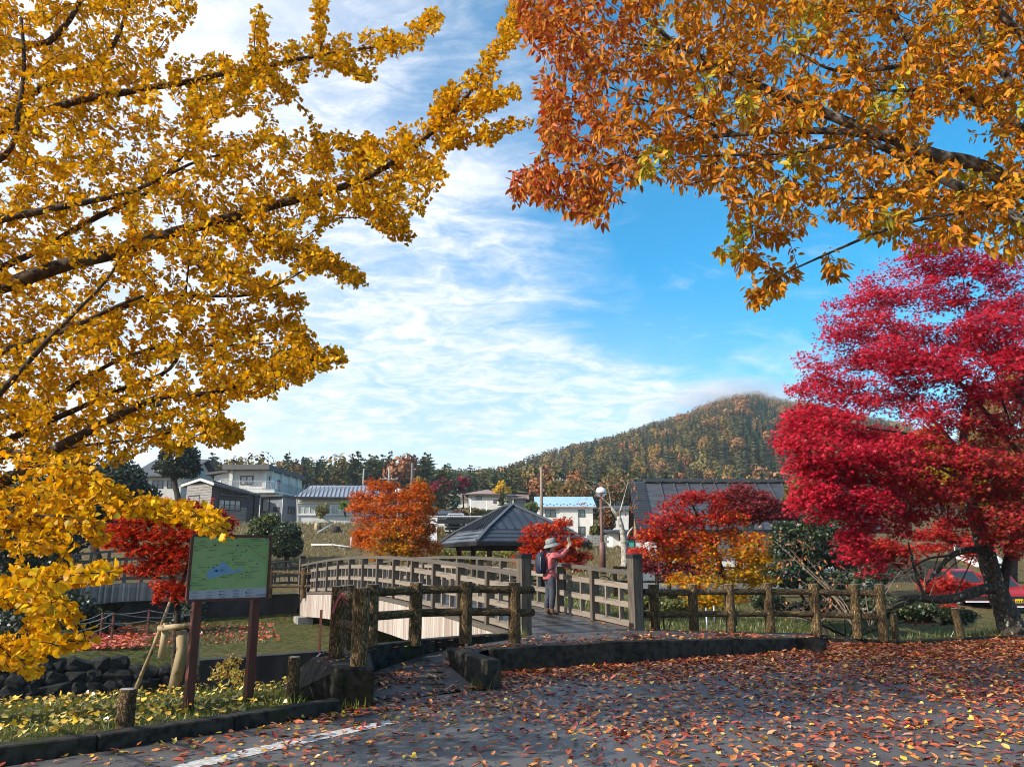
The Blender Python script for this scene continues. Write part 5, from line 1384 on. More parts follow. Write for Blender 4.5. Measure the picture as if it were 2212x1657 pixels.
def long_house():
    wf = Wall(643, 72, 830, 73)
    t = thing('house', 'long low white house with silver ribbed roof and window band', 'house', V(wf.A.x, wf.A.y, 4.3))
    zt = wf.az(700, 1074)[1]; zb = 3.2
    vprism('wall', [wf.A, wf.B, wf.B + V(0, 6, 0), wf.A + V(0, 6, 0)], zb, zt, M_WHITE, t)
    A, B, C, D = P(636, 1072.5, 71), P(836, 1074, 71.8), P(836, 1049, 75.5), P(672, 1048.5, 75.5)
    E = A + V(0, 8.6, 0); Fp = V(B.x, E.y, E.z)
    slab('roof', [A, B, C, D], .14, M_ROOFL, t); slab('roof', [E, A, D], .14, M_ROOFL, t); slab('roof', [Fp, E, D, C], .14, M_ROOFL, t)
    # ribs parallel to the slope, cut at the hip
    n = 22
    for k in range(n):
        f = (k + .5)/n; e = A.lerp(B, f); up = (C - B); u_ = e + up
        # where the hip A-D limits the rib
        if (u_.x < D.x): 
            g = (e.x - A.x)/max(D.x - A.x - 0*up.x, .1); g = min(1, g); u_ = e + up*g
        bar('seam', e + V(0, 0, .035), u_ + V(0, 0, .035), .06, .07, t, M_ROOFD)
    MB().bar(A - V(0, .05, .1), B - V(0, .05, .1), .16, .16).build('gutter', M_FRAME, t)
    a, b = wf.A - wf.n*0, wf.B
    z1, z2 = wf.az(700, 1088)[1], wf.az(700, 1084)[1]
    MB().prism([V(a.x, a.y, z1), V(b.x, b.y, z1), V(b.x, b.y, z2), V(a.x, a.y, z2)], wf.n*.22).build('lintel_band', M_WHITE, t)
    for u0, u1 in ((645.5, 668), (669, 692), (693, 714), (715.5, 733), (734.5, 757), (759, 780)):
        wf.win(t, u0, 1091, u1, 1110, panes=2, fm=M_FRAMEW, pm=M_CURT, fw=.07)
    zs = wf.az(700, 1111)[1]
    MB().prism([V(a.x, a.y, zs - .1), V(b.x, b.y, zs - .1), V(b.x, b.y, zs), V(a.x, a.y, zs)], wf.n*.14).build('sill_band', M_WHITE, t)
    MB().tube([P(640, 1073, 71.4), P(641, 1085, 71.9), P(641, 1124, 71.9)], .05, 6).build('downpipe', M_CREAM, t)
long_house()
def simple_house(label, u0, u1, vb, ve, vr, Y, dep, wm, rm, wins, over=.6, hip=0.0, cat='house', name='house', slabw=None, fm=None, pm=None, group=None, gable=None):
    w_ = Wall(u0, Y, u1, Y); t = thing(name, label, cat, V(w_.A.x, Y, w_.az((u0+u1)/2, vb)[1]), group)
    zt = w_.az((u0+u1)/2, ve)[1]; zb = w_.az((u0+u1)/2, vb)[1] - 1.2
    zr = P((u0+u1)/2, vr, Y + dep/2).z
    vprism('wall', [w_.A, w_.B, w_.B + V(0, dep, 0), w_.A + V(0, dep, 0)], zb, zt, wm, t)
    A, B = w_.A + V(-over, -over, 0), w_.B + V(over, -over, 0); A.z = B.z = zt + .1
    Cb, Db = B + V(0, dep + 2*over, 0), A + V(0, dep + 2*over, 0)
    h = hip*dep/2; R0 = V(A.x + h, Y + dep/2, zr); R1 = V(B.x - h, Y + dep/2, zr)
    slab('roof', [A, B, R1, R0], .16, rm, t); slab('roof', [Cb, Db, R0, R1], .16, rm, t)
    if hip: slab('roof', [Db, A, R0], .16, rm, t); slab('roof', [B, Cb, R1], .16, rm, t)
    else:
        for X in (w_.A.x, w_.B.x):
            MB().prism([V(X, Y, zt), V(X, Y + dep, zt), V(X, Y + dep/2, zr - .2)], V(.05, 0, 0)).build('gable', gable or wm, t)
    for q_ in wins: w_.win(t, *q_[:4], panes=q_[4] if len(q_) > 4 else 2, fm=fm, pm=pm)
    return t, w_, (A, B, R1, R0)
# blue roofed house
t, w_, rf = simple_house('white two storey house with pale blue metal roof', 1163, 1280, 1161, 1096, 1073, 95, 8, M_WHITE, M_ROOFB,
                         [(1178.6, 1101.7, 1199.5, 1115.7), (1242.8, 1102, 1263, 1116), (1243, 1137.5, 1263.5, 1156.8), (1212.4, 1103.7, 1220.7, 1115.3, 1)], over=.4)
for k in range(18):
    p = rf[0].lerp(rf[1], (k + .5)/18); q_ = rf[3].lerp(rf[2], (k + .5)/18)
    for f in (.08, .17): r_ = p.lerp(q_, f); MB().box(r_ + V(0, 0, .06), .16, .1, .12).build('snow_guard', M_TRIM, t) if (k + int(f*100)) % 2 else None
MB().bar(rf[0] - V(0, .05, .12), rf[1] - V(0, .05, .12), .14, .14).build('gutter', M_ROOFT, t)
p = w_.A + w_.d*w_.az(1209, 1130)[0]; MB().prism([V(p.x, p.y, 4), V(p.x + 2.2, p.y, 4), V(p.x + 2.2, p.y, w_.az(1210, 1097)[1]), V(p.x, p.y, w_.az(1210, 1097)[1])], V(0, -.12, 0)).build('wall_strip', M_WHITE, t)
# houses on the rise
simple_house('white hillside house with flat brown pink roof left of the yellow tree', 1012, 1086, 1091, 1068, 1058, 140, 9, M_WHITE, M_ROOFT, [(1028, 1072, 1040, 1079), (1066, 1079, 1072, 1087, 1), (1078, 1076, 1085, 1087)], over=.8, hip=.8)
simple_house('low hillside house with brown gable roof at left of the white one', 972, 1010, 1091, 1076, 1066, 143, 9, M_CREAM, M_ROOFT, [(985, 1080, 994, 1087)], over=.7)
simple_house('cream hillside house with dark windows beside the yellow tree', 1088, 1110, 1091, 1072, 1066, 139, 8, M_CREAM, M_ROOFD, [(1096, 1075, 1105, 1088)], over=.5, hip=.5)
simple_house('small grey gabled house at the right end of the hillside row', 1112, 1136, 1092, 1078, 1068, 138, 8, M_TILEW, M_ROOFT, [(1116, 1080, 1130, 1085, 4)], over=.6)
simple_house('small white house low on the rise below the hillside row', 940, 966, 1122, 1112, 1102, 100, 6, M_WHITE, M_ROOFD, [(946, 1113, 954, 1119)], over=.5)
simple_house('grey roofed house hidden behind the ginkgo leaves', 298, 388, 1075, 1030, 992, 84, 10, M_CREAM, M_ROOFG, [(330, 1038, 352, 1054), (362, 1038, 380, 1054)], over=.8)
simple_house('white house glimpsed behind the pale bare tree', 1312, 1366, 1132, 1102, 1092, 88, 8, M_WHITE, M_ROOFG, [(1320, 1110, 1332, 1120)], over=.4)
t, w_, rf = simple_house('small white shed with grey roof behind the pale tree', 1321, 1352, 1180, 1150, 1144, 62, 4, M_WHITE, M_ROOFG, [(1338, 1157, 1348, 1166)], over=.5, cat='shed', name='shed')
simple_house('teal shuttered garage under the end of the big roof', 1352, 1400, 1184, 1160, 1152, 60, 4, M_WHITE, M_ROOFG, [(1356, 1164, 1370, 1183, 1)], over=.3, cat='garage', name='garage', pm=mat('teal_shutter', (.06, .30, .26), rough=.5))
t = thing('garden_wall', 'pale block wall in front of the blue roofed house', 'wall', P(1285, 1176, 62))
a, b = P(1262, 1176, 60), P(1320, 1178, 60); L_ = (b - a).length
for i in range(4):
    for k in range(int(L_/.42)):
        p = a.lerp(b, (k + .5 + .5*(i % 2))/(L_/.42)); p.z = a.z - .1 + .2*i + .1
        inst('block', unit_box(M_CONCL), t, frame(V(.40, 0, 0), V(0, .15, 0), V(0, 0, .185), p))
# carport
t = thing('carport', 'dark open carport with corrugated white edged roof', 'carport', at_ground(985, 55))
A, B = P(928, 1117, 54), P(1042, 1117, 54); C, D = B + V(0, 5, .25), A + V(0, 5, .25)
slab('roof', [A, B, C, D], .07, M_ROOFD, t)
n = 30
for k in range(n):
    p = A.lerp(B, (k + .5)/n); q_ = D.lerp(C, (k + .5)/n); bar('roof_rib', p + V(0, -.05, .05), q_ + V(0, 0, .05), .075, .07, t, M_WHT)
MB().bar(A - V(0, 0, .28), B - V(0, 0, .28), .1, .3).build('beam', M_FRAME, t)
for u in (932, 972, 1003, 1038):
    p = P(u, 1130, 54.2); bar('post', V(p.x, p.y, 1.8), V(p.x, p.y, A.z - .1), .12, .12, t, M_FRAME)
t = thing('notice_board', 'white notice board standing beside the carport', 'notice board', at_ground(943, 50))
p, q_ = P(929, 1148, 50), P(944, 1148, 50); zt = P(936, 1118, 50).z
MB().prism([V(p.x, p.y, p.z - .7), V(q_.x, q_.y, p.z - .7), V(q_.x, q_.y, zt), V(p.x, p.y, zt)], V(0, .08, 0)).build('board', M_WHT, t)
mb = MB(); rg = random.Random(8)
for k in range(7): mb.box(V(p.x + .1 + rg.uniform(0, .28), p.y - .012, zt - .15 - .12*k), .2, .012, .05, 0)
mb.build('printing', M_FRAME, t)

# big hall with the dark standing seam roof
def hall():
    A, B, C = P(1362, 1041.5, 47), P(1378.5, 1143, 42), P(1360, 1160, 51.5)
    X = V(13.5, .3, 0)
    t = thing('hall', 'hall with long dark standing seam roof and tan gable', 'hall', V(B.x, B.y, float(height(B.x, B.y))))
    slab('roof', [B, B + X, A + X, A], .16, M_ROOFG, t); slab('roof', [A, A + X, C + X, C], .16, M_ROOFG, t)
    for k in range(1, 16):
        f = (.95 + k*.82)/13.5; 
        if f > 1: break
        bar('seam', B + X*f + V(0, 0, .04), A + X*f + V(0, 0, .04), .06, .09, t, M_ROOFG2)
    MB().bar(A + X*.06 + V(0, -.1, .1), A + X + V(0, -.1, .1), .3, .16).build('ridge_cap', M_ROOFD, t)
    # stepped verge strip
    for k in range(20):
        f0, f1 = k/20, (k + .82)/20
        p, q_ = B.lerp(A, f0), B.lerp(A, f1)
        MB().hexa([p + V(-.05, 0, .01), p + X*.062 + V(0, 0, .01), q_ + X*.062 + V(0, 0, .01), q_ + V(-.05, 0, .01)], [p + V(-.05, 0, .13), p + X*.062 + V(0, 0, .13), q_ + X*.062 + V(0, 0, .05), q_ + V(-.05, 0, .05)]).build('verge_course', M_ROOFD, t)
    g = [B + V(.25, .3, -.18), A + V(.22, 0, -.25), C + V(.2, -.3, -.15)]
    MB().prism(g, V(.12, 0, 0)).build('gable_board', M_TAN, t)
    for p, q_ in ((B, A), (A, C)): MB().bar(p + V(-.03, 0, -.16), q_ + V(-.03, 0, -.16), .1, .3).build('barge_board', M_FRAME, t)
    MB().bar(B + V(0, -.05, -.12), B + X + V(0, -.05, -.12), .14, .18).build('gutter', M_FRAME, t)
    z0_ = .2; pl_ = [V(B.x + .7, B.y + 1, 0), V(B.x + 13, B.y + 1.2, 0), V(C.x + 13, C.y - 1, 0), V(C.x + .7, C.y - 1, 0)]
    vprism('wall', pl_, z0_, B.z - .15, M_WHITE, t)
    w2 = Wall(1400, B.y + 1.0, 1640, B.y + 1.1)
    for u in (1420, 1470, 1520, 1580): w2.win(t, u, 1160, u + 26, 1196, panes=2)
M_ROOFG2 = mat('seam_metal', (.10, .105, .115), (.07, .072, .08), 2, 4, .5, metal=.25)
hall()

# ------------------------------------------------------------------ pavilion
def pavilion():
    c = V(-1.36, 30, 0); c.x = P(1031, 1169, 30).x; zt = P(1031, 1169, 30).z
    er, el = V(.95, .31, 0).normalized(), V(-.31, .95, 0).normalized(); Lr, Ll = 4.6, 6.6
    t = thing('pavilion', 'open park pavilion with dark hipped metal roof on posts', 'pavilion', V(c.x, c.y, .3))
    apex = P(1091, 1091, 33.2).z
    def q(a, b, z): p = c + er*a + el*b; return V(p.x, p.y, z)
    f = .27                                                        # share of the slope with stepped courses
    zi = zt + (apex - zt)*.30
    ridge = [(Lr*.5, Ll*.5 - .62), (Lr*.5, Ll*.5 + .62)]
    base = [(0, 0), (Lr, 0), (Lr, Ll), (0, Ll)]
    inner = [(f*.5*Lr, f*.5*Ll*.75), (Lr - f*.5*Lr, f*.5*Ll*.75), (Lr - f*.5*Lr, Ll - f*.5*Ll*.75), (f*.5*Lr, Ll - f*.5*Ll*.75)]
    n = 3
    for sd in range(4):
        j = (sd + 1) % 4
        for k in range(n):
            g0, g1 = k/n, (k + 1)/n
            lo = [Vector(base[sd]).lerp(Vector(inner[sd]), g0), Vector(base[j]).lerp(Vector(inner[j]), g0)]
            hi = [Vector(base[sd]).lerp(Vector(inner[sd]), g1), Vector(base[j]).lerp(Vector(inner[j]), g1)]
            za, zb = zt + (zi - zt)*g0 + .03, zt + (zi - zt)*g1 - .015
            slab('roof_course', [q(*lo[0], za), q(*lo[1], za), q(*hi[1], zb), q(*hi[0], zb)], .05, M_ROOFP, t)
    I = [q(a, b, zi + .03) for a, b in inner]; R0, R1 = q(*ridge[0], apex), q(*ridge[1], apex)
    faces = [(I[0], I[1], R0, R0), (I[1], I[2], R1, R0), (I[2], I[3], R1, R1), (I[3], I[0], R0, R1)]
    for (a, b, r1, r0), num in zip(faces, (9, 13, 9, 13)):
        if (r1 - r0).length < .01: slab('roof', [a, b, r1], .05, M_ROOFP, t)
        else: slab('roof', [a, b, r1, r0], .05, M_ROOFP, t)
        d = (b - a); L_ = d.length; d.normalize()
        for k in range(1, num):
            e = a + d*L_*k/num; mid = (r1 + r0)/2; up = (mid - (a + b)/2); up = up - d*up.dot(d)
            # run up the slope until the hip is met
            s0 = (r0 - a).dot(d); s1 = (r1 - a).dot(d); x = L_*k/num
            g = 1.0
            if x < s0: g = x/max(s0, 1e-3)
            elif x > s1: g = (L_ - x)/max(L_ - s1, 1e-3)
            bar('seam', e + V(0, 0, .02), e + up*g + V(0, 0, .02), .035, .045, t, M_SEAMP)
    for a, b in ((q(*base[0], zt), I[0]), (q(*base[1], zt), I[1]), (q(*base[2], zt), I[2]), (q(*base[3], zt), I[3]), (I[0], R0), (I[1], R0), (I[2], R1), (I[3], R1), (R0, R1)):
        bar('hip_cap', a + V(0, 0, .045), b + V(0, 0, .045), .14, .07, t, M_ROOFP)
    for sd in range(4):
        a, b = q(*base[sd], zt - .09), q(*base[(sd + 1) % 4], zt - .09); bar('eave_board', a, b, .06, .14, t, M_FRAME)
    slab('soffit', [q(.1, .1, zt - .03), q(Lr - .1, .1, zt - .03), q(Lr - .1, Ll - .1, zt - .03), q(.1, Ll - .1, zt - .03)], .04, M_POST, t)
    for a in (.75, Lr - .75):
        for b in (.9, Ll/2, Ll - .9): bar('post', q(a, b, .0), q(a, b, zt - .05), .2, .2, t, M_POST)
    for a in (.75, Lr - .75): bar('beam', q(a, .6, zt - .2), q(a, Ll - .6, zt - .2), .14, .2, t, M_POST)
    for b in (.9, Ll - .9): bar('beam', q(.6, b, zt - .2), q(Lr - .6, b, zt - .2), .14, .2, t, M_POST)
    for b in (.8, Ll - .8): bar('bench', q(1.0, b, .72), q(Lr - 1.0, b, .72), .4, .08, t, M_POST)
M_ROOFP = mat('slate_grey_metal_roof', (.075, .085, .10), (.055, .062, .075), 1.2, 5, .34, metal=.35, spec=.5)
M_SEAMP = mat('slate_grey_seam', (.035, .04, .05), rough=.4, metal=.3)
M_POST = mat('dark_brown_timber', (.035, .018, .012), (.055, .03, .02), 3, 4, .7)
pavilion()

# ------------------------------------------------------------------ poles and wires
def pole(label, u, vt, vb, Y, m, arms=(), r=.14):
    b = P(u, vb, Y); tp = P(u, vt, Y); b = V(tp.x, Y, min(b.z, float(height(tp.x, Y))) - .3)
    t = thing('utility_pole', label, 'utility pole', b, 'utility poles')
    MB().tube([b, V(tp.x, Y, tp.z)], [r, r*.7], 10).build('pole_shaft', m, t)
    for k, (dz, w_) in enumerate(arms):
        bar('crossarm', V(tp.x - w_/2, Y - .1, tp.z - dz), V(tp.x + w_/2, Y - .1, tp.z - dz), .09, .09, t, M_GALV)
        for s in (-.45, -.15, .15, .45): MB().lathe(V(tp.x + s*w_, Y - .1, tp.z - dz + .04), [(.05, 0), (.06, .06), (.03, .16)], 8).build('insulator', M_FRAMEW, t)
    if len(arms) > 1:
        MB().tube([V(tp.x + .3, Y - .2, tp.z - 2.2), V(tp.x + .3, Y - .2, tp.z - 1.3)], .26, 10).build('transformer', M_GALV, t)
    return V(tp.x, Y, tp.z)
M_POLE = mat('grey_concrete_pole', (.30, .28, .25), (.22, .205, .18), 1.5, 4, .85)
t1 = pole('tall plain pole in front of the blue roofed house', 1169, 1008, 1115, 80, mat('tan_pole', (.27, .2, .14), (.2, .15, .11), 1.5, 4, .8), r=.19)
t2 = pole('utility pole with crossarms in front of the hill wood', 1210, 1031, 1080, 118, M_POLE, ((.5, 2.2), (1.5, 2.2)))
t3 = pole('dark pole above the right side of the orange maple', 891, 1000, 1090, 105, M_TRIM, r=.24)
t4 = pole('pale pole with crossarm above the left side of the orange maple', 841, 1010, 1090, 110, M_POLE, ((1.6, 2.6),), r=.2)
t5 = pole('thin pole behind the long white house roof', 786, 1012, 1080, 108, M_POLE, r=.16)
t6 = pole('thin white pole right of the hillside house', 1051, 1082, 1116, 96, M_FRAMEW, r=.07)
t7 = pole('thin white pole left of the pavilion roof tip', 1017, 1079, 1116, 96, M_FRAMEW, r=.07)
t = thing('power_lines', 'power lines strung across in front of the pine ridge', 'power lines', t5)
def wire(a, b, sag, r=.03):
    MB().tube([a.lerp(b, k/10) - V(0, 0, sag*4*(k/10)*(1-k/10)) for k in range(11)], r, 4).build('wire', M_FRAME, t)
for a, b, s in ((P(630, 1043, 105), P(841, 1037, 109), .5), (P(640, 1049, 105), P(891, 1035, 105), .8), (P(891, 1030, 105), P(1210, 1036, 117.8), .6), (P(891, 1040, 105), P(1210, 1043, 117.8), .8), (P(841, 1026, 109), P(891, 1032, 105), .2),
                (P(891, 1052, 105), P(1210, 1056, 117.8), .9), (P(1210, 1036, 117.8), P(1420, 1048, 100), .8), (P(1210, 1045, 117.8), P(1420, 1060, 100), .8), (P(930, 1062, 100), P(1210, 1064, 117), .6), (P(930, 1068, 100), P(1210, 1058, 117), .7)): wire(a, b, s)
# ------------------------------------------------------------------ bits on the dry bank
for lab, u, v, r_, h in (('dark old tree stump right on the dry bank', 725, 1143, .32, .4), ('pale cut tree stump left on the dry bank', 686, 1137, .26, .45), ('brown stump low on the dry bank', 640, 1147, .22, .3)):
    p = P(u, v + 5, 62); p.z = float(height(p.x, 62)); 
    Yb = 62
    for Yt in np.arange(44, 70, .25):
        pp = P(u, v + 6, Yt)
        if pp.z <= float(height(pp.x, Yt)): p = pp; break
    t = thing('tree_stump', lab, 'stump', p, 'stumps on the bank')
    MB().tube([p - V(0, 0, .2), p + V(0, 0, h*.4), p + V(0, 0, h)], [r_*1.25, r_, r_*.92], 12, jit=.08).build('stump_body', M_BARK if 'dark' in lab else M_STAKE, t)
def on_slope(u, v, y0=34, y1=75):
    for Yt in np.arange(y0, y1, .1):
        pp = P(u, v, Yt)
        if pp.z <= float(height(pp.x, Yt)): return pp
    return P(u, v, y1)
t = thing('pipe_rail', 'white pipe lying along the foot of the dry bank', 'pipe', on_slope(670, 1180))
a, b, c = on_slope(672, 1181), on_slope(720, 1181), on_slope(758, 1186); up = V(0, 0, .12)
MB().tube([a + up, b + up, c + up], .05, 8).build('pipe_run', M_FRAMEW, t); MB().tube([c + up, c + V(0, 0, .75)], .045, 8).build('riser', M_FRAMEW, t)
t = thing('pipe', 'short white pipe on the dry bank between the stumps', 'pipe', on_slope(690, 1152))
a, b = on_slope(686, 1154), on_slope(716, 1140); MB().tube([a + up, b + up*2], .05, 8).build('pipe_run', M_FRAMEW, t)
# ------------------------------------------------------------------ woods on the ridge and the hill
def tree_mat(name, c1, c2, c3=None):
    m = bpy.data.materials.new(name); m.use_nodes = True; t = NT(m.node_tree)
    at = t.new('ShaderNodeAttribute', attribute_name='col').outputs['Color']
    oi = t.new('ShaderNodeObjectInfo').outputs['Random']
    base = t.mix(oi, c1, c2)
    c = t.mix(1.0, base, at, 'MULTIPLY')
    b = t.new('ShaderNodeBsdfPrincipled'); t.put(b.inputs['Base Color'], c); b.inputs['Roughness'].default_value = .9; b.inputs['Specular IOR Level'].default_value = .1
    t.t.links.new(b.outputs[0], t.new('ShaderNodeOutputMaterial').inputs[0]); return m
def conifer(rng, whorls, wide, droop, per=(7, 10), base=.18, ragged=.3, n_sub=3):
    """unit high conifer: sprays of needles on tiers; each spray a few folded blades"""
    vs, fs, cs = [], [], []
    def add(p, tip, side, c):
        n = len(vs); mid = (p + tip)/2
        vs.extend([p, mid + side, tip, mid - side]); fs.extend([(n, n+1, n+2), (n, n+2, n+3)]); cs.extend([c*.8, c, c*1.15, c])
    for w_ in range(whorls):
        f = (w_ + rng.uniform(-.3, .3))/whorls; z = base + (1 - base)*f
        L = wide*(1 - f)**.8*rng.uniform(1-ragged, 1+ragged*.6) + .03
        for k in range(rng.integers(*per)):
            a = rng.uniform(0, 2*math.pi); l_ = L*rng.uniform(.6, 1.15); zz = z + rng.uniform(-.02, .02)
            d = np.array([math.cos(a), math.sin(a), 0]); s = np.array([-d[1], d[0], 0])
            p = np.array([0, 0, zz]); e = p + d*l_ + np.array([0, 0, -droop*l_ + .12*l_*rng.uniform(-1, 1)])
            c = np.ones(3)*rng.uniform(.7, 1.3)
            add(p, e, s*l_*.2 + np.array([0, 0, .02]), c)
            for q in range(n_sub):
                g = rng.uniform(.35, .9); o = p + (e - p)*g; sg = rng.choice([-1, 1])
                add(o, o + (d*.4 + s*sg*.8)*l_*.42 + np.array([0, 0, rng.uniform(-.1, .16)*l_]), np.array([0, 0, 1])*l_*.06 + d*l_*.06, c*rng.uniform(.8, 1.2))
    n = len(vs); h = 1.0
    tr = [np.array([.012*math.cos(a), .012*math.sin(a), z]) for z in (0, .9) for a in (0, 2.1, 4.2)]
    vs.extend(tr); cs.extend([np.array([.9, .55, .4])]*6); fs.extend([(n, n+1, n+4), (n, n+4, n+3), (n+1, n+2, n+5), (n+1, n+5, n+4), (n+2, n, n+3), (n+2, n+3, n+5)])
    return np.array(vs), np.array(fs), np.array(cs)
def broadleaf(rng, nleaf=420, lobes=7):
    vs, fs, cs = [], [], []
    L = [(np.array([rng.uniform(-.24, .24), rng.uniform(-.24, .24), rng.uniform(.38, .82)]), rng.uniform(.16, .27)) for _ in range(lobes)]
    for _ in range(nleaf):
        c, r = L[rng.integers(lobes)]; d = norm(rng.normal(0, 1, 3)); p = c + d*r*rng.uniform(.55, 1.05)*np.array([1, 1, .8])
        t1 = norm(np.cross(d, rng.normal(0, 1, 3)))*rng.uniform(.03, .055); t2 = np.cross(d, t1)*.8
        n = len(vs); vs.extend([p - t1, p + t2 + d*.015, p + t1, p - t2 + d*.01]); fs.extend([(n, n+1, n+2), (n, n+2, n+3)])
        k = rng.uniform(.65, 1.3); cs.extend([np.ones(3)*k]*4)
    n = len(vs); tr = [np.array([.016*math.cos(a), .016*math.sin(a), z]) for z in (0, .55) for a in (0, 2.1, 4.2)]
    vs.extend(tr); cs.extend([np.array([.7, .6, .5])]*6); fs.extend([(n, n+1, n+4), (n, n+4, n+3), (n+1, n+2, n+5), (n+1, n+5, n+4), (n+2, n, n+3), (n+2, n+3, n+5)])
    return np.array(vs), np.array(fs), np.array(cs)
rt = np.random.default_rng(21)
M_PINE = tree_mat('olive_pine_needles', (.060, .088, .040), (.118, .125, .052))
M_CEDAR = tree_mat('dark_cedar_needles', (.028, .060, .040), (.050, .088, .054))
M_RUSTL = tree_mat('rust_leaves', (.26, .105, .045), (.26, .155, .07))
M_OCHRE = tree_mat('ochre_leaves', (.25, .155, .03), (.16, .13, .045))
KIND = {}
KIND['pine'] = [conifer(rt, 13, .30, .05, (6, 9), .2, .5) for _ in range(4)]
KIND['cedar'] = [conifer(rt, 17, .21, .45, (7, 10), .06, .2) for _ in range(3)]
KIND['rust'] = [broadleaf(rt) for _ in range(3)]
KIND['ochre'] = [broadleaf(rt) for _ in range(3)]
LOW = {'pine': [conifer(rt, 8, .33, .05, (4, 6), .2, .5, 1) for _ in range(4)], 'cedar': [conifer(rt, 12, .22, .45, (5, 8), .06, .2, 1) for _ in range(3)], 'rust': [broadleaf(rt, 200) for _ in range(3)], 'ochre': [broadleaf(rt, 200) for _ in range(3)]}
KM = {'pine': M_PINE, 'cedar': M_CEDAR, 'rust': M_RUSTL, 'ochre': M_OCHRE}
LAB = {'pine': ('olive green pine standing', 'pine', 'pines of the hill wood'), 'cedar': ('dark green pointed cedar standing', 'cedar', 'cedars of the hill wood'),
       'rust': ('rust coloured broadleaf tree among conifers', 'tree', 'rusty trees of the hill wood'), 'ochre': ('ochre yellow broadleaf tree among conifers', 'tree', 'ochre trees of the hill wood')}
NM = {'pine': 'pine_tree', 'cedar': 'cedar_tree', 'rust': 'broadleaf_tree', 'ochre': 'broadleaf_tree'}
MESH = {k: [] for k in KIND}
for k, l_ in KIND.items():
    for v, f, c in l_:
        me = np_mesh(NM[k], v, f, 3, c); me.materials.append(KM[k]); MESH[k].append(me)
spots = []
def scatter_wood():
    # ridge behind the houses
    n = 0
    for _ in range(1500):
        Y = rt.uniform(150, 214); t = rt.uniform(-.44, .06); x = t*Y
        kind = rt.choice(['pine', 'cedar', 'ochre', 'rust'], p=[.80, .06, .09, .05])
        spots.append((x, Y, rt.uniform(7, 11.5)*(1 - .15*(t > -.08)), kind))
    # hill
    for _ in range(15000):
        t = rt.uniform(-.13, .52); Y = 216 + (560 - 216)*math.sqrt(rt.uniform(0, 1)); x = t*Y
        crest = 430 + 120*min(max(t/.35, 0), 1)
        if Y > crest + 14: continue
        k = (Y - 215)/(crest - 215)
        u, v = 1106 + F*t, 0
        # upper right is rusty broadleaf, right flank cedars, rest pines
        pr = [.86, .06, .04, .04]
        if k > .74 and t > .22: pr = [.26, .10, .46, .18]
        elif t > .30 and k > .12: pr = [.14, .76, .06, .04]
        elif k < .22 and t > -.02: pr = [.72, .10, .09, .09]
        spots.append((x, Y, rt.uniform(6, 9.6)*(.9 if k > .8 else 1), rt.choice(['pine', 'cedar', 'rust', 'ochre'], p=pr)))
    # below the ridge and round the houses
    for _ in range(150):
        t = rt.uniform(-.12, .40); Y = rt.uniform(112, 212); x = t*Y
        spots.append((x, Y, rt.uniform(4.5, 9), rt.choice(['pine', 'cedar', 'rust', 'ochre'], p=[.45, .1, .2, .25])))
scatter_wood()
spots = [(x, y, float(height(x, y)) - .3, h, k) for x, y, h, k in spots]
# thin out: nearest first, keep a clear spacing
spots.sort(key=lambda s: s[1])
cell = {}; keep = []
for s in spots:
    d = 2.1 + s[1]*.0026; c = (int(s[0]/d), int(s[1]/d))
    if any(math.hypot(q[0]-s[0], q[1]-s[1]) < d for i in (-1, 0, 1) for j in (-1, 0, 1) for q in cell.get((c[0]+i, c[1]+j), ())): continue
    # roofs and house yards stay clear
    u_ = 1106 + F*s[0]/s[1]
    if 930 < u_ < 1160 and 118 < s[1] < 160: continue
    cell.setdefault(c, []).append(s); keep.append(s)
def zone(x, y):
    u = 1106 + F*x/y
    if y < 150: return 'on the rise near the houses'
    if y < 216: return 'on the ridge above the white flat roofed house' if u < 700 else 'on the ridge behind the orange maple' if u < 960 else 'on the ridge above the hillside houses'
    if u < 1300: return 'on the left shoulder of the hill'
    return 'on the lower hill slope' if y < 320 else 'on the middle hill slope' if y < 430 else 'on the hill top'
count = {k: 0 for k in KIND}; rest = {k: [] for k in KIND}
for x, y, z, h, k in keep:
    i = int(rt.integers(len(MESH[k]))); a = rt.uniform(0, 6.28); wd = h*rt.uniform(.85, 1.15)
    if count[k] < (299 if k in ('pine', 'cedar') else 149):
        count[k] += 1
        o = bpy.data.objects.new(NM[k], MESH[k][i]); COL.objects.link(o); o.location = (x, y, z); o.rotation_euler = (0, 0, a); o.scale = (wd, wd, h)
        lb, ct, gp = LAB[k]; zn = zone(x, y); tag(o, lb + ' ' + zn, ct, gp.replace('hill wood', zn.split(' ', 1)[1] if zn.startswith('on ') else zn))
    else: rest[k].append((x, y, z, h, wd, a, i))
for k, L_ in rest.items():
    if not L_: continue
    av, af, ac = [], [], []; n = 0
    for x, y, z, h, wd, a, i in L_:
        v, f, c = LOW[k][i]
        if y > 300: 
            pass
        ca, sa = math.cos(a), math.sin(a)
        w_ = np.stack([(v[:, 0]*ca - v[:, 1]*sa)*wd + x, (v[:, 0]*sa + v[:, 1]*ca)*wd + y, v[:, 2]*h + z], -1)
        av.append(w_); af.append(f + n); ac.append(c*rt.uniform(.8, 1.2)); n += len(v)
    o = link('forest', np_mesh('forest', np.concatenate(av), np.concatenate(af), 3, np.concatenate(ac)), None, KM[k])
    o['kind'] = 'stuff'; o['label'] = {'pine': 'olive pines covering the far hill slope', 'cedar': 'dark cedars on the right flank of the hill', 'rust': 'rusty trees near the hill top', 'ochre': 'ochre trees scattered over the far hill'}[k]
print('wood', len(keep), count, {k: len(v) for k, v in rest.items()})

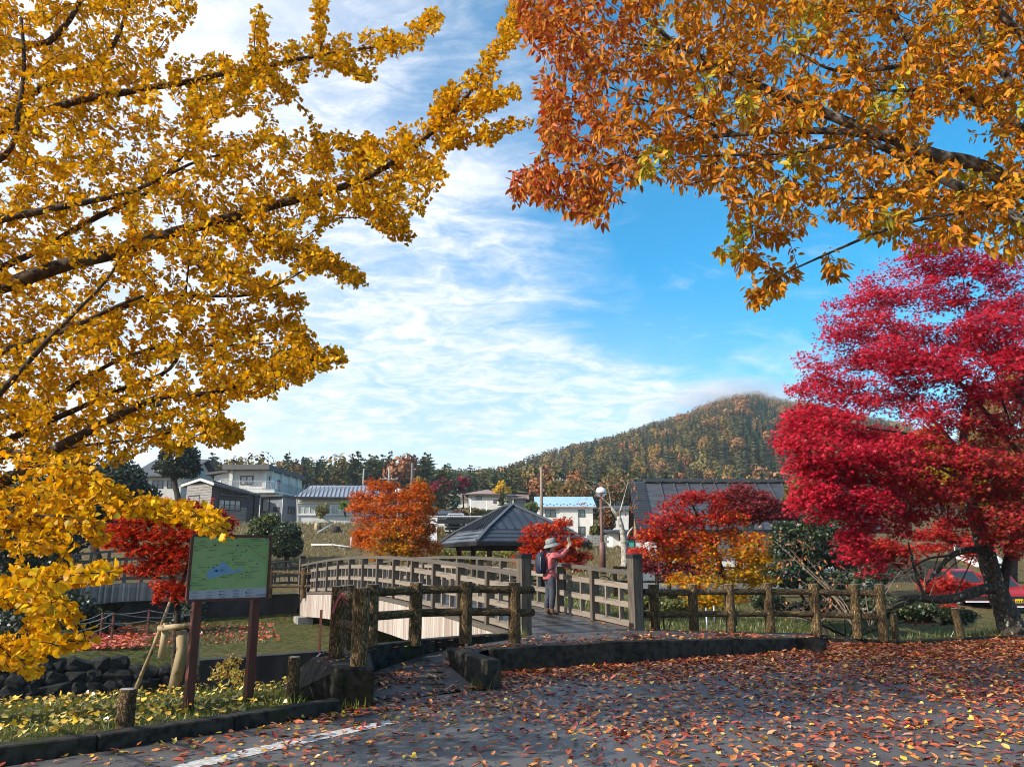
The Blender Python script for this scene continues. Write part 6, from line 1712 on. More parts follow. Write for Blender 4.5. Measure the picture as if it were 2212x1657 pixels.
def clump_tree(name, label, cat, pads, base, n, size, cols, wts, trunk_r=.12, group=None, tpl=CARD, mt=None, seed=1, nb=7, bark=None, tilt=.8):
    """mid distance tree or shrub: trunk, limbs to the pads, many small leaves"""
    rng = np.random.default_rng(seed); t = thing(name, label, cat, base, group)
    cen = [P(p[0], p[1], p[4]) for p in pads]
    top = max(cen, key=lambda c: c.z)
    fork = Vector(base).lerp(top, .35)
    limbs = [([Vector(base) - V(0, 0, .15), Vector(base).lerp(fork, .5) + V(.03, 0, 0), fork, fork.lerp(top, .75)], [trunk_r*1.2, trunk_r, trunk_r*.8, trunk_r*.3])]
    for c in cen[:nb]: limbs.append(([fork - V(0, 0, .1), fork.lerp(c, .5) + V(0, 0, .1), c], [trunk_r*.55, trunk_r*.35, trunk_r*.12]))
    limbs_obj(limbs, bark or M_BARK, t, 7, ['trunk'] + ['branch']*nb)
    wt = np.array([p[2]*p[3] for p in pads], float); wt /= wt.sum(); k = rng.choice(len(pads), n, p=wt); A = np.array([p[:6] for p in pads], float)[k]
    d = norm(rng.normal(0, 1, (n, 3)))*rng.uniform(.35, 1, (n, 1))**.6
    # clumps inside every pad
    cl = norm(rng.normal(0, 1, (n, 3)))
    pos = Pn(A[:, 0] + d[:, 0]*A[:, 2], A[:, 1] + d[:, 1]*A[:, 3], A[:, 4] + d[:, 2]*A[:, 5])
    tip = norm(rng.normal(0, 1, (n, 3)) + np.array([0, 0, -.3])); nor = np.array([0, 0, 1.]) + rng.normal(0, tilt, (n, 3))
    col = pick_palette(rng, n, cols, wts)
    leaf_obj('crown', tpl, pos, frames(tip, nor), size*rng.uniform(.6, 1.3, n), col, mt or LEAF, t, 'stuff'); return t
GREENS = [(.035, .06, .018), (.055, .085, .022), (.09, .11, .03), (.02, .04, .016)]
# shrubs and trees of the middle distance (pads: u, v, ru, rv, Y, dy)
def gz(u, Y): return at_ground(u, Y)
clump_tree('shrub', 'tall yellow green shrub in front of the dark house', 'shrub', [(565, 1140, 28, 26, 45, .8), (585, 1122, 22, 16, 45, .7), (548, 1165, 22, 24, 45, .7), (590, 1160, 22, 30, 45, .7)], gz(570, 45), 9500, .115, GREENS + [(.20, .20, .04)], [2, 3, 3, 1, 3], seed=3, mt=LEAF_GREEN)
clump_tree('shrub', 'round dark green shrub right of the map board', 'shrub', [(620, 1150, 32, 24, 43, .9), (632, 1178, 24, 26, 43, .8), (606, 1180, 24, 24, 43, .8)], gz(620, 43), 11000, .095, GREENS[:2] + [(.02, .04, .016)], [2, 2, 4], seed=4, mt=LEAF_GREEN)
clump_tree('shrub', 'round bare olive bush at the long house window', 'shrub', [(697, 1100, 15, 12, 68, .8), (692, 1108, 10, 10, 68, .6)], on_slope(697, 1127), 420, .2, [(.22, .2, .06), (.12, .1, .04)], [2, 1], .07, seed=5)
clump_tree('young_tree', 'thin green sapling at the long house wall', 'sapling', [(742, 1088, 8, 5, 68, .5), (750, 1094, 6, 4, 68, .4), (736, 1094, 5, 4, 68, .3)], on_slope(748, 1126), 160, .22, [(.16, .24, .05), (.10, .16, .04)], [2, 1], .06, seed=6)
clump_tree('yellow_tree', 'small bright yellow tree above the hillside house', 'tree', [(1082, 1052, 9, 9, 136, 1), (1074, 1058, 8, 5, 136, 1), (1094, 1058, 8, 6, 136, 1), (1083, 1045, 6, 5, 136, .8)], P(1083, 1075, 136), 620, .5, [(.75, .5, .02), (.65, .4, .02)], [2, 1], .2, seed=7)
for i, (u, v, ru, rv, Y, cols, lab) in enumerate([
    (958, 1048, 26, 14, 128, [(.30, .03, .05), (.2, .03, .04)], 'crimson tree on the rise left of the hillside houses'), (985, 1050, 18, 10, 130, [(.34, .03, .06), (.22, .03, .05)], 'dark crimson tree just above the low brown roofed house'),
    (1000, 1040, 14, 8, 131, [(.33, .04, .08), (.22, .03, .05)], 'rosy red tree behind the low brown roofed house'),
    (905, 1046, 16, 16, 115, [(.32, .22, .05), (.24, .18, .05)], 'ochre tree by the dark pole'),
    (1018, 1108, 20, 9, 97, [(.19, .15, .07), (.25, .17, .06)], 'brown garden shrubs below the hillside houses'), (990, 1112, 16, 9, 96, [(.22, .11, .09), (.15, .09, .07)], 'reddish garden shrub below the hillside houses'),
    (1055, 1112, 18, 8, 96, [(.05, .07, .03), (.1, .11, .04)], 'dark green garden pine left of the pavilion roof'), (1148, 1096, 13, 9, 92, [(.2, .22, .07), (.14, .17, .06)], 'pale green shrub at the left end of the blue roofed house'),
    (1240, 1062, 40, 28, 110, [(.30, .15, .05), (.22, .15, .05), (.16, .14, .05)], 'rust and olive tree behind the globe lamp'), (1330, 1050, 36, 34, 108, [(.32, .17, .06), (.2, .16, .06), (.14, .13, .05)], 'brown autumn tree behind the hall\'s left end'),
    (1205, 1060, 24, 22, 112, [(.24, .17, .05), (.13, .12, .04)], 'olive pine beside the utility pole'), (1290, 1145, 14, 12, 66, [(.12, .14, .04), (.18, .16, .06)], 'green hedge shrub right of the blue roofed house'),
    (1265, 1178, 12, 10, 58, [(.2, .19, .06), (.14, .13, .05)], 'yellow green shrub by the block wall'), (1312, 1120, 16, 26, 72, [(.3, .12, .04), (.16, .11, .04)], 'rust tree between lamp and pale bare tree')]):
    clump_tree('garden_tree', lab, 'tree', [(u, v, ru, rv, Y, ru*Y/F), (u - ru*.4, v + rv*.4, ru*.6, rv*.6, Y, ru*Y/F*.6), (u + ru*.45, v + rv*.3, ru*.55, rv*.6, Y, ru*Y/F*.6)], gz(u, Y), 900, .013*Y*.32, cols, [1]*len(cols), .10, seed=30 + i)
# dark evergreens behind the ginkgo
PINEC = [(.016, .028, .014), (.028, .042, .02), (.045, .055, .022)]
clump_tree('pine_tree', 'tall dark pine left of the dark house roof', 'pine', [(388, 985, 44, 30, 60, 1.5), (370, 1010, 40, 20, 60, 1.4), (405, 1012, 30, 22, 60, 1.3), (345, 900, 20, 10, 60, .8), (352, 930, 25, 6, 60, .8), (340, 870, 16, 8, 60, .7), (350, 955, 30, 8, 60, 1)], gz(390, 60), 9000, .22, PINEC, [3, 2, 1], .22, seed=51, mt=LEAF_GREEN)
clump_tree('conifer_tree', 'dark conifer in shade between ginkgo leaves and red maple', 'tree', [(250, 1040, 70, 50, 40, 2.5), (180, 1070, 60, 50, 38, 2.2), (300, 1080, 50, 40, 41, 2), (230, 1110, 70, 40, 39, 2), (150, 1010, 50, 40, 40, 2)], gz(230, 40), 14000, .18, PINEC, [3, 2, 1], .2, seed=52, mt=LEAF_GREEN)
clump_tree('conifer_tree', 'black green conifer at left edge below the ginkgo branches', 'tree', [(60, 1080, 90, 70, 30, 2.2), (20, 1180, 90, 70, 30, 2), (130, 1150, 70, 60, 31, 2), (100, 1210, 80, 40, 30, 1.6), (-60, 1120, 80, 90, 30, 2)], gz(60, 30), 15000, .15, PINEC, [4, 2, 1], .2, seed=53, mt=LEAF_GREEN)
clump_tree('shrub', 'dark bank shrubs under the shaded timber bridge', 'shrub', [(120, 1310, 90, 45, 23.5, 1), (60, 1350, 80, 40, 22, 1), (200, 1340, 70, 25, 24, .8), (20, 1290, 70, 50, 23, 1)], gz(110, 23), 5200, .13, PINEC, [3, 2, 2], .06, seed=54, mt=LEAF_GREEN)
clump_tree('shrub', 'dark shrub hiding the gap beside the stained abutment wall', 'shrub', [(415, 1310, 30, 40, 25, .8), (395, 1340, 30, 24, 24, .7)], gz(410, 24.5), 1500, .12, PINEC, [3, 2, 1], .05, seed=55, mt=LEAF_GREEN)
# right hand evergreens in front of the hall
clump_tree('evergreen_tree', 'dark green evergreen between the hall and the crimson maple', 'tree', [(1740, 1150, 60, 50, 31, 1.5), (1700, 1185, 50, 40, 31, 1.3), (1790, 1180, 60, 50, 30, 1.5), (1760, 1110, 45, 35, 32, 1.3), (1850, 1200, 60, 45, 29, 1.3), (1665, 1215, 34, 24, 30, 1), (1690, 1140, 24, 18, 31, 1), (1830, 1140, 50, 30, 30, 1.2), (1880, 1240, 50, 26, 28, 1), (1720, 1090, 26, 20, 32, 1), (1640, 1240, 26, 14, 29, .8)], gz(1760, 31), 19000, .115, GREENS[:2] + PINEC[:1] + [(.10, .11, .035)], [2, 1, 3, 1], .16, seed=61, mt=LEAF_GREEN)
clump_tree('broadleaf_tree', 'olive brown tree rising above the hall\'s right end', 'tree', [(1735, 1060, 42, 36, 34, 1.6), (1770, 1040, 30, 30, 34, 1.4), (1715, 1090, 30, 26, 34, 1.2), (1780, 1090, 40, 40, 33, 1.4)], gz(1750, 34), 9000, .12, [(.17, .13, .045), (.25, .17, .06), (.10, .10, .035), (.20, .09, .05)], [3, 2, 3, 1], .16, seed=62)
clump_tree('yellow_tree', 'yellow tree seen through the crimson maple near the trunk', 'tree', [(2050, 1020, 50, 70, 42, 2), (2010, 960, 40, 40, 42, 1.6), (2100, 1060, 40, 50, 42, 1.6), (1990, 1040, 30, 30, 42, 1.4)], gz(2060, 42), 3600, .26, [(.62, .42, .02), (.5, .33, .02), (.34, .30, .04)], [2, 2, 1], .16, seed=63)
clump_tree('broadleaf_tree', 'brown leaved tree far right behind the crimson maple', 'tree', [(2190, 900, 60, 120, 46, 2), (2120, 930, 50, 80, 47, 2), (2230, 1040, 60, 60, 46, 2)], gz(2180, 46), 4200, .28, [(.34, .14, .06), (.28, .17, .06), (.40, .22, .05)], [2, 2, 1], .2, seed=64)
clump_tree('conifer_tree', 'dark green bushy tree along the bank behind the right fence', 'shrub', [(1700, 1240, 60, 30, 27, 1), (1790, 1262, 60, 30, 26.5, 1), (1870, 1280, 50, 30, 26, 1)], gz(1780, 26.5), 3400, .13, GREENS[:2] + PINEC[:1], [2, 1, 3], .07, seed=65, mt=LEAF_GREEN)
clump_tree('shrub', 'low dark undergrowth between the right fence and the lichen limb', 'shrub', [(1900, 1310, 60, 22, 19.5, .6), (1980, 1320, 60, 20, 19.2, .6), (2060, 1330, 50, 18, 19, .6), (1820, 1310, 50, 20, 20, .6), (1740, 1316, 50, 18, 20.2, .6), (1660, 1300, 40, 20, 20.5, .6)], gz(1900, 20), 9000, .075, GREENS + [(.12, .10, .03)], [3, 2, 1, 3, 1], .03, seed=67, mt=LEAF_GREEN)
clump_tree('shrub', 'leafy green creeper mat behind the first bays of the right fence', 'shrub', [(1400, 1300, 40, 16, 19.5, .6), (1460, 1310, 40, 16, 19, .6), (1430, 1285, 40, 10, 20, .6)], gz(1430, 20), 3600, .075, [(.10, .13, .03), (.18, .2, .05), (.05, .07, .02), (.2, .14, .05)], [3, 2, 2, 1], .03, seed=68, mt=LEAF_GREEN)
clump_tree('shrub', 'yellow green low shrubs under the pavilion roof', 'shrub', [(1020, 1200, 70, 14, 42, 1.2), (1120, 1200, 50, 14, 42, 1.2), (960, 1200, 40, 14, 42, 1)], gz(1060, 42), 2600, .14, [(.16, .16, .035), (.28, .24, .04), (.09, .11, .03), (.30, .16, .04)], [3, 2, 2, 1], .05, seed=66)
# ------------------------------------------------------------------ ginkgo (trunk left of the picture)
rg_ = np.random.default_rng(101)
def PL(pts): return [P(*p) for p in pts]
def ginkgo():
    base = V(-6.9, 7.2, 0)
    t = thing('ginkgo_tree', 'large golden ginkgo whose branches fill the left half of the sky', 'ginkgo tree', base)
    tr = [base + V(0, 0, -.2), base + V(.05, 0, 1.5), base + V(0, .05, 3.5), base + V(.08, 0, 6), base + V(.1, .1, 9), base + V(.1, .1, 11.5)]
    limbs = [(tr, [.30, .25, .22, .17, .10, .03])]
    def limb(z, pts, rad): limbs.append(([base + V(.03, 0, z)] + PL(pts), rad))
    limb(3.1, [(-120, 650, 7.0), (0, 624, 6.7), (113, 578, 6.7), (223, 555, 6.7), (275, 536, 6.8), (404, 494, 6.8), (480, 476, 6.9), (620, 436, 7), (760, 401, 7), (860, 348, 7), (940, 282, 7), (1000, 222, 7.1), (1050, 150, 7.2), (1100, 62, 7.3), (1128, -20, 7.3)], [.10, .075, .062, .05, .03, .018, .008])
    limb(4.2, [(-90, 330, 7.5), (80, 245, 7.2), (180, 214, 7.1), (258, 203, 7), (323, 190, 7), (420, 176, 7), (484, 158, 7), (565, 146, 7), (646, 128, 7.1), (710, 118, 7.2), (829, 99, 7.3), (888, 82, 7.4), (946, 26, 7.4)], [.075, .055, .04, .03, .02, .006])
    limb(3.3, [(-100, 500, 6), (20, 470, 6), (161, 442, 6), (221, 430, 6.1), (281, 418, 6.2), (360, 380, 6.3), (430, 345, 6.4), (500, 330, 6.5)], [.06, .045, .03, .008])
    limb(2.2, [(-90, 930, 6.2), (0, 849, 5.9), (65, 778, 5.9), (110, 726, 5.9), (150, 690, 5.9), (172, 664, 5.9), (200, 640, 6), (236, 600, 6.1), (262, 552, 6.2)], [.10, .088, .078, .066, .05, .022, .014, .008])
    limb(2.4, [(-120, 790, 6.6), (0, 762, 6.4), (81, 733, 6.3), (139, 716, 6.2), (205, 684, 6.2), (265, 656, 6.2), (310, 640, 6.3)], [.06, .05, .04, .028, .012])
    limb(1.9, [(-120, 1090, 6.8), (0, 1046, 6.5), (45, 1022, 6.4), (110, 976, 6.4), (200, 926, 6.4), (268, 891, 6.4), (339, 855, 6.5), (452, 853, 6.6), (530, 830, 6.6), (581, 812, 6.7), (678, 775, 6.8), (735, 768, 6.8)], [.075, .065, .055, .04, .02, .006])
    limb(2.6, [(-100, 1000, 7.4), (130, 900, 7.6), (268, 838, 7.7), (383, 800, 7.8), (397, 700, 7.8), (402, 620, 7.8), (410, 555, 7.9)], [.05, .045, .035, .03, .022, .014, .008])
    limb(2.2, [(-60, 960, 6.5), (100, 985, 6.1), (159, 1002, 6.0), (181, 1034, 5.9), (231, 1074, 5.8), (273, 1089, 5.8), (348, 1100, 5.8), (422, 1118, 5.8), (486, 1142, 5.8)], [.04, .03, .02, .012, .004])
    limb(1.7, [(-150, 1130, 6), (0, 1119, 5.6), (90, 1112, 5.5), (174, 1116, 5.4), (224, 1158, 5.4)], [.03, .022, .014, .004])
    limb(1.6, [(-150, 1290, 5.6), (0, 1267, 5.1), (99, 1242, 5.0), (180, 1240, 5.0), (243, 1235, 5.0)], [.028, .02, .012, .004])
    limb(1.4, [(-150, 1420, 5.6), (0, 1394, 5.2), (87, 1391, 5.1), (194, 1384, 5.1)], [.024, .018, .01, .004])
    limb(5.6, [(-80, 60, 7.2), (30, 90, 7), (97, 103, 7), (140, 60, 7), (168, 16, 7), (200, -60, 7.1)], [.06, .045, .035, .02])
    limb(5.0, [(0, 250, 7.6), (120, 170, 7.6), (226, 130, 7.5), (255, 80, 7.5), (278, 16, 7.5), (290, -60, 7.5)], [.05, .04, .03, .016])
    limb(4.6, [(-60, 380, 6.2), (30, 330, 6.1), (40, 240, 6.1), (55, 150, 6.1), (45, 40, 6.1)], [.04, .03, .024, .014])
    limb(3.6, [(60, 560, 8.2), (200, 470, 8.4), (330, 420, 8.5), (430, 290, 8.6), (500, 230, 8.7)], [.05, .04, .03, .01])
    limb(2.8, [(40, 740, 8.4), (200, 690, 8.5), (330, 640, 8.5), (450, 640, 8.6), (560, 640, 8.7), (700, 560, 8.6)], [.05, .04, .025, .006])
    limb(2.3, [(60, 900, 7.2), (220, 790, 7.3), (360, 740, 7.4), (500, 750, 7.5), (600, 740, 7.5)], [.04, .03, .02, .006])
    limb(2.1, [(40, 980, 6.9), (200, 960, 6.9), (330, 945, 6.9), (430, 915, 7), (500, 935, 7)], [.035, .026, .015, .005])
    # secondary limbs seen against the sky
    limbs.append((PL([(949, 300, 7), (985, 297, 7), (1033, 296, 7), (1090, 278, 7.1), (1139, 258, 7.1)]), [.010, .008, .004]))
    limbs.append((PL([(1003, 235, 7.1), (1050, 232, 7), (1090, 215, 7), (1114, 205, 7)]), [.008, .003]))
    limbs.append((PL([(951, 275, 7), (958, 240, 7), (966, 205, 7), (972, 180, 7)]), [.012, .004]))
    limbs.append((PL([(700, 120, 7.2), (735, 138, 7.1), (790, 162, 7.1)]), [.010, .003]))
    limbs.append((PL([(565, 147, 7), (600, 180, 6.9), (640, 218, 6.9)]), [.010, .003]))
    limbs.append((PL([(692, 120, 7.2), (694, 80, 7.2), (690, 30, 7.2), (690, -5, 7.2)]), [.010, .003]))
    limbs.append((PL([(563, 146, 7.1), (562, 90, 7.1), (555, 50, 7.1), (566, 15, 7.1)]), [.008, .002]))
    limbs.append((PL([(760, 402, 7), (800, 430, 6.9), (840, 470, 6.9), (872, 512, 6.9)]), [.012, .004]))
    limbs.append((PL([(480, 478, 7), (560, 505, 7.1), (640, 540, 7.1), (720, 575, 7.2), (790, 612, 7.2)]), [.016, .004]))
    limbs.append((PL([(404, 560, 7.8), (470, 600, 7.6), (560, 625, 7.5), (650, 655, 7.5)]), [.014, .004]))
    limbs_obj(limbs, M_BARK_G, t, 9, ['trunk'] + ['branch']*(len(limbs) - 1))
    main = [(-260, -260), (420, -260), (425, 30), (390, 70), (330, 110), (480, 130), (585, 150), (600, 215), (560, 240), (500, 250), (440, 280), (540, 300), (590, 270), (620, 300), (650, 270), (690, 330), (720, 295), (745, 340), (790, 310), (850, 330), (890, 300), (930, 335), (965, 375), (935, 420), (880, 400), (915, 460), (860, 512), (790, 480), (740, 470), (700, 500), (660, 470), (620, 510), (700, 545), (790, 610), (760, 625), (690, 590), (600, 575), (560, 560), (600, 625), (650, 655), (590, 650), (520, 620), (470, 660), (520, 700), (590, 730), (645, 705), (660, 740), (735, 760), (690, 800), (640, 810), (560, 850), (480, 860), (440, 880), (520, 940), (500, 975), (420, 940), (380, 985), (330, 960), (280, 1000), (200, 980), (210, 1050), (130, 1060), (-260, 1080)]
    holes = [(330, 470, 40, 16, .9), (215, 470, 60, 22, .9), (420, 590, 60, 26, .8), (330, 620, 40, 14, .7), (455, 700, 50, 20, .85), (240, 265, 40, 16, .7), (360, 240, 50, 22, .85), (150, 500, 40, 14, .8), (360, 810, 44, 22, .8), (470, 830, 50, 16, .7), (160, 60, 34, 20, .7), (90, 100, 30, 20, .6), (330, 60, 34, 18, .7), (580, 400, 40, 14, .6), (330, 300, 34, 12, .6), (560, 540, 30, 16, .8), (640, 500, 24, 12, .7)]
    tg = [in_region([(main, 5.8, 8.8, 1.0)], 3900, rg_, holes)]
    for chain, n in (([(470, 165, 7, 52), (600, 140, 7.1, 46), (710, 118, 7.2, 40), (829, 99, 7.3, 40), (890, 80, 7.4, 36), (942, 30, 7.4, 16)], 220), ([(690, 120, 7.2, 18), (690, -10, 7.2, 14)], 34), ([(563, 146, 7.1, 20), (562, 20, 7.1, 12)], 30),
                     ([(700, 122, 7.2, 14), (800, 165, 7.1, 18)], 40), ([(565, 147, 7, 14), (640, 220, 6.9, 16)], 40),
                     ([(880, 335, 7, 72), (950, 275, 7, 60), (1010, 215, 7.1, 44), (1060, 140, 7.2, 28), (1105, 55, 7.3, 22), (1130, -30, 7.3, 18)], 230), ([(949, 300, 7, 16), (1033, 297, 7, 18), (1139, 258, 7.1, 12)], 60), ([(1003, 235, 7.1, 16), (1114, 205, 7, 22)], 60), ([(951, 275, 7, 22), (970, 185, 7, 22)], 50),
                     ([(100, 1000, 6.1, 36), (181, 1040, 5.9, 30), (273, 1089, 5.8, 24), (350, 1102, 5.8, 22), (430, 1118, 5.8, 24), (486, 1142, 5.8, 16)], 190),
                     ([(-120, 1110, 5.9, 80), (90, 1095, 5.8, 52), (174, 1122, 5.7, 34), (222, 1160, 5.7, 12)], 190), ([(-140, 1170, 5.6, 30), (60, 1170, 5.5, 22), (150, 1172, 5.5, 14)], 60),
                     ([(-140, 1285, 5.2, 45), (99, 1252, 5.0, 22), (243, 1236, 5.0, 8)], 120), ([(20, 1290, 5.1, 26), (110, 1295, 5.0, 26), (160, 1325, 5, 12)], 52), ([(60, 1335, 5, 16), (100, 1365, 5, 12), (108, 1400, 5, 8)], 28),
                     ([(-120, 1400, 5.2, 26), (90, 1392, 5.1, 13), (194, 1384, 5.1, 7)], 60), ([(-100, 1420, 5.2, 30), (40, 1430, 5.2, 14), (88, 1445, 5.2, 8)], 40),
                     ([(790, 430, 6.9, 30), (840, 470, 6.9, 36), (872, 512, 6.9, 18)], 70), ([(480, 478, 7, 40), (640, 540, 7.1, 34), (720, 575, 7.2, 24), (792, 614, 7.2, 12)], 150), ([(404, 560, 7.8, 30), (560, 625, 7.5, 30), (652, 656, 7.5, 10)], 90), ([(400, 700, 7.4, 40), (520, 690, 7.4, 34), (650, 700, 7.4, 14)], 110),
                     ([(452, 853, 6.6, 40), (581, 812, 6.7, 40), (678, 775, 6.8, 34), (735, 768, 6.8, 14)], 190), ([(640, 720, 6.8, 20), (660, 740, 6.8, 24)], 30), ([(420, 920, 6.9, 40), (520, 935, 7, 12)], 80), ([(720, 300, 7, 14), (780, 320, 7, 26), (850, 330, 7, 30)], 60), ([(690, 290, 7.1, 12), (700, 360, 7.1, 30)], 40), ([(790, 300, 7, 8), (800, 350, 7, 24)], 34)):
        tg.append(tube_targets(chain, n, rg_))
    tg = np.concatenate(tg)
    tw = grow(limbs, tg, rg_, sag=.10, up=.3, maxd=2.2)
    twig_obj('twigs', tw, .0085, .0028, M_BARK_G, t)
    outer = []
    for pl, rad in limbs[1:]:
        a = interp(smooth_line(pl, 2), rad, .06)[0]; a = a[int(len(a)*.42):]
        outer += [a[i:i+5] for i in range(0, len(a) - 5, 4)]
    pos, out = along_twigs(tw, .032, rg_, .10, 4, .030); p2, o2 = along_twigs(outer, .05, rg_, .05, 3, .04); pos = np.concatenate([pos, p2]); out = np.concatenate([out, o2])
    # leaf places right on the outer limbs too
    n = len(pos)
    tip = norm(out + rg_.normal(0, .45, (n, 3)) + np.array([0, 0, -.35])); nor = norm(rg_.normal(0, .75, (n, 3)) + np.array([.25, .1, .8]))
    size = .053*rg_.uniform(.62, 1.15, n); u, v = proj(pos)
    col = pick_palette(rg_, n, [(.80, .43, .004), (.72, .35, .003), (.82, .50, .01), (.60, .28, .003), (.50, .34, .012), (.42, .22, .01)], [4, 4, 2, 2.4, 1, .6], .13)
    print('ginkgo leaves', n, 'twigs', len(tw))
    # the 300 largest in view are leaves of their own
    vis = (u > 5) & (u < 2200) & (v > 5) & (v < 1650); big = np.where(vis, size/np.linalg.norm(pos - np.array([0, 0, CAMZ]), axis=1), 0)
    idx = np.argsort(-big); one, rest = idx[:298], idx[298:]
    Rm = frames(tip, nor)
    single_leaves('leaf', GINKGO, pos[one], Rm[one], size[one], col[one], LEAF, t)
    leaf_obj('foliage', GINKGO_S, pos[rest], Rm[rest], size[rest], col[rest], LEAF, t, 'stuff')
ginkgo()

# ------------------------------------------------------------------ orange tree (trunk right of the picture)
def orange_tree():
    base = V(6.5, 6.4, 0); rng = np.random.default_rng(202)
    t = thing('zelkova_tree', 'broad orange leaved tree reaching in over the upper right', 'tree', base)
    fork = base + V(-.15, 0, 3.2)
    limbs = [([base - V(0, 0, .2), base + V(0, 0, 1.2), base + V(-.08, 0, 2.4), fork, fork + V(-.1, .1, 2), fork + V(0, .2, 4.2)], [.33, .27, .24, .2, .12, .04])]
    def limb(pts, rad, z=0): limbs.append(([fork + V(0, 0, z)] + PL(pts), rad))
    limb([(2330, 460, 6.3), (2210, 416, 6.1), (2126, 357, 6), (2007, 337, 5.9), (1943, 304, 5.9), (1872, 281, 5.9), (1825, 262, 5.9), (1732, 225, 5.9), (1633, 183, 6), (1564, 146, 6), (1475, 106, 6.1), (1400, 50, 6.2), (1380, 15, 6.2)], [.10, .08, .068, .05, .03, .012])
    limb([(2330, 520, 5.8), (2250, 500, 5.7), (2176, 464, 5.6), (2097, 416, 5.6), (2013, 377, 5.6), (1943, 340, 5.6), (1909, 318, 5.6), (1867, 305, 5.6)], [.085, .07, .055, .04, .022])
    limb([(2350, 380, 6.6), (2210, 287, 6.5), (2140, 231, 6.5), (2055, 183, 6.4), (1999, 135, 6.4), (1965, 93, 6.4), (1929, 28, 6.4), (1912, -20, 6.4)], [.085, .068, .055, .04, .025], .4)
    limb([(2330, 180, 6.2), (2210, 84, 6.1), (2168, 37, 6.1), (2120, -10, 6.1)], [.07, .05, .035], .9)
    limb([(2260, 260, 6.9), (2190, 190, 6.9), (2140, 121, 6.9), (2098, 42, 6.9), (2067, -10, 6.9)], [.06, .045, .03], .7)
    limb([(2300, 520, 5.2), (2160, 456, 5.3), (2027, 462, 5.5), (1895, 502, 5.6), (1812, 538, 5.7), (1729, 575, 5.8), (1680, 598, 5.8), (1640, 636, 5.8)], [.06, .035, .022, .014, .005], -.1)
    for pts, rad in (([(1943, 304, 5.9), (1900, 294, 5.9), (1760, 280, 5.9), (1591, 290, 6), (1500, 300, 6), (1400, 290, 6.1), (1280, 300, 6.1)], [.035, .026, .016, .006]), ([(1867, 305, 5.6), (1788, 319, 5.6), (1704, 332, 5.6), (1591, 335, 5.7), (1480, 340, 5.8)], [.022, .015, .006]),
                     ([(1825, 262, 5.9), (1740, 240, 6.2), (1560, 150, 6.3)], [.02, .008]), ([(1564, 146, 6), (1480, 150, 5.8), (1330, 155, 5.8), (1240, 160, 5.8)], [.018, .012, .004]), ([(1475, 106, 6.1), (1300, 90, 6.2), (1180, 50, 6.2)], [.015, .004]),
                     ([(1591, 290, 6), (1460, 240, 6), (1340, 200, 6), (1200, 140, 6)], [.014, .004]), ([(1500, 300, 6), (1380, 340, 5.9), (1260, 370, 5.9), (1160, 390, 5.9)], [.014, .004]), ([(1400, 290, 6.1), (1280, 240, 6.2), (1180, 220, 6.2)], [.010, .003]),
                     ([(1704, 332, 5.6), (1620, 370, 5.5), (1480, 400, 5.5)], [.012, .004]), ([(1999, 135, 6.4), (1900, 150, 6.2), (1800, 160, 6.1), (1700, 100, 6)], [.03, .02, .006]), ([(2055, 183, 6.4), (1950, 200, 6), (1850, 190, 5.8)], [.025, .006]),
                     ([(1929, 28, 6.4), (1800, 20, 6.5), (1650, 10, 6.5), (1500, -30, 6.5)], [.025, .008]), ([(2210, 416, 6.1), (2100, 440, 6.6), (1990, 420, 6.7), (1860, 430, 6.7), (1740, 430, 6.6)], [.035, .02, .005])):
        limbs.append((PL(pts), rad))
    limbs_obj(limbs, M_BARK_Z, t, 9, ['trunk'] + ['branch']*(len(limbs) - 1))
    poly = [(1122, -240), (2480, -240), (2480, 560), (2300, 560), (2225, 540), (2170, 560), (2100, 530), (2040, 530), (1960, 540), (1900, 520), (1850, 490), (1780, 465), (1720, 480), (1650, 470), (1600, 490), (1570, 430), (1490, 410), (1420, 390), (1340, 410), (1325, 470), (1260, 470), (1180, 445), (1115, 440), (1108, 370), (1165, 335), (1170, 270), (1160, 200), (1175, 120), (1120, 80)]
    holes = [(2070, 295, 85, 52, .93), (1955, 20, 40, 30, .8), (1745, 130, 60, 26, .85), (1660, 180, 30, 18, .8), (1230, 270, 40, 22, .75), (1205, 120, 30, 34, .7), (1500, 255, 30, 18, .7), (1380, 225, 34, 16, .7), (1690, 370, 60, 20, .7), (1800, 430, 70, 18, .75), (1560, 40, 30, 20, .6), (1920, 380, 34, 18, .8), (1260, 330, 30, 20, .8), (1420, 370, 40, 14, .8), (2120, 520, 60, 16, .6), (1300, 60, 30, 24, .7)]
    tg = [in_region([(poly, 4.9, 7.6, 1)], 4300, rng, holes)]
    for chain, n in (([(1560, 552, 5.8, 14), (1610, 556, 5.8, 18), (1660, 575, 5.8, 18)], 26), ([(1700, 590, 5.8, 18), (1640, 630, 5.8, 26), (1625, 650, 5.8, 18)], 34), ([(1800, 590, 5.8, 14), (1815, 575, 5.8, 20)], 12), ([(1720, 500, 5.8, 24), (1600, 500, 5.8, 26), (1570, 490, 5.8, 18)], 34), ([(1120, 390, 5.9, 18), (1190, 410, 5.9, 40), (1290, 430, 5.9, 36)], 50), ([(1140, 40, 6.2, 22), (1200, 70, 6.2, 30)], 26), ([(1180, 200, 6.2, 20), (1230, 320, 6.1, 30)], 40)):
        tg.append(tube_targets(chain, n, rng, .15))
    tg = np.concatenate(tg); tw = grow(limbs, tg, rng, sag=.04, up=.2, maxd=2.0)
    twig_obj('twigs', tw, .0075, .0016, M_BARK, t)
    pos, out = along_twigs(tw, .046, rng, .16, 4, .045); n = len(pos)
    tip = norm(out*.8 + rng.normal(0, .4, (n, 3)) + np.array([0, 0, -.75])); nor = norm(rng.normal(0, .8, (n, 3)) + np.array([-.2, -.2, .6]))
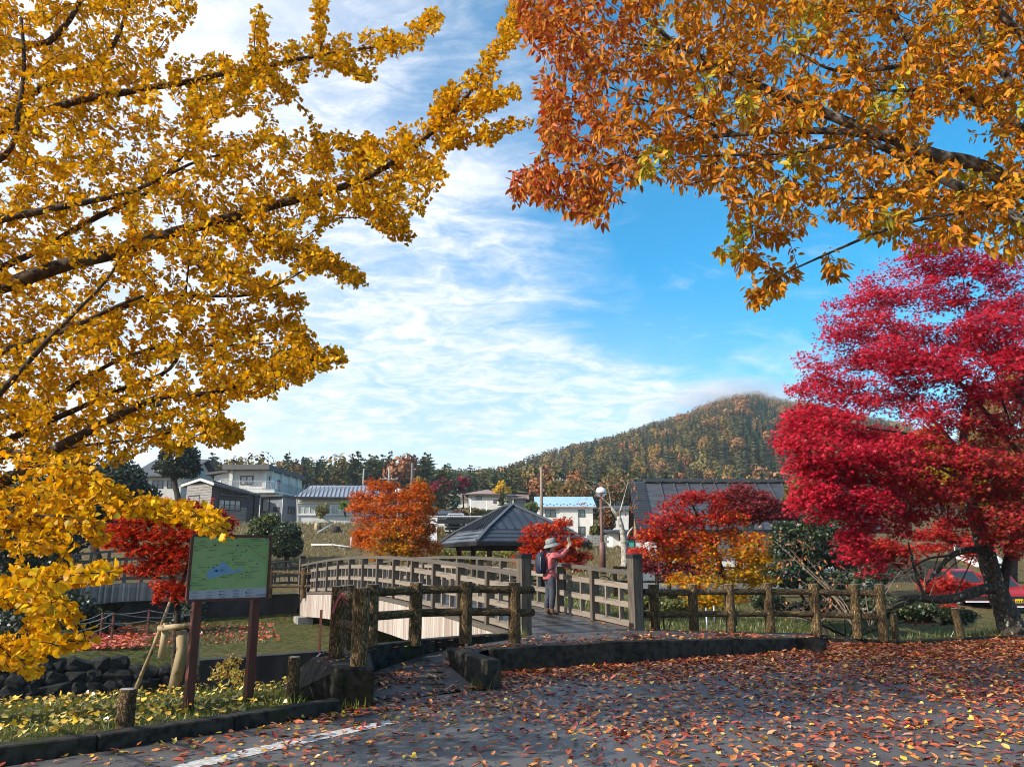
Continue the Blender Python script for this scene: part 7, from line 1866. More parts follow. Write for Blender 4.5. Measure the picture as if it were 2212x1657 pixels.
    size = .078*rng.uniform(.6, 1.15, n); u, v = proj(pos)
    red = np.clip((1560 - u)/420 + rng.normal(0, .25, n), 0, 1); 
    nz = np.sin(u/55. + 1.3)*np.sin(v/48. + .4) + np.sin(u/23. + v/37.)*.4
    A = pick_palette(rng, n, [(.68, .29, .012), (.62, .235, .012), (.58, .28, .014), (.46, .29, .018), (.60, .18, .012)], [4, 3, 3, 1.4, 2], .12)
    B = pick_palette(rng, n, [(.56, .16, .022), (.46, .075, .02), (.38, .045, .02), (.62, .26, .03)], [4, 3, 2, 2], .12)
    C = pick_palette(rng, n, [(.52, .42, .03), (.62, .42, .03), (.40, .36, .03)], [2, 2, 1], .1)
    col = A*(1 - red[:, None]) + B*red[:, None]; g = ((nz > .72) & (u > 1380) & (rng.uniform(0, 1, n) < .7))[:, None]; col = np.where(g, C, col)
    print('orange leaves', n, 'twigs', len(tw))
    vis = (u > 5) & (u < 2200) & (v > 5) & (v < 1650); big = np.where(vis, size/np.linalg.norm(pos - np.array([0, 0, CAMZ]), axis=1), 0)
    idx = np.argsort(-big); one, rest = idx[:298], idx[298:]; Rm = frames(tip, nor)
    single_leaves('leaf', OVAL, pos[one], Rm[one], size[one], col[one], LEAF, t)
    leaf_obj('foliage', OVAL_S, pos[rest], Rm[rest], size[rest], col[rest], LEAF, t, 'stuff')
orange_tree()

# ------------------------------------------------------------------ crimson maple at the right
def crimson():
    rng = np.random.default_rng(303); base = P(2182, 1358, 17.6)
    t = thing('maple_tree', 'big crimson maple with leaning lichen spotted trunk at the right edge', 'maple tree', base)
    Y = 17.6
    limbs = [(PL([(2190, 1366, Y), (2172, 1320, Y), (2148, 1262, Y), (2132, 1200, Y), (2116, 1140, Y + .1), (2096, 1090, Y + .1), (2086, 1040, Y + .2), (2078, 980, Y + .3), (2085, 900, Y + .3), (2110, 800, Y + .2)], ), [.30, .22, .2, .19, .15, .12, .10, .08, .05, .02])]
    def L(pts, rad): limbs.append((PL(pts), rad))
    L([(2165, 1300, Y), (2172, 1230, Y - .1), (2190, 1170, Y - .1), (2230, 1090, Y - .2), (2290, 960, Y - .3), (2310, 780, Y - .4)], [.10, .10, .09, .08, .06, .03])
    L([(2130, 1190, Y), (2170, 1120, Y - .4), (2240, 1060, Y - .6), (2300, 1020, Y - .8)], [.07, .06, .05])
    L([(2250, 1050, Y - .5), (2180, 950, Y - .8), (2120, 880, Y - 1), (2070, 820, Y - 1.2), (1990, 760, Y - 1.4), (1920, 700, Y - 1.5)], [.07, .06, .045, .03, .01])
    L([(2290, 960, Y - .3), (2200, 860, Y), (2120, 760, Y + .2), (2090, 680, Y + .3), (2080, 600, Y + .4)], [.06, .045, .03, .01])
    L([(2250, 1040, Y - .5), (2160, 985, Y - .8), (2060, 965, Y - 1.1), (1960, 935, Y - 1.4), (1870, 925, Y - 1.7), (1790, 900, Y - 1.9)], [.06, .05, .035, .02, .008])
    L([(2240, 1060, Y - .5), (2130, 1020, Y - 1.1), (2010, 1000, Y - 1.5), (1900, 1010, Y - 1.8), (1790, 1000, Y - 2)], [.05, .04, .028, .008])
    L([(2200, 860, Y), (2240, 740, Y - .5), (2230, 640, Y - .8)], [.05, .03, .01])
    L([(2078, 980, Y + .3), (2010, 900, Y + .6), (1940, 830, Y + .8), (1870, 770, Y + 1)], [.05, .035, .01])
    L([(2086, 1040, Y + .2), (2010, 1000, Y + .7), (1920, 960, Y + 1), (1830, 920, Y + 1.2)], [.045, .03, .01])
    L([(2190, 940, Y - .8), (2150, 820, Y - 1), (2160, 720, Y - 1.2)], [.03, .01])
    pads = []
    for u, v, ru, rv, dy in [(2050, 560, 70, 40, 0), (2150, 580, 80, 40, -.5), (1960, 580, 60, 34, .2), (2000, 630, 80, 40, -.4), (2110, 650, 90, 45, .5), (2200, 660, 80, 50, -.8), (1900, 640, 55, 34, -.3), (1860, 660, 45, 28, .3), (1930, 700, 80, 38, -.8), (2040, 730, 90, 44, .6), (2160, 750, 90, 46, -.9),
                             (1840, 700, 55, 30, -.6), (1810, 720, 40, 26, .3), (1870, 760, 80, 40, .4), (1980, 800, 90, 40, -1), (2100, 830, 90, 44, -1.2), (2210, 840, 70, 60, .4), (1790, 800, 50, 26, -.6), (1760, 820, 34, 18, -.2), (1830, 840, 80, 36, -1), (1930, 860, 90, 40, .8), (2040, 890, 80, 36, -1.5), (2160, 930, 80, 44, -.9),
                             (1750, 890, 52, 40, -1.2), (1730, 920, 44, 36, -1), (1800, 910, 70, 36, -1.6), (1880, 940, 80, 34, -1), (1980, 960, 80, 34, -1.6), (2080, 980, 70, 30, -1.6), (1760, 960, 50, 36, -1.8), (1740, 990, 40, 30, -1.4), (1800, 1000, 60, 34, -1.6), (1880, 1010, 70, 34, -1.2), (1970, 1030, 60, 34, -1), (1740, 1050, 26, 36, -1.4), (1735, 1090, 20, 26, -1.4), (1840, 1060, 60, 34, -1.4), (1910, 1080, 50, 34, -1.2), (1980, 1090, 50, 36, -.8), (1860, 1120, 40, 34, -1.2), (1930, 1130, 46, 30, -1.2), (1840, 1160, 30, 30, -1.2), (1800, 1090, 26, 30, -1.3), (1870, 1200, 24, 20, -1.1),
                             (2150, 1060, 60, 30, -.6), (2200, 1010, 60, 40, -1.2), (2170, 1150, 40, 30, -1), (2210, 1185, 40, 24, -.6), (2080, 1120, 30, 24, -.3), (1740, 770, 18, 16, -.8), (1722, 835, 20, 14, -1), (1694, 905, 16, 14, -1.3), (1700, 950, 18, 20, -1.4), (1716, 1015, 14, 20, -1.5), (1726, 1070, 12, 22, -1.5), (1760, 1110, 14, 18, -1.4), (1832, 1190, 16, 18, -1.3), (1885, 1225, 16, 12, -1.1), (1780, 680, 16, 12, -.4), (1815, 645, 20, 12, -.2), (1870, 605, 24, 14, 0), (2150, 1110, 50, 34, -1.4), (2210, 1090, 50, 44, -1.6), (2180, 1020, 60, 40, -1.8), (2080, 1060, 50, 34, -1.6), (2190, 1150, 46, 34, -1.5), (2110, 1000, 60, 36, -1.8), (2020, 1060, 50, 34, -1.6), (1990, 540, 40, 30, -.4), (2060, 520, 40, 26, -.6), (1770, 1050, 40, 40, -1.8), (1720, 960, 30, 40, -1.6), (1890, 1060, 60, 40, -1.9), (1950, 1000, 70, 40, -2), (1850, 970, 70, 40, -2.1), (2030, 780, 80, 40, -1.8), (1930, 760, 70, 40, -1.6), (2130, 700, 80, 40, -1.6), (2200, 760, 60, 50, -1.9)]:
        pads.append((u, v, ru*1.08, rv*1.05, Y + dy*1.0, .6, ru*rv))
    limbs_obj(limbs[1:], M_BARK, t, 8, ['branch']*(len(limbs) - 1)); limbs_obj(limbs[:1], M_BARK_L, t, 12, ['trunk'])
    # lichen covered low limbs
    low = [(PL([(2156, 1268, Y), (2120, 1272, Y - .2), (2070, 1292, Y - .4), (2010, 1296, Y - .6), (1960, 1288, Y - .7), (1925, 1300, Y - .8)]), [.12, .11, .10, .09, .06, .03]),
           (PL([(2126, 1190, Y), (2090, 1186, Y - .2), (2050, 1200, Y - .3), (2025, 1235, Y - .4), (2000, 1262, Y - .5)]), [.09, .075, .06, .045, .02]),
           (PL([(1990, 1290, Y - .6), (1940, 1310, Y - .7), (1880, 1320, Y - .6), (1840, 1345, Y - .5)]), [.05, .04, .02]),
           (PL([(2000, 1292, Y - .6), (1985, 1260, Y - .6), (1972, 1215, Y - .6), (1962, 1170, Y - .6)]), [.04, .03, .03, .015]),
           (PL([(2050, 1200, Y - .3), (2000, 1205, Y + .1), (1960, 1235, Y + .3), (1930, 1250, Y + .5)]), [.03, .02, .008]),
           (PL([(2060, 1290, Y - .4), (2090, 1230, Y + .1), (2110, 1180, Y + .4)]), [.02, .015, .008])]
    limbs_obj(low, M_BARK_L, t, 9, ['lichen_branch']*len(low))
    tg = in_pads(pads, 2700, rng); tw = grow(limbs, tg, rng, sag=.12, up=.4, maxd=3)
    twig_obj('twigs', tw, .009, .002, M_BARK, t)
    ends = np.concatenate([[c[-1] for c in tw], [c[-2] for c in tw]]); per = 17
    pos = np.repeat(ends, per, 0); n = len(pos); a = rng.uniform(0, 2*np.pi, n); r = np.sqrt(rng.uniform(0, 1, n))*.26
    pos = pos + np.stack([np.cos(a)*r, np.sin(a)*r, rng.normal(0, .055, n) - .35*r], -1)
    tip = norm(np.stack([np.cos(a), np.sin(a), -np.abs(rng.normal(.4, .4, n))], -1) + rng.normal(0, .35, (n, 3))); nor = np.array([-.25, -.35, 1.]) + rng.normal(0, .5, (n, 3))
    u, v = proj(pos); size = .072*rng.uniform(.6, 1.2, n)
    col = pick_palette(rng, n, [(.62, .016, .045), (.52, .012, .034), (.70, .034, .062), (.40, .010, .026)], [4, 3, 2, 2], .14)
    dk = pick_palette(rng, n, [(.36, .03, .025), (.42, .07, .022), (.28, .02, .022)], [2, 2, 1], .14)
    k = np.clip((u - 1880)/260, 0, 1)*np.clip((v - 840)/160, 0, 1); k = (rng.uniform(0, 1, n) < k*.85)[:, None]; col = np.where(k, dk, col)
    print('crimson', n)
    idx = np.argsort(-size/np.linalg.norm(pos, axis=1)); Rm = frames(tip, nor)
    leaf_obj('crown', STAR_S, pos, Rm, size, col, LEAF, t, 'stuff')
crimson()

# ------------------------------------------------------------------ other maples
def pal_region(fn):
    return fn
def pal_mix(rng, n, u, v, pos):       # the many coloured maple: red above left, orange, yellow below
    f = np.clip((v - 1080)/240 + (u - 1520)/700 + rng.normal(0, .16, n), 0, 1)
    R_ = pick_palette(rng, n, [(.58, .028, .022), (.54, .06, .014), (.42, .015, .03)], [3, 2, 1.5], .12)
    O_ = pick_palette(rng, n, [(.66, .14, .010), (.68, .22, .012), (.58, .09, .012)], [3, 2, 2], .1)
    Y_ = pick_palette(rng, n, [(.68, .34, .014), (.62, .38, .02), (.42, .34, .03)], [3, 2, 1], .1)
    return np.where((f < .29)[:, None], R_, np.where((f < .54)[:, None], O_, Y_))
B = G(1582, 1345, -.25)
Yb = 18.6
padded_tree('maple_tree', 'many coloured maple, red to yellow, behind the right fence', 'maple tree', P(1582, 1348, Yb),
    [(PL([(1582, 1350, Yb), (1580, 1310, Yb), (1572, 1270, Yb), (1560, 1235, Yb), (1545, 1190, Yb)]), [.11, .095, .08, .07, .05]), (PL([(1572, 1270, Yb), (1590, 1235, Yb), (1610, 1200, Yb + .2), (1625, 1160, Yb + .3)]), [.06, .05, .02]),
     (PL([(1548, 1200, Yb), (1522, 1150, Yb + .1), (1510, 1120, Yb), (1490, 1080, Yb)]), [.06, .055, .04, .015]), (PL([(1545, 1195, Yb), (1550, 1140, Yb - .1), (1548, 1095, Yb - .1)]), [.04, .03, .012]), (PL([(1556, 1230, Yb), (1480, 1180, Yb - .4), (1420, 1150, Yb - .5)]), [.035, .02, .008]),
     (PL([(1562, 1240, Yb), (1500, 1225, Yb + .3), (1440, 1215, Yb + .3)]), [.03, .02, .008]), (PL([(1578, 1300, Yb), (1540, 1275, Yb - .5), (1500, 1265, Yb - .6)]), [.025, .015, .006]), (PL([(1576, 1290, Yb), (1620, 1270, Yb - .2), (1660, 1250, Yb - .2)]), [.025, .015, .006])],
    [(1465, 1085, 40, 20, Yb, .4), (1500, 1070, 28, 14, Yb, .3), (1545, 1075, 22, 18, Yb, .3), (1430, 1125, 40, 22, Yb - .3, .4), (1400, 1150, 30, 16, Yb - .4, .3), (1480, 1120, 50, 22, Yb - .2, .4), (1545, 1115, 45, 22, Yb + .1, .4), (1590, 1120, 30, 20, Yb + .2, .3), (1440, 1165, 50, 22, Yb - .3, .5), (1510, 1160, 50, 22, Yb - .4, .5), (1580, 1160, 45, 22, Yb + .3, .4), (1400, 1185, 26, 14, Yb, .3), (1460, 1200, 50, 18, Yb, .4), (1530, 1195, 40, 18, Yb - .5, .4), (1600, 1195, 50, 22, Yb - .2, .4), (1625, 1170, 30, 22, Yb - .2, .4), (1640, 1215, 34, 18, Yb - .3, .3), (1530, 1225, 40, 16, Yb - .3, .4), (1500, 1255, 40, 18, Yb - .6, .4), (1560, 1250, 40, 16, Yb - .4, .4), (1470, 1245, 34, 16, Yb - .4, .3), (1600, 1235, 40, 16, Yb - .3, .4), (1640, 1250, 36, 16, Yb - .2, .3), (1510, 1290, 36, 16, Yb - .6, .3), (1545, 1300, 26, 20, Yb - .6, .3), (1600, 1280, 26, 14, Yb - .3, .3)],
    600, STAR_S, .070, 12, pal_mix, M_BARK, np.random.default_rng(401), disc=.20, thick=.05, tr=(.008, .0018))
def pal_orange(rng, n, u, v, pos):
    f = np.clip((1075 - v)/60*.55 + (815 - u)/70*.45 + rng.normal(0, .2, n), 0, 1); g = np.clip((v - 1110)/90 + rng.normal(0, .25, n), 0, 1)*np.clip(1 - abs(u - 850)/90, 0, 1)
    R_ = pick_palette(rng, n, [(.60, .035, .010), (.60, .08, .010)], [2, 2], .1); O_ = pick_palette(rng, n, [(.66, .145, .007), (.66, .20, .009), (.60, .10, .007)], [3, 2, 2], .1); Y_ = pick_palette(rng, n, [(.68, .31, .012), (.52, .33, .02)], [3, 1], .1)
    return np.where((f > .62)[:, None], R_, np.where((g > .42)[:, None], Y_, O_))
Yo = 31.5
padded_tree('maple_tree', 'full round orange maple right behind the arched bridge', 'maple tree', P(852, 1245, Yo),
    [(PL([(852, 1250, Yo), (850, 1215, Yo), (852, 1180, Yo), (850, 1150, Yo)]), [.14, .12, .11, .08])] + [(PL([(851, 1195, Yo), ((851 + u)/2 + 4, (1190 + v)/2, Yo + d*.5), (u, v, Yo + d)]), [.06, .035, .012]) for u, v, d in [(790, 1085, .3), (820, 1060, -.3), (850, 1075, .5), (880, 1055, -.2), (915, 1090, .2), (925, 1140, -.5), (780, 1140, -.6), (820, 1160, -1), (890, 1175, -1), (800, 1180, .2)]],
    [(812, 1048, 22, 14, Yo, .4), (842, 1050, 16, 16, Yo, .4), (905, 1052, 26, 14, Yo, .5), (790, 1070, 30, 14, Yo, .5), (830, 1075, 34, 14, Yo - .3, .6), (885, 1070, 32, 14, Yo - .2, .6), (920, 1078, 20, 16, Yo, .5), (785, 1095, 30, 14, Yo - .3, .6), (830, 1100, 40, 14, Yo - .8, .6), (885, 1095, 36, 14, Yo - .8, .6), (925, 1100, 18, 16, Yo, .5), (795, 1120, 32, 14, Yo - .5, .6), (845, 1125, 40, 14, Yo - 1.1, .6), (900, 1120, 36, 14, Yo - .7, .6), (785, 1150, 26, 12, Yo - .4, .6), (825, 1150, 40, 14, Yo - 1.2, .6), (880, 1150, 40, 14, Yo - 1.2, .6), (925, 1145, 22, 14, Yo - .3, .5), (780, 1170, 22, 12, Yo - .4, .5), (820, 1178, 36, 12, Yo - 1, .5), (870, 1178, 36, 12, Yo - 1.2, .5), (920, 1170, 26, 14, Yo - .5, .5), (850, 1200, 36, 10, Yo - .9, .5), (895, 1198, 36, 12, Yo - .9, .5), (940, 1185, 14, 12, Yo, .4), (815, 1202, 18, 8, Yo - .8, .4)],
    700, STAR_S, .095, 12, pal_orange, M_BARK, np.random.default_rng(402), disc=.25, thick=.07)
def pal_red(rng, n, u, v, pos): return pick_palette(rng, n, [(.60, .055, .010), (.56, .032, .012), (.62, .12, .012), (.44, .022, .016)], [3, 3, 2, 1], .12)
Yr = 26
padded_tree('maple_tree', 'low vermilion maple right behind the person on the bridge', 'maple tree', P(1200, 1262, Yr),
    [(PL([(1205, 1270, Yr), (1204, 1240, Yr), (1196, 1210, Yr), (1190, 1180, Yr)]), [.09, .08, .06, .04]), (PL([(1200, 1225, Yr), (1230, 1190, Yr), (1235, 1150, Yr)]), [.04, .03, .01]), (PL([(1198, 1215, Yr), (1160, 1180, Yr), (1145, 1150, Yr)]), [.035, .01]), (PL([(1202, 1235, Yr), (1240, 1215, Yr), (1265, 1200, Yr)]), [.03, .01])],
    [(1150, 1140, 22, 10, Yr, .4), (1180, 1142, 26, 12, Yr, .4), (1215, 1128, 24, 10, Yr, .4), (1150, 1165, 22, 12, Yr, .4), (1185, 1165, 30, 12, Yr, .4), (1220, 1150, 20, 10, Yr, .3), (1140, 1190, 20, 12, Yr, .3), (1170, 1190, 30, 12, Yr, .4), (1215, 1172, 34, 10, Yr - .2, .4), (1240, 1166, 20, 8, Yr, .3), (1150, 1208, 30, 8, Yr, .4), (1220, 1195, 30, 12, Yr, .4), (1250, 1200, 26, 12, Yr, .4), (1200, 1212, 40, 10, Yr, .4), (1245, 1218, 24, 8, Yr, .3), (1160, 1230, 20, 8, Yr, .3), (1120, 1205, 10, 6, Yr, .2)],
    330, STAR_S, .090, 11, pal_red, M_BARK, np.random.default_rng(403), disc=.2, thick=.06)
def pal_scar(rng, n, u, v, pos):
    c = pick_palette(rng, n, [(.58, .032, .014), (.62, .06, .012), (.44, .02, .014), (.62, .12, .016)], [3, 3, 2, 1.5], .14); return c
Yl = 10.4
padded_tree('maple_tree', 'young scarlet maple propped by log stakes left of the map board', 'maple tree', P(374, 1500, Yl),
    [(PL([(374, 1505, Yl), (378, 1440, Yl), (382, 1370, Yl), (384, 1310, Yl), (376, 1270, Yl), (366, 1230, Yl), (360, 1190, Yl)]), [.055, .05, .048, .045, .036, .03, .022]), (PL([(382, 1300, Yl), (398, 1250, Yl + .1), (410, 1200, Yl + .1), (420, 1150, Yl + .1)]), [.03, .02, .01]), (PL([(366, 1235, Yl), (320, 1200, Yl), (280, 1170, Yl - .1), (245, 1160, Yl - .1)]), [.02, .012, .005]), (PL([(360, 1195, Yl), (340, 1140, Yl + .1), (310, 1110, Yl + .1)]), [.018, .006]), (PL([(362, 1200, Yl), (390, 1140, Yl - .1), (400, 1100, Yl - .1)]), [.018, .006]), (PL([(410, 1200, Yl + .1), (450, 1160, Yl + .2), (480, 1140, Yl + .2)]), [.012, .005]), (PL([(376, 1270, Yl), (330, 1240, Yl + .2), (280, 1226, Yl + .2)]), [.014, .005]), (PL([(383, 1310, Yl), (370, 1290, Yl - .1), (360, 1270, Yl - .15)]), [.012, .006])],
    [(350, 1090, 40, 16, Yl, .2), (410, 1095, 46, 16, Yl, .2), (290, 1112, 40, 14, Yl, .2), (340, 1120, 50, 16, Yl, .25), (400, 1125, 50, 16, Yl, .25), (450, 1115, 40, 18, Yl, .2), (260, 1140, 36, 14, Yl, .2), (310, 1150, 50, 16, Yl, .25), (370, 1155, 50, 18, Yl - .1, .25), (430, 1150, 46, 18, Yl, .2), (250, 1170, 34, 9, Yl, .15), (300, 1182, 40, 14, Yl, .2), (350, 1190, 46, 16, Yl, .2), (395, 1185, 30, 18, Yl - .1, .2), (330, 1215, 36, 12, Yl + .1, .2), (375, 1222, 34, 12, Yl, .2), (270, 1225, 32, 7, Yl + .2, .12), (310, 1232, 30, 8, Yl + .2, .12), (360, 1262, 24, 10, Yl - .1, .12), (390, 1262, 24, 10, Yl, .12), (362, 1285, 18, 10, Yl - .15, .1), (392, 1280, 20, 10, Yl - .1, .1), (480, 1130, 20, 16, Yl + .2, .15)],
    520, STAR_S, .056, 8, pal_scar, M_BARK, np.random.default_rng(404), disc=.115, thick=.03, tr=(.005, .0014))
def pal_wine(rng, n, u, v, pos): return pick_palette(rng, n, [(.30, .035, .04), (.22, .03, .035), (.42, .04, .06), (.20, .06, .035)], [3, 3, 1.5, 1.5], .15)
Yw = 27
padded_tree('maple_tree', 'wine red clipped maple with pale cut trunks before the hall roof', 'maple tree', P(1612, 1225, Yw),
    [(PL([(1610, 1240, Yw), (1612, 1200, Yw), (1608, 1160, Yw), (1606, 1120, Yw)]), [.12, .11, .10, .07]), (PL([(1612, 1180, Yw), (1624, 1140, Yw), (1636, 1105, Yw)]), [.08, .06, .05])] + [(PL([(1610, 1140, Yw), ((1610+u)/2, (1130+v)/2, Yw), (u, v, Yw + d)]), [.04, .025, .008]) for u, v, d in [(1570, 1080, .2), (1610, 1060, 0), (1650, 1090, .3), (1690, 1110, .1), (1580, 1110, -.5), (1640, 1070, -.4)]],
    [(1600, 1052, 26, 10, Yw, .5), (1580, 1070, 40, 14, Yw, .6), (1630, 1068, 36, 14, Yw, .6), (1570, 1092, 36, 14, Yw - .3, .6), (1620, 1092, 44, 14, Yw - .3, .6), (1668, 1090, 34, 14, Yw, .5), (1560, 1112, 26, 10, Yw - .3, .4), (1650, 1112, 50, 10, Yw - .2, .5), (1700, 1110, 34, 10, Yw, .5)],
    430, STAR_S, .090, 11, pal_wine, M_WHITEBARK, np.random.default_rng(405), disc=.22, thick=.06)
padded_tree('maple_tree', 'wine red drooping maple over the white lane wall', 'maple tree', P(1440, 1290, 24),
    [(PL([(1446, 1300, 24), (1446, 1262, 24), (1444, 1230, 24), (1440, 1205, 24)]), [.07, .06, .05, .03]), (PL([(1444, 1230, 24), (1410, 1205, 24), (1385, 1200, 24)]), [.025, .008]), (PL([(1444, 1225, 24), (1490, 1205, 24), (1530, 1200, 24)]), [.025, .008])],
    [(1400, 1205, 34, 12, 24, .5), (1440, 1200, 40, 12, 24, .5), (1490, 1205, 40, 14, 24, .5), (1390, 1222, 26, 10, 24, .4), (1430, 1222, 34, 12, 24, .5), (1480, 1225, 36, 12, 24, .5), (1505, 1245, 26, 14, 24, .4), (1495, 1268, 20, 12, 23.6, .3), (1440, 1240, 24, 8, 24, .3)],
    230, STAR_S, .080, 11, pal_wine, M_BARK, np.random.default_rng(406), disc=.18, thick=.06)
def pal_pink(rng, n, u, v, pos): return pick_palette(rng, n, [(.58, .035, .030), (.52, .022, .03), (.60, .08, .03), (.44, .03, .022)], [3, 2, 2, 1], .12)
Yp = 20.5
padded_tree('maple_tree', 'low bright red maple under the crimson crown, left of the trunk', 'maple tree', P(2010, 1330, Yp),
    [(PL([(2010, 1335, Yp), (2008, 1300, Yp), (1998, 1260, Yp), (1985, 1220, Yp)]), [.07, .06, .05, .03])] + [(PL([(2004, 1280, Yp), ((2004 + u)/2, (1255 + v)/2, Yp), (u, v, Yp)]), [.03, .02, .008]) for u, v in [(1880, 1190), (1940, 1180), (2040, 1170), (2090, 1200), (2060, 1260), (1930, 1230)]],
    [(1860, 1180, 36, 12, Yp, .4), (1910, 1175, 40, 14, Yp, .4), (1900, 1200, 46, 14, Yp, .4), (1950, 1190, 36, 12, Yp, .4), (2010, 1150, 50, 14, Yp + .5, .4), (2070, 1160, 46, 14, Yp + .5, .4), (2060, 1130, 46, 12, Yp + .6, .4), (2105, 1190, 26, 20, Yp, .3), (2010, 1180, 40, 10, Yp, .4), (1955, 1215, 24, 10, Yp, .3), (2050, 1258, 40, 12, Yp - .3, .4), (2090, 1270, 30, 10, Yp - .3, .3), (2010, 1262, 26, 8, Yp - .3, .3), (1960, 1310, 26, 7, Yp - .8, .2), (2050, 1312, 26, 8, Yp - .8, .2), (2000, 1335, 40, 7, Yp - .8, .2)],
    430, STAR_S, .080, 11, pal_pink, M_BARK, np.random.default_rng(407), disc=.19, thick=.05)
# clipped red hedge
t = thing('hedge', 'small box of clipped bright red hedge behind the bridge pillar', 'hedge', P(1376, 1232, 27))
rng = np.random.default_rng(9); n = 2600
p = rng.uniform(-1, 1, (n, 3)); ax = rng.integers(0, 3, n); p[np.arange(n), ax] = np.sign(p[np.arange(n), ax])*rng.uniform(.85, 1.02, n)
c = P(1378, 1210, 27); half = np.array([.29, .4, .36])
pos = np.array(c) + p*half
leaf_obj('clipped_leaves', CARD, pos, frames(rng.normal(0, 1, (n, 3)), p + rng.normal(0, .5, (n, 3))), .05*rng.uniform(.6, 1.2, n), pick_palette(rng, n, [(.62, .03, .04), (.70, .07, .05), (.5, .02, .03)], [3, 2, 1]), LEAF, t, 'stuff')
MB().tube([V(c.x, c.y, c.z - .9), V(c.x, c.y, c.z + .25)], .03, 6).build('stem', M_BARK, t)

# ------------------------------------------------------------------ bare trees and twiggy shrubs
def bare(name, label, cat, limbs, pads, n, mt, rng, r=(.006, .0015), leaves=0, lc=None, lsize=.07, sag=.05, group=None):
    t = thing(name, label, cat, limbs[0][0][0], group); limbs_obj(limbs, mt, t, 8, ['trunk'] + ['branch']*(len(limbs)-1))
    tg = in_pads(pads, n, rng); tw = grow(limbs, tg, rng, sag=sag, nseg=4); twig_obj('twigs', tw, r[0], r[1], mt, t)
    if leaves:
        pos, out = along_twigs(tw, .3, rng, .5, 1, .03); k = rng.permutation(len(pos))[:leaves]; pos, out = pos[k], out[k]; m = len(pos)
        leaf_obj('last_leaves', OVAL, pos, frames(out + np.array([0, 0, -1.]), rng.normal(0, 1, (m, 3))), lsize*rng.uniform(.7, 1.2, m), pick_palette(rng, m, lc or [(.66, .26, .10), (.6, .2, .08)], [1, 1]), LEAF, t, 'stuff')
    return t
rb = np.random.default_rng(77); Yt = 29
bare('bare_tree', 'pale barked bare tree with spreading limbs right of the lamp', 'tree',
     [(PL([(1350, 1225, Yt), (1349, 1190, Yt), (1347, 1160, Yt), (1342, 1135, Yt), (1336, 1115, Yt)]), [.14, .125, .12, .10, .08]), (PL([(1348, 1175, Yt), (1358, 1150, Yt), (1368, 1138, Yt)]), [.06, .05, .03]), (PL([(1338, 1120, Yt), (1322, 1095, Yt), (1300, 1075, Yt), (1278, 1055, Yt)]), [.05, .035, .02, .008]), (PL([(1337, 1118, Yt), (1345, 1085, Yt), (1352, 1060, Yt), (1358, 1035, Yt)]), [.05, .03, .02, .006]), (PL([(1322, 1095, Yt), (1290, 1098, Yt), (1262, 1095, Yt), (1245, 1085, Yt)]), [.025, .015, .006]), (PL([(1340, 1120, Yt), (1320, 1105, Yt), (1318, 1070, Yt), (1310, 1045, Yt)]), [.03, .02, .006])],
     [(1280, 1060, 40, 24, Yt, .6), (1350, 1050, 30, 28, Yt, .6), (1310, 1050, 30, 24, Yt, .5), (1255, 1090, 26, 14, Yt, .4), (1370, 1085, 16, 26, Yt, .4), (1330, 1100, 50, 16, Yt, .6)], 120, M_WHITEBARK, rb, (.012, .004), 60, [(.5, .1, .06), (.55, .2, .05)], .12)
M_TW = M_BARE
for lab, base, pads, n, lv in (
    ('bare twiggy shrub with a few orange leaves behind the right fence', (1850, 1350, 17.6), [(1720, 1180, 70, 30, 18.3, .5), (1690, 1230, 60, 30, 18.2, .5), (1760, 1240, 70, 40, 18, .6), (1800, 1290, 60, 40, 17.8, .5), (1680, 1160, 30, 16, 18.5, .3), (1640, 1140, 20, 16, 18.5, .2)], 130, 90),
    ('dense bare brown shrub between the fence and the lichen branch', (1880, 1352, 18), [(1870, 1235, 60, 26, 18.2, .6), (1930, 1250, 60, 26, 18.2, .6), (1820, 1260, 50, 26, 18, .5), (1890, 1290, 60, 26, 17.8, .5), (1830, 1320, 60, 24, 17.5, .5), (1760, 1330, 60, 20, 17.3, .5), (1960, 1215, 40, 24, 18.5, .5)], 330, 12),
    ('bare arching shrub low behind the middle of the right fence', (1770, 1358, 17), [(1720, 1310, 70, 26, 17.2, .5), (1800, 1330, 60, 20, 17, .4), (1690, 1335, 60, 14, 17, .4)], 110, 16),
    ('thin grey twigs under the red maple by the lichen limb', (2000, 1300, 18.6), [(2000, 1220, 50, 26, 18.8, .5), (2050, 1230, 40, 26, 18.8, .5), (1960, 1240, 40, 24, 18.8, .5)], 120, 0)):
    b = P(*base); mid = [P(p[0]*.6 + base[0]*.4, p[1]*.6 + base[1]*.4, p[4]*.6 + base[2]*.4) for p in pads]; ends = [P(p[0], p[1], p[4]) for p in pads]
    limbs = [([b - V(0, 0, .1), b.lerp(m_, .4) + V(rb.normal(0, .06), 0, .10), m_ + V(rb.normal(0, .06), 0, .10), m_.lerp(e, .6) + V(0, 0, .05)], [.014, .012, .009, .004]) for m_, e in zip(mid, ends)]
    bare('bare_shrub', lab, 'shrub', limbs, pads, n, M_TW, rb, (.0065, .0022), lv, None, .085, .15)
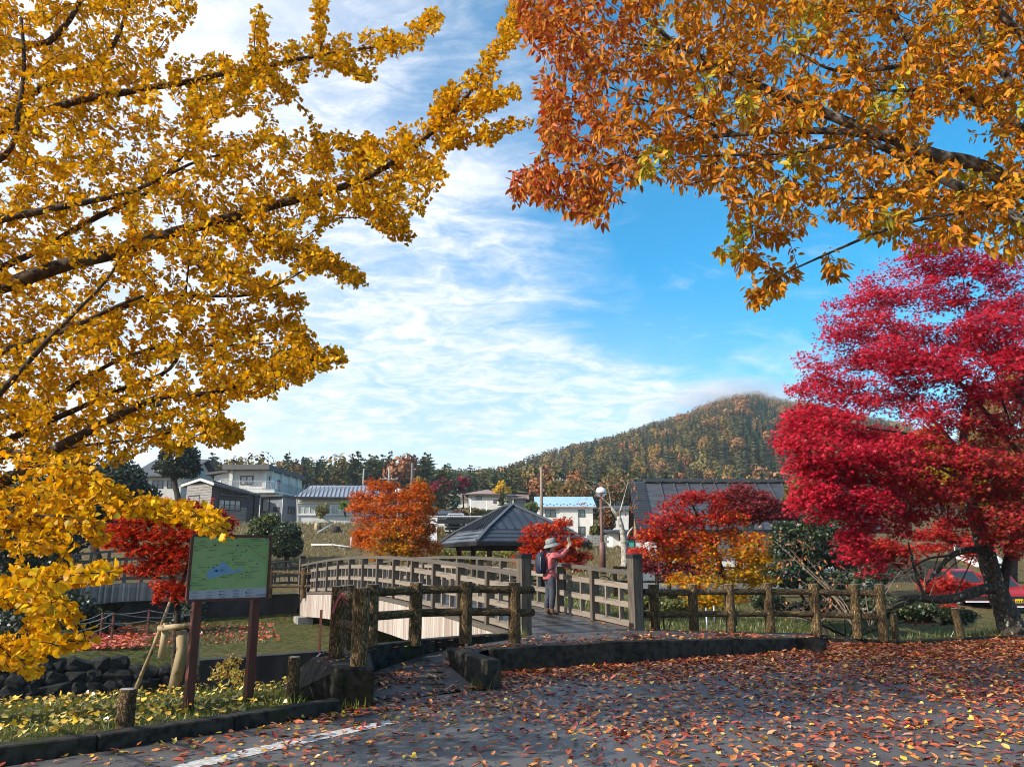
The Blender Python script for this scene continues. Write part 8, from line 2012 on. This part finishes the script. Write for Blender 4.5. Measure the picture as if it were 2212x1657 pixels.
# ------------------------------------------------------------------ fallen leaves, grass
rl = np.random.default_rng(909)
def lot_z(x, y): return np.zeros_like(x)
lotp = [(p.x, p.y) for p in lot]
pathp = [(p.x, p.y) for p in Wp] + [(p.x, p.y) for p in Kp[::-1]]
def path_z(x, y):
    best = np.zeros_like(x)
    w_ = np.array(Wp); k_ = np.array(Kp)
    # inverse distance blend of the two edges
    pts = np.concatenate([w_ + (k_ - w_)*f for f in np.linspace(0, 1, 5)]); 
    d2 = (pts[None, :, 0] - x[:, None])**2 + (pts[None, :, 1] - y[:, None])**2; wt = 1/(d2**2 + 1e-4)
    return (wt*pts[None, :, 2]).sum(1)/wt.sum(1)
FALL = [(.52, .14, .03), (.44, .09, .028), (.60, .22, .045), (.36, .05, .03), (.64, .33, .08), (.27, .07, .04), (.56, .28, .16), (.22, .035, .03)]
FW = [4, 4, 3, 2.5, 1.6, 2.2, 1.6, 1.2]
def litter(n, poly, dens, zf, tpl, size, cols, wts, lift=.012, flat=.28):
    poly = np.array(poly); lo, hi = poly.min(0), poly.max(0)
    lo = np.maximum(lo, [-13, 5.2]); hi = np.minimum(hi, [14, 32]); out = []; tot = 0
    while tot < n:
        q = rl.uniform(lo, hi, (n*3, 2)); k = in_poly(poly, q[:, 0], q[:, 1]); q = q[k]; q = q[rl.uniform(0, 1, len(q)) < dens(q[:, 0], q[:, 1])]
        out.append(q); tot += len(q)
    q = np.concatenate(out)[:n]; x, y = q.T
    pos = np.stack([x, y, zf(x, y) + lift*rl.uniform(.4, 1.6, n)], -1); a = rl.uniform(0, 2*np.pi, n)
    tip = np.stack([np.cos(a), np.sin(a), rl.normal(.05, .25, n)], -1); nor = np.array([0, 0, 1.]) + rl.normal(0, flat, (n, 3))
    sz = size*rl.uniform(.55, 1.2, n)
    return pos, frames(tip, nor), sz, pick_palette(rl, n, cols, wts, .16)
import mathutils.noise as mn
def nz(x, y, s): return np.array([mn.noise(Vector((a*s, b*s, 3.3))) for a, b in zip(x, y)])
def dens_lot(x, y):
    n1 = nz(x, y, .55); n2 = nz(x, y, 1.7)
    # deepest near the ramp wall and towards the right, sparse on the near left
    along = np.clip((y - 9.4 - .28*(x + .4))/2.2, 0, 1)*(x > -.5)
    right = np.clip((x - 2.6)/3.2, 0, 1)*.75
    kerb = np.exp(-((y - (7.05 + .57*(x + 4.6)))/.28)**2)*(x < -1.2)*.9 if True else 0
    mid = .20 + .26*np.clip(n1 + .3*n2 + .25, 0, 1)
    left = np.clip((1.2 - x)/2.2, 0, 1)*np.clip((9.2 - y)/1.5, 0, 1); mid = mid*(1 - .62*left)
    lx = (x + 4.9)/(-1.45 + 4.9); ly = 5.95 + (8.45 - 5.95)*lx; mid = mid*(1 - .75*np.exp(-((y - ly)/.16)**2)*(x < -1.0))
    d = np.maximum.reduce([mid, along*.95, right*(.55 + .5*np.clip(n1 + .2, 0, 1)), kerb])
    return np.clip(d*(.72 + .5*n2), .05, 1)
P1 = litter(40000, lotp, dens_lot, lot_z, OVAL_S, .094, FALL, FW, .012, .26)
P2 = litter(2300, lotp, lambda x, y: np.clip(.25 + .75*np.exp(-((y - (7.0 + .44*(x + 4.6)))/.6)**2)*(x < 0) + .12*(x > 3), 0, 1), lot_z, GINKGO_S, .06, [(.76, .48, .03), (.70, .42, .05), (.74, .56, .16)], [3, 2, 1], .014, .34)
P3 = litter(1500, pathp, lambda x, y: np.clip(.12 + .9*(y < 10.6) + .5*np.exp(-((y - 11.4 - .5*(x+1.3))/.3)**2) + .4*np.clip((x-2.5)/3, 0, 1), 0, 1), path_z, OVAL_S, .085, FALL, FW, .02, .3)
def emit(sets, tag_, cap, nm, lab):
    """the leaves that show largest as things, the others as one mass"""
    allp = []
    for i, (tpl, (pos, Rm, sz, col)) in enumerate(sets):
        u, v = proj(pos); big = np.where((u > 10) & (u < 2200) & (v > 5) & (v < 1650), sz/np.linalg.norm(pos - np.array([0, 0, CAMZ]), axis=1), 0)
        allp.append(np.stack([big, np.full(len(pos), i), np.arange(len(pos))], -1))
    A = np.concatenate(allp); A = A[np.argsort(-A[:, 0])]; top = A[:cap]
    for i, (tpl, (pos, Rm, sz, col)) in enumerate(sets):
        one = top[top[:, 1] == i][:, 2].astype(int); mask = np.ones(len(pos), bool); mask[one] = False
        if len(one):
            single_leaves(nm, tpl, pos[one], Rm[one], sz[one], col[one], LEAF_FALLEN, None, lambda k: lab(tpl, col[one[k]]))
        leaf_obj('leaf_litter', tpl, pos[mask], Rm[mask], sz[mask], col[mask], LEAF_FALLEN, None, 'stuff')
def lab(tpl, c):
    if tpl is GINKGO_S: return ('small yellow fan leaf lying on the near asphalt', 'leaf', 'fallen ginkgo leaves on the car park')
    if c[0] > .5 and c[1] > .2: return ('light orange tan fallen leaf on the near asphalt', 'leaf', 'light fallen leaves on the car park')
    return ('dark red brown fallen leaf on the near asphalt', 'leaf', 'dark fallen leaves on the car park')
emit([(OVAL_S, P1), (GINKGO_S, P2), (OVAL_S, P3)], 'lot', 290, 'fallen_leaf', lab)
# yellow leaves on the grass strip
strip = [(-13, 3.1), (-5.4, 6.35), (-4.2, 7.25), (-2.35, 8.75), (-2.45, 9.8), (-2.9, 10.9), (-4.3, 10.3), (-6.2, 9.3), (-13, 5.9)]
gz_ = lambda x, y: height(x, y) + .03
G1 = litter(3400, strip, lambda x, y: np.full(len(x), .9), gz_, GINKGO_S, .062, [(.74, .47, .03), (.68, .40, .03), (.72, .55, .16), (.55, .42, .06)], [3, 2, 1.3, 1], .035, .5)
leaf_obj('leaf_litter', GINKGO_S, *G1, LEAF_FALLEN, None, 'stuff')
# red leaves on the far bank under the young maple
bank = [tuple(s_pt(a, b, 0))[:2] for a, b in ((9.5, -21), (9.6, -14), (9.5, -8.3), (9.6, -3.2), (16.6, -2.2), (16.8, -8), (16.5, -20))]
def dens_bank(x, y):
    t = (x - B0[0])*AX[1] - (y - B0[1])*AX[0]; return np.clip(1.05 - (t + 9.0)/3.0, .05, 1)
G2 = litter(9000, bank, dens_bank, gz_, CARD, .11, [(.60, .10, .035), (.52, .06, .03), (.66, .22, .06), (.42, .07, .04)], [4, 3, 2, 2], .03, .35)
leaf_obj('leaf_litter', CARD, *G2, LEAF_FALLEN, None, 'stuff')
# leaves on kerb tops, blocks and bridge deck
q = []
for a, b, n in ((FK[0], FK[-1], 24), (RK[0], RK[3], 60), (RK[3], RK[5], 50)):
    for k in range(n):
        p = a.lerp(b, rl.uniform(0, 1)); q.append((p.x + rl.normal(0, .05), p.y + rl.normal(0, .05), p.z + .012))
for k in range(70):
    s = abs(rl.normal(0, 2.2)); o_ = rl.uniform(-.95, .95); p = bp(s, o_, .012); q.append(tuple(p))
for k in range(26): q.append((rl.uniform(-2.3, -1.85), rl.uniform(9.1, 10.1), .466))
for k in range(90):
    i = rl.integers(0, 3); p = wt[i].lerp(wt[i+1], rl.uniform(0, 1)); q.append((p.x, p.y + rl.uniform(-.07, .07), p.z + .012))
q = np.array(q); n = len(q); a = rl.uniform(0, 6.28, n)
leaf_obj('leaf_litter', OVAL, q, frames(np.stack([np.cos(a), np.sin(a), 0*a], -1), np.array([0, 0, 1.]) + rl.normal(0, .25, (n, 3))), .075*rl.uniform(.6, 1.2, n), pick_palette(rl, n, FALL + [(.74, .47, .03)], FW + [6]), LEAF_FALLEN, None, 'stuff')

def grass(name, poly, n, hgt, cols, wts, zf, dens=None, clip=None):
    poly = np.array(poly); lo, hi = poly.min(0), poly.max(0); out = []; tot = 0
    while tot < n:
        q = rl.uniform(lo, hi, (n*2, 2)); k = in_poly(poly, q[:, 0], q[:, 1]); q = q[k]
        if dens is not None: q = q[rl.uniform(0, 1, len(q)) < dens(q[:, 0], q[:, 1])]
        out.append(q); tot += len(q)
    q = np.concatenate(out)[:n]; x, y = q.T
    pos = np.stack([x, y, zf(x, y) - .01], -1); tip = np.stack([rl.normal(0, .45, n), rl.normal(0, .45, n), np.ones(n)], -1)
    leaf_obj(name, BLADE, pos, frames(tip, rl.normal(0, 1, (n, 3))), hgt*rl.uniform(.4, 1.3, n), pick_palette(rl, n, cols, wts, .15), LEAF_GREEN, None, 'stuff')
GC = [(.15, .20, .03), (.25, .28, .04), (.09, .13, .025), (.36, .32, .07)]
grass('grass', [(-16, 43), (-24, 62), (-4, 62), (14, 60), (14, 46), (6, 40), (-8, 40)], 26000, .26, [(.15, .12, .045), (.24, .19, .075), (.10, .10, .03), (.30, .24, .11)], [3, 3, 2, 1], lambda x, y: height(x, y))
grass('grass', strip, 30000, .075, GC, [3, 3, 2, 1], lambda x, y: height(x, y))
grass('grass', bank, 22000, .10, [(.12, .13, .03), (.20, .17, .05), (.28, .22, .09), (.08, .10, .025)], [3, 3, 2, 2], lambda x, y: height(x, y), lambda x, y: 1.05 - dens_bank(x, y)*.85)
rb_ = [tuple(s_pt(a, b, 0))[:2] for a, b in ((-.1, 1.6), (-.6, 8), (-2.0, 14), (3, 16), (15, 14), (15, 3), (4, 1.6))]
grass('grass', rb_, 42000, .16, [(.10, .14, .03), (.17, .20, .045), (.26, .24, .09), (.07, .10, .025)], [3, 3, 2, 2], lambda x, y: height(x, y))
# longer tufts at posts and kerbs
tf = []
for p, n in ((G(406, 1530, .05), 60), (G(536, 1514, .05), 60), (G(268, 1578, .05), 40), (G(630, 1516, .05), 40), (V(-2.5, 9.0, .03), 90), (V(-.45, 10.25, 0), 50), (V(.1, 12.9, .42), 60), (V(-1.76, 9.02, .0), 40)):
    for k in range(n): tf.append((p.x + rl.normal(0, .09), p.y + rl.normal(0, .09), p.z - .02))
tf = np.array(tf); n = len(tf)
leaf_obj('grass', BLADE, tf, frames(np.stack([rl.normal(0, .4, n), rl.normal(0, .4, n), np.ones(n)], -1), rl.normal(0, 1, (n, 3))), .14*rl.uniform(.4, 1.3, n), pick_palette(rl, n, GC, [3, 3, 2, 1], .15), LEAF_GREEN, None, 'stuff')
# small yellowing bush behind the map board's right post
clump_tree('shrub', 'sparse yellowing bush behind the right post of the map board', 'shrub', [(490, 1445, 34, 16, 12.6, .2), (520, 1462, 30, 18, 12.4, .2), (505, 1425, 22, 12, 12.6, .15), (470, 1460, 24, 10, 12.5, .15)], V(P(510, 1500, 12.5).x, 12.5, -1.5), 420, .05, [(.55, .42, .08), (.30, .24, .05), (.40, .22, .06), (.62, .52, .2)], [2, 2, 2, 1], .012, seed=71, nb=4)
# plants and ferns hanging on the stone wall
for i, (u, v, lab_) in enumerate(((470, 1400, ''), (440, 1385, ''), (250, 1410, ''))):
    pass
# small steel posts on the right bank
for u, vb, vt, Y_, lab_ in ((1528, 1365, 1312, 17.2, 'thin pale steel stake behind the second bay of the right fence'), (2187, 1322, 1288, 20, 'thin grey steel stake right of the maple trunk'), (1543, 1325, 1308, 17.5, 'short pale stake behind the right fence')):
    b, h = pix_post(u, vb, vt, Y=Y_); t = thing('steel_stake', lab_, 'stake', b); MB().tube([b - V(0, 0, .2), b + V(0, 0, h)], .022, 8).build('stake_rod', M_GALV, t)
b = P(2040, 1345, 18.6); t = thing('drain_pipe', 'dark drain pipe end sticking out of bank below the lichen branch', 'pipe', b)
MB().tube([b + V(-.3, .7, .2), b], .065, 12, cap=False).build('pipe_run', M_DCONC, t)
HAZE = .0003
MISTS = [(1560, 852, 500, 34, 30, 10, .010), (1620, 846, 505, 30, 30, 9, .008), (1500, 880, 490, 40, 30, 10, .006), (1660, 862, 500, 34, 30, 9, .006), (1590, 872, 490, 44, 30, 8, .005)]
# ------------------------------------------------------------------ air
def volume_mat(name, dens, col=(.80, .86, 1.0), aniso=.25):
    m = bpy.data.materials.new(name); m.use_nodes = True; t = NT(m.node_tree)
    v = t.new('ShaderNodeVolumePrincipled'); v.inputs['Color'].default_value = c4(col); v.inputs['Density'].default_value = dens; v.inputs['Anisotropy'].default_value = aniso
    t.t.links.new(v.outputs[0], t.new('ShaderNodeOutputMaterial').inputs['Volume']); return m
mb = MB(); mb.hexa([V(-1300, -200, -6), V(1300, -200, -6), V(1300, 1400, -6), V(-1300, 1400, -6)], [V(-1300, -200, 215), V(1300, -200, 215), V(1300, 1400, 215), V(-1300, 1400, 215)])
o = mb.build('haze', volume_mat('thin_haze', HAZE)); o['kind'] = 'stuff'
# wisps of mist round the hill top
for u, v, Y_, sx, sy, sz, dn in MISTS:
    bm = bmesh.new(); bmesh.ops.create_icosphere(bm, subdivisions=3, radius=1)
    me = bpy.data.meshes.new('mist'); bm.to_mesh(me); bm.free()
    o = link('mist', me, None, volume_mat('mist', dn, (.93, .95, 1.0), .1)); o.location = P(u, v, Y_); o.scale = (sx, sy, sz); o['kind'] = 'stuff'
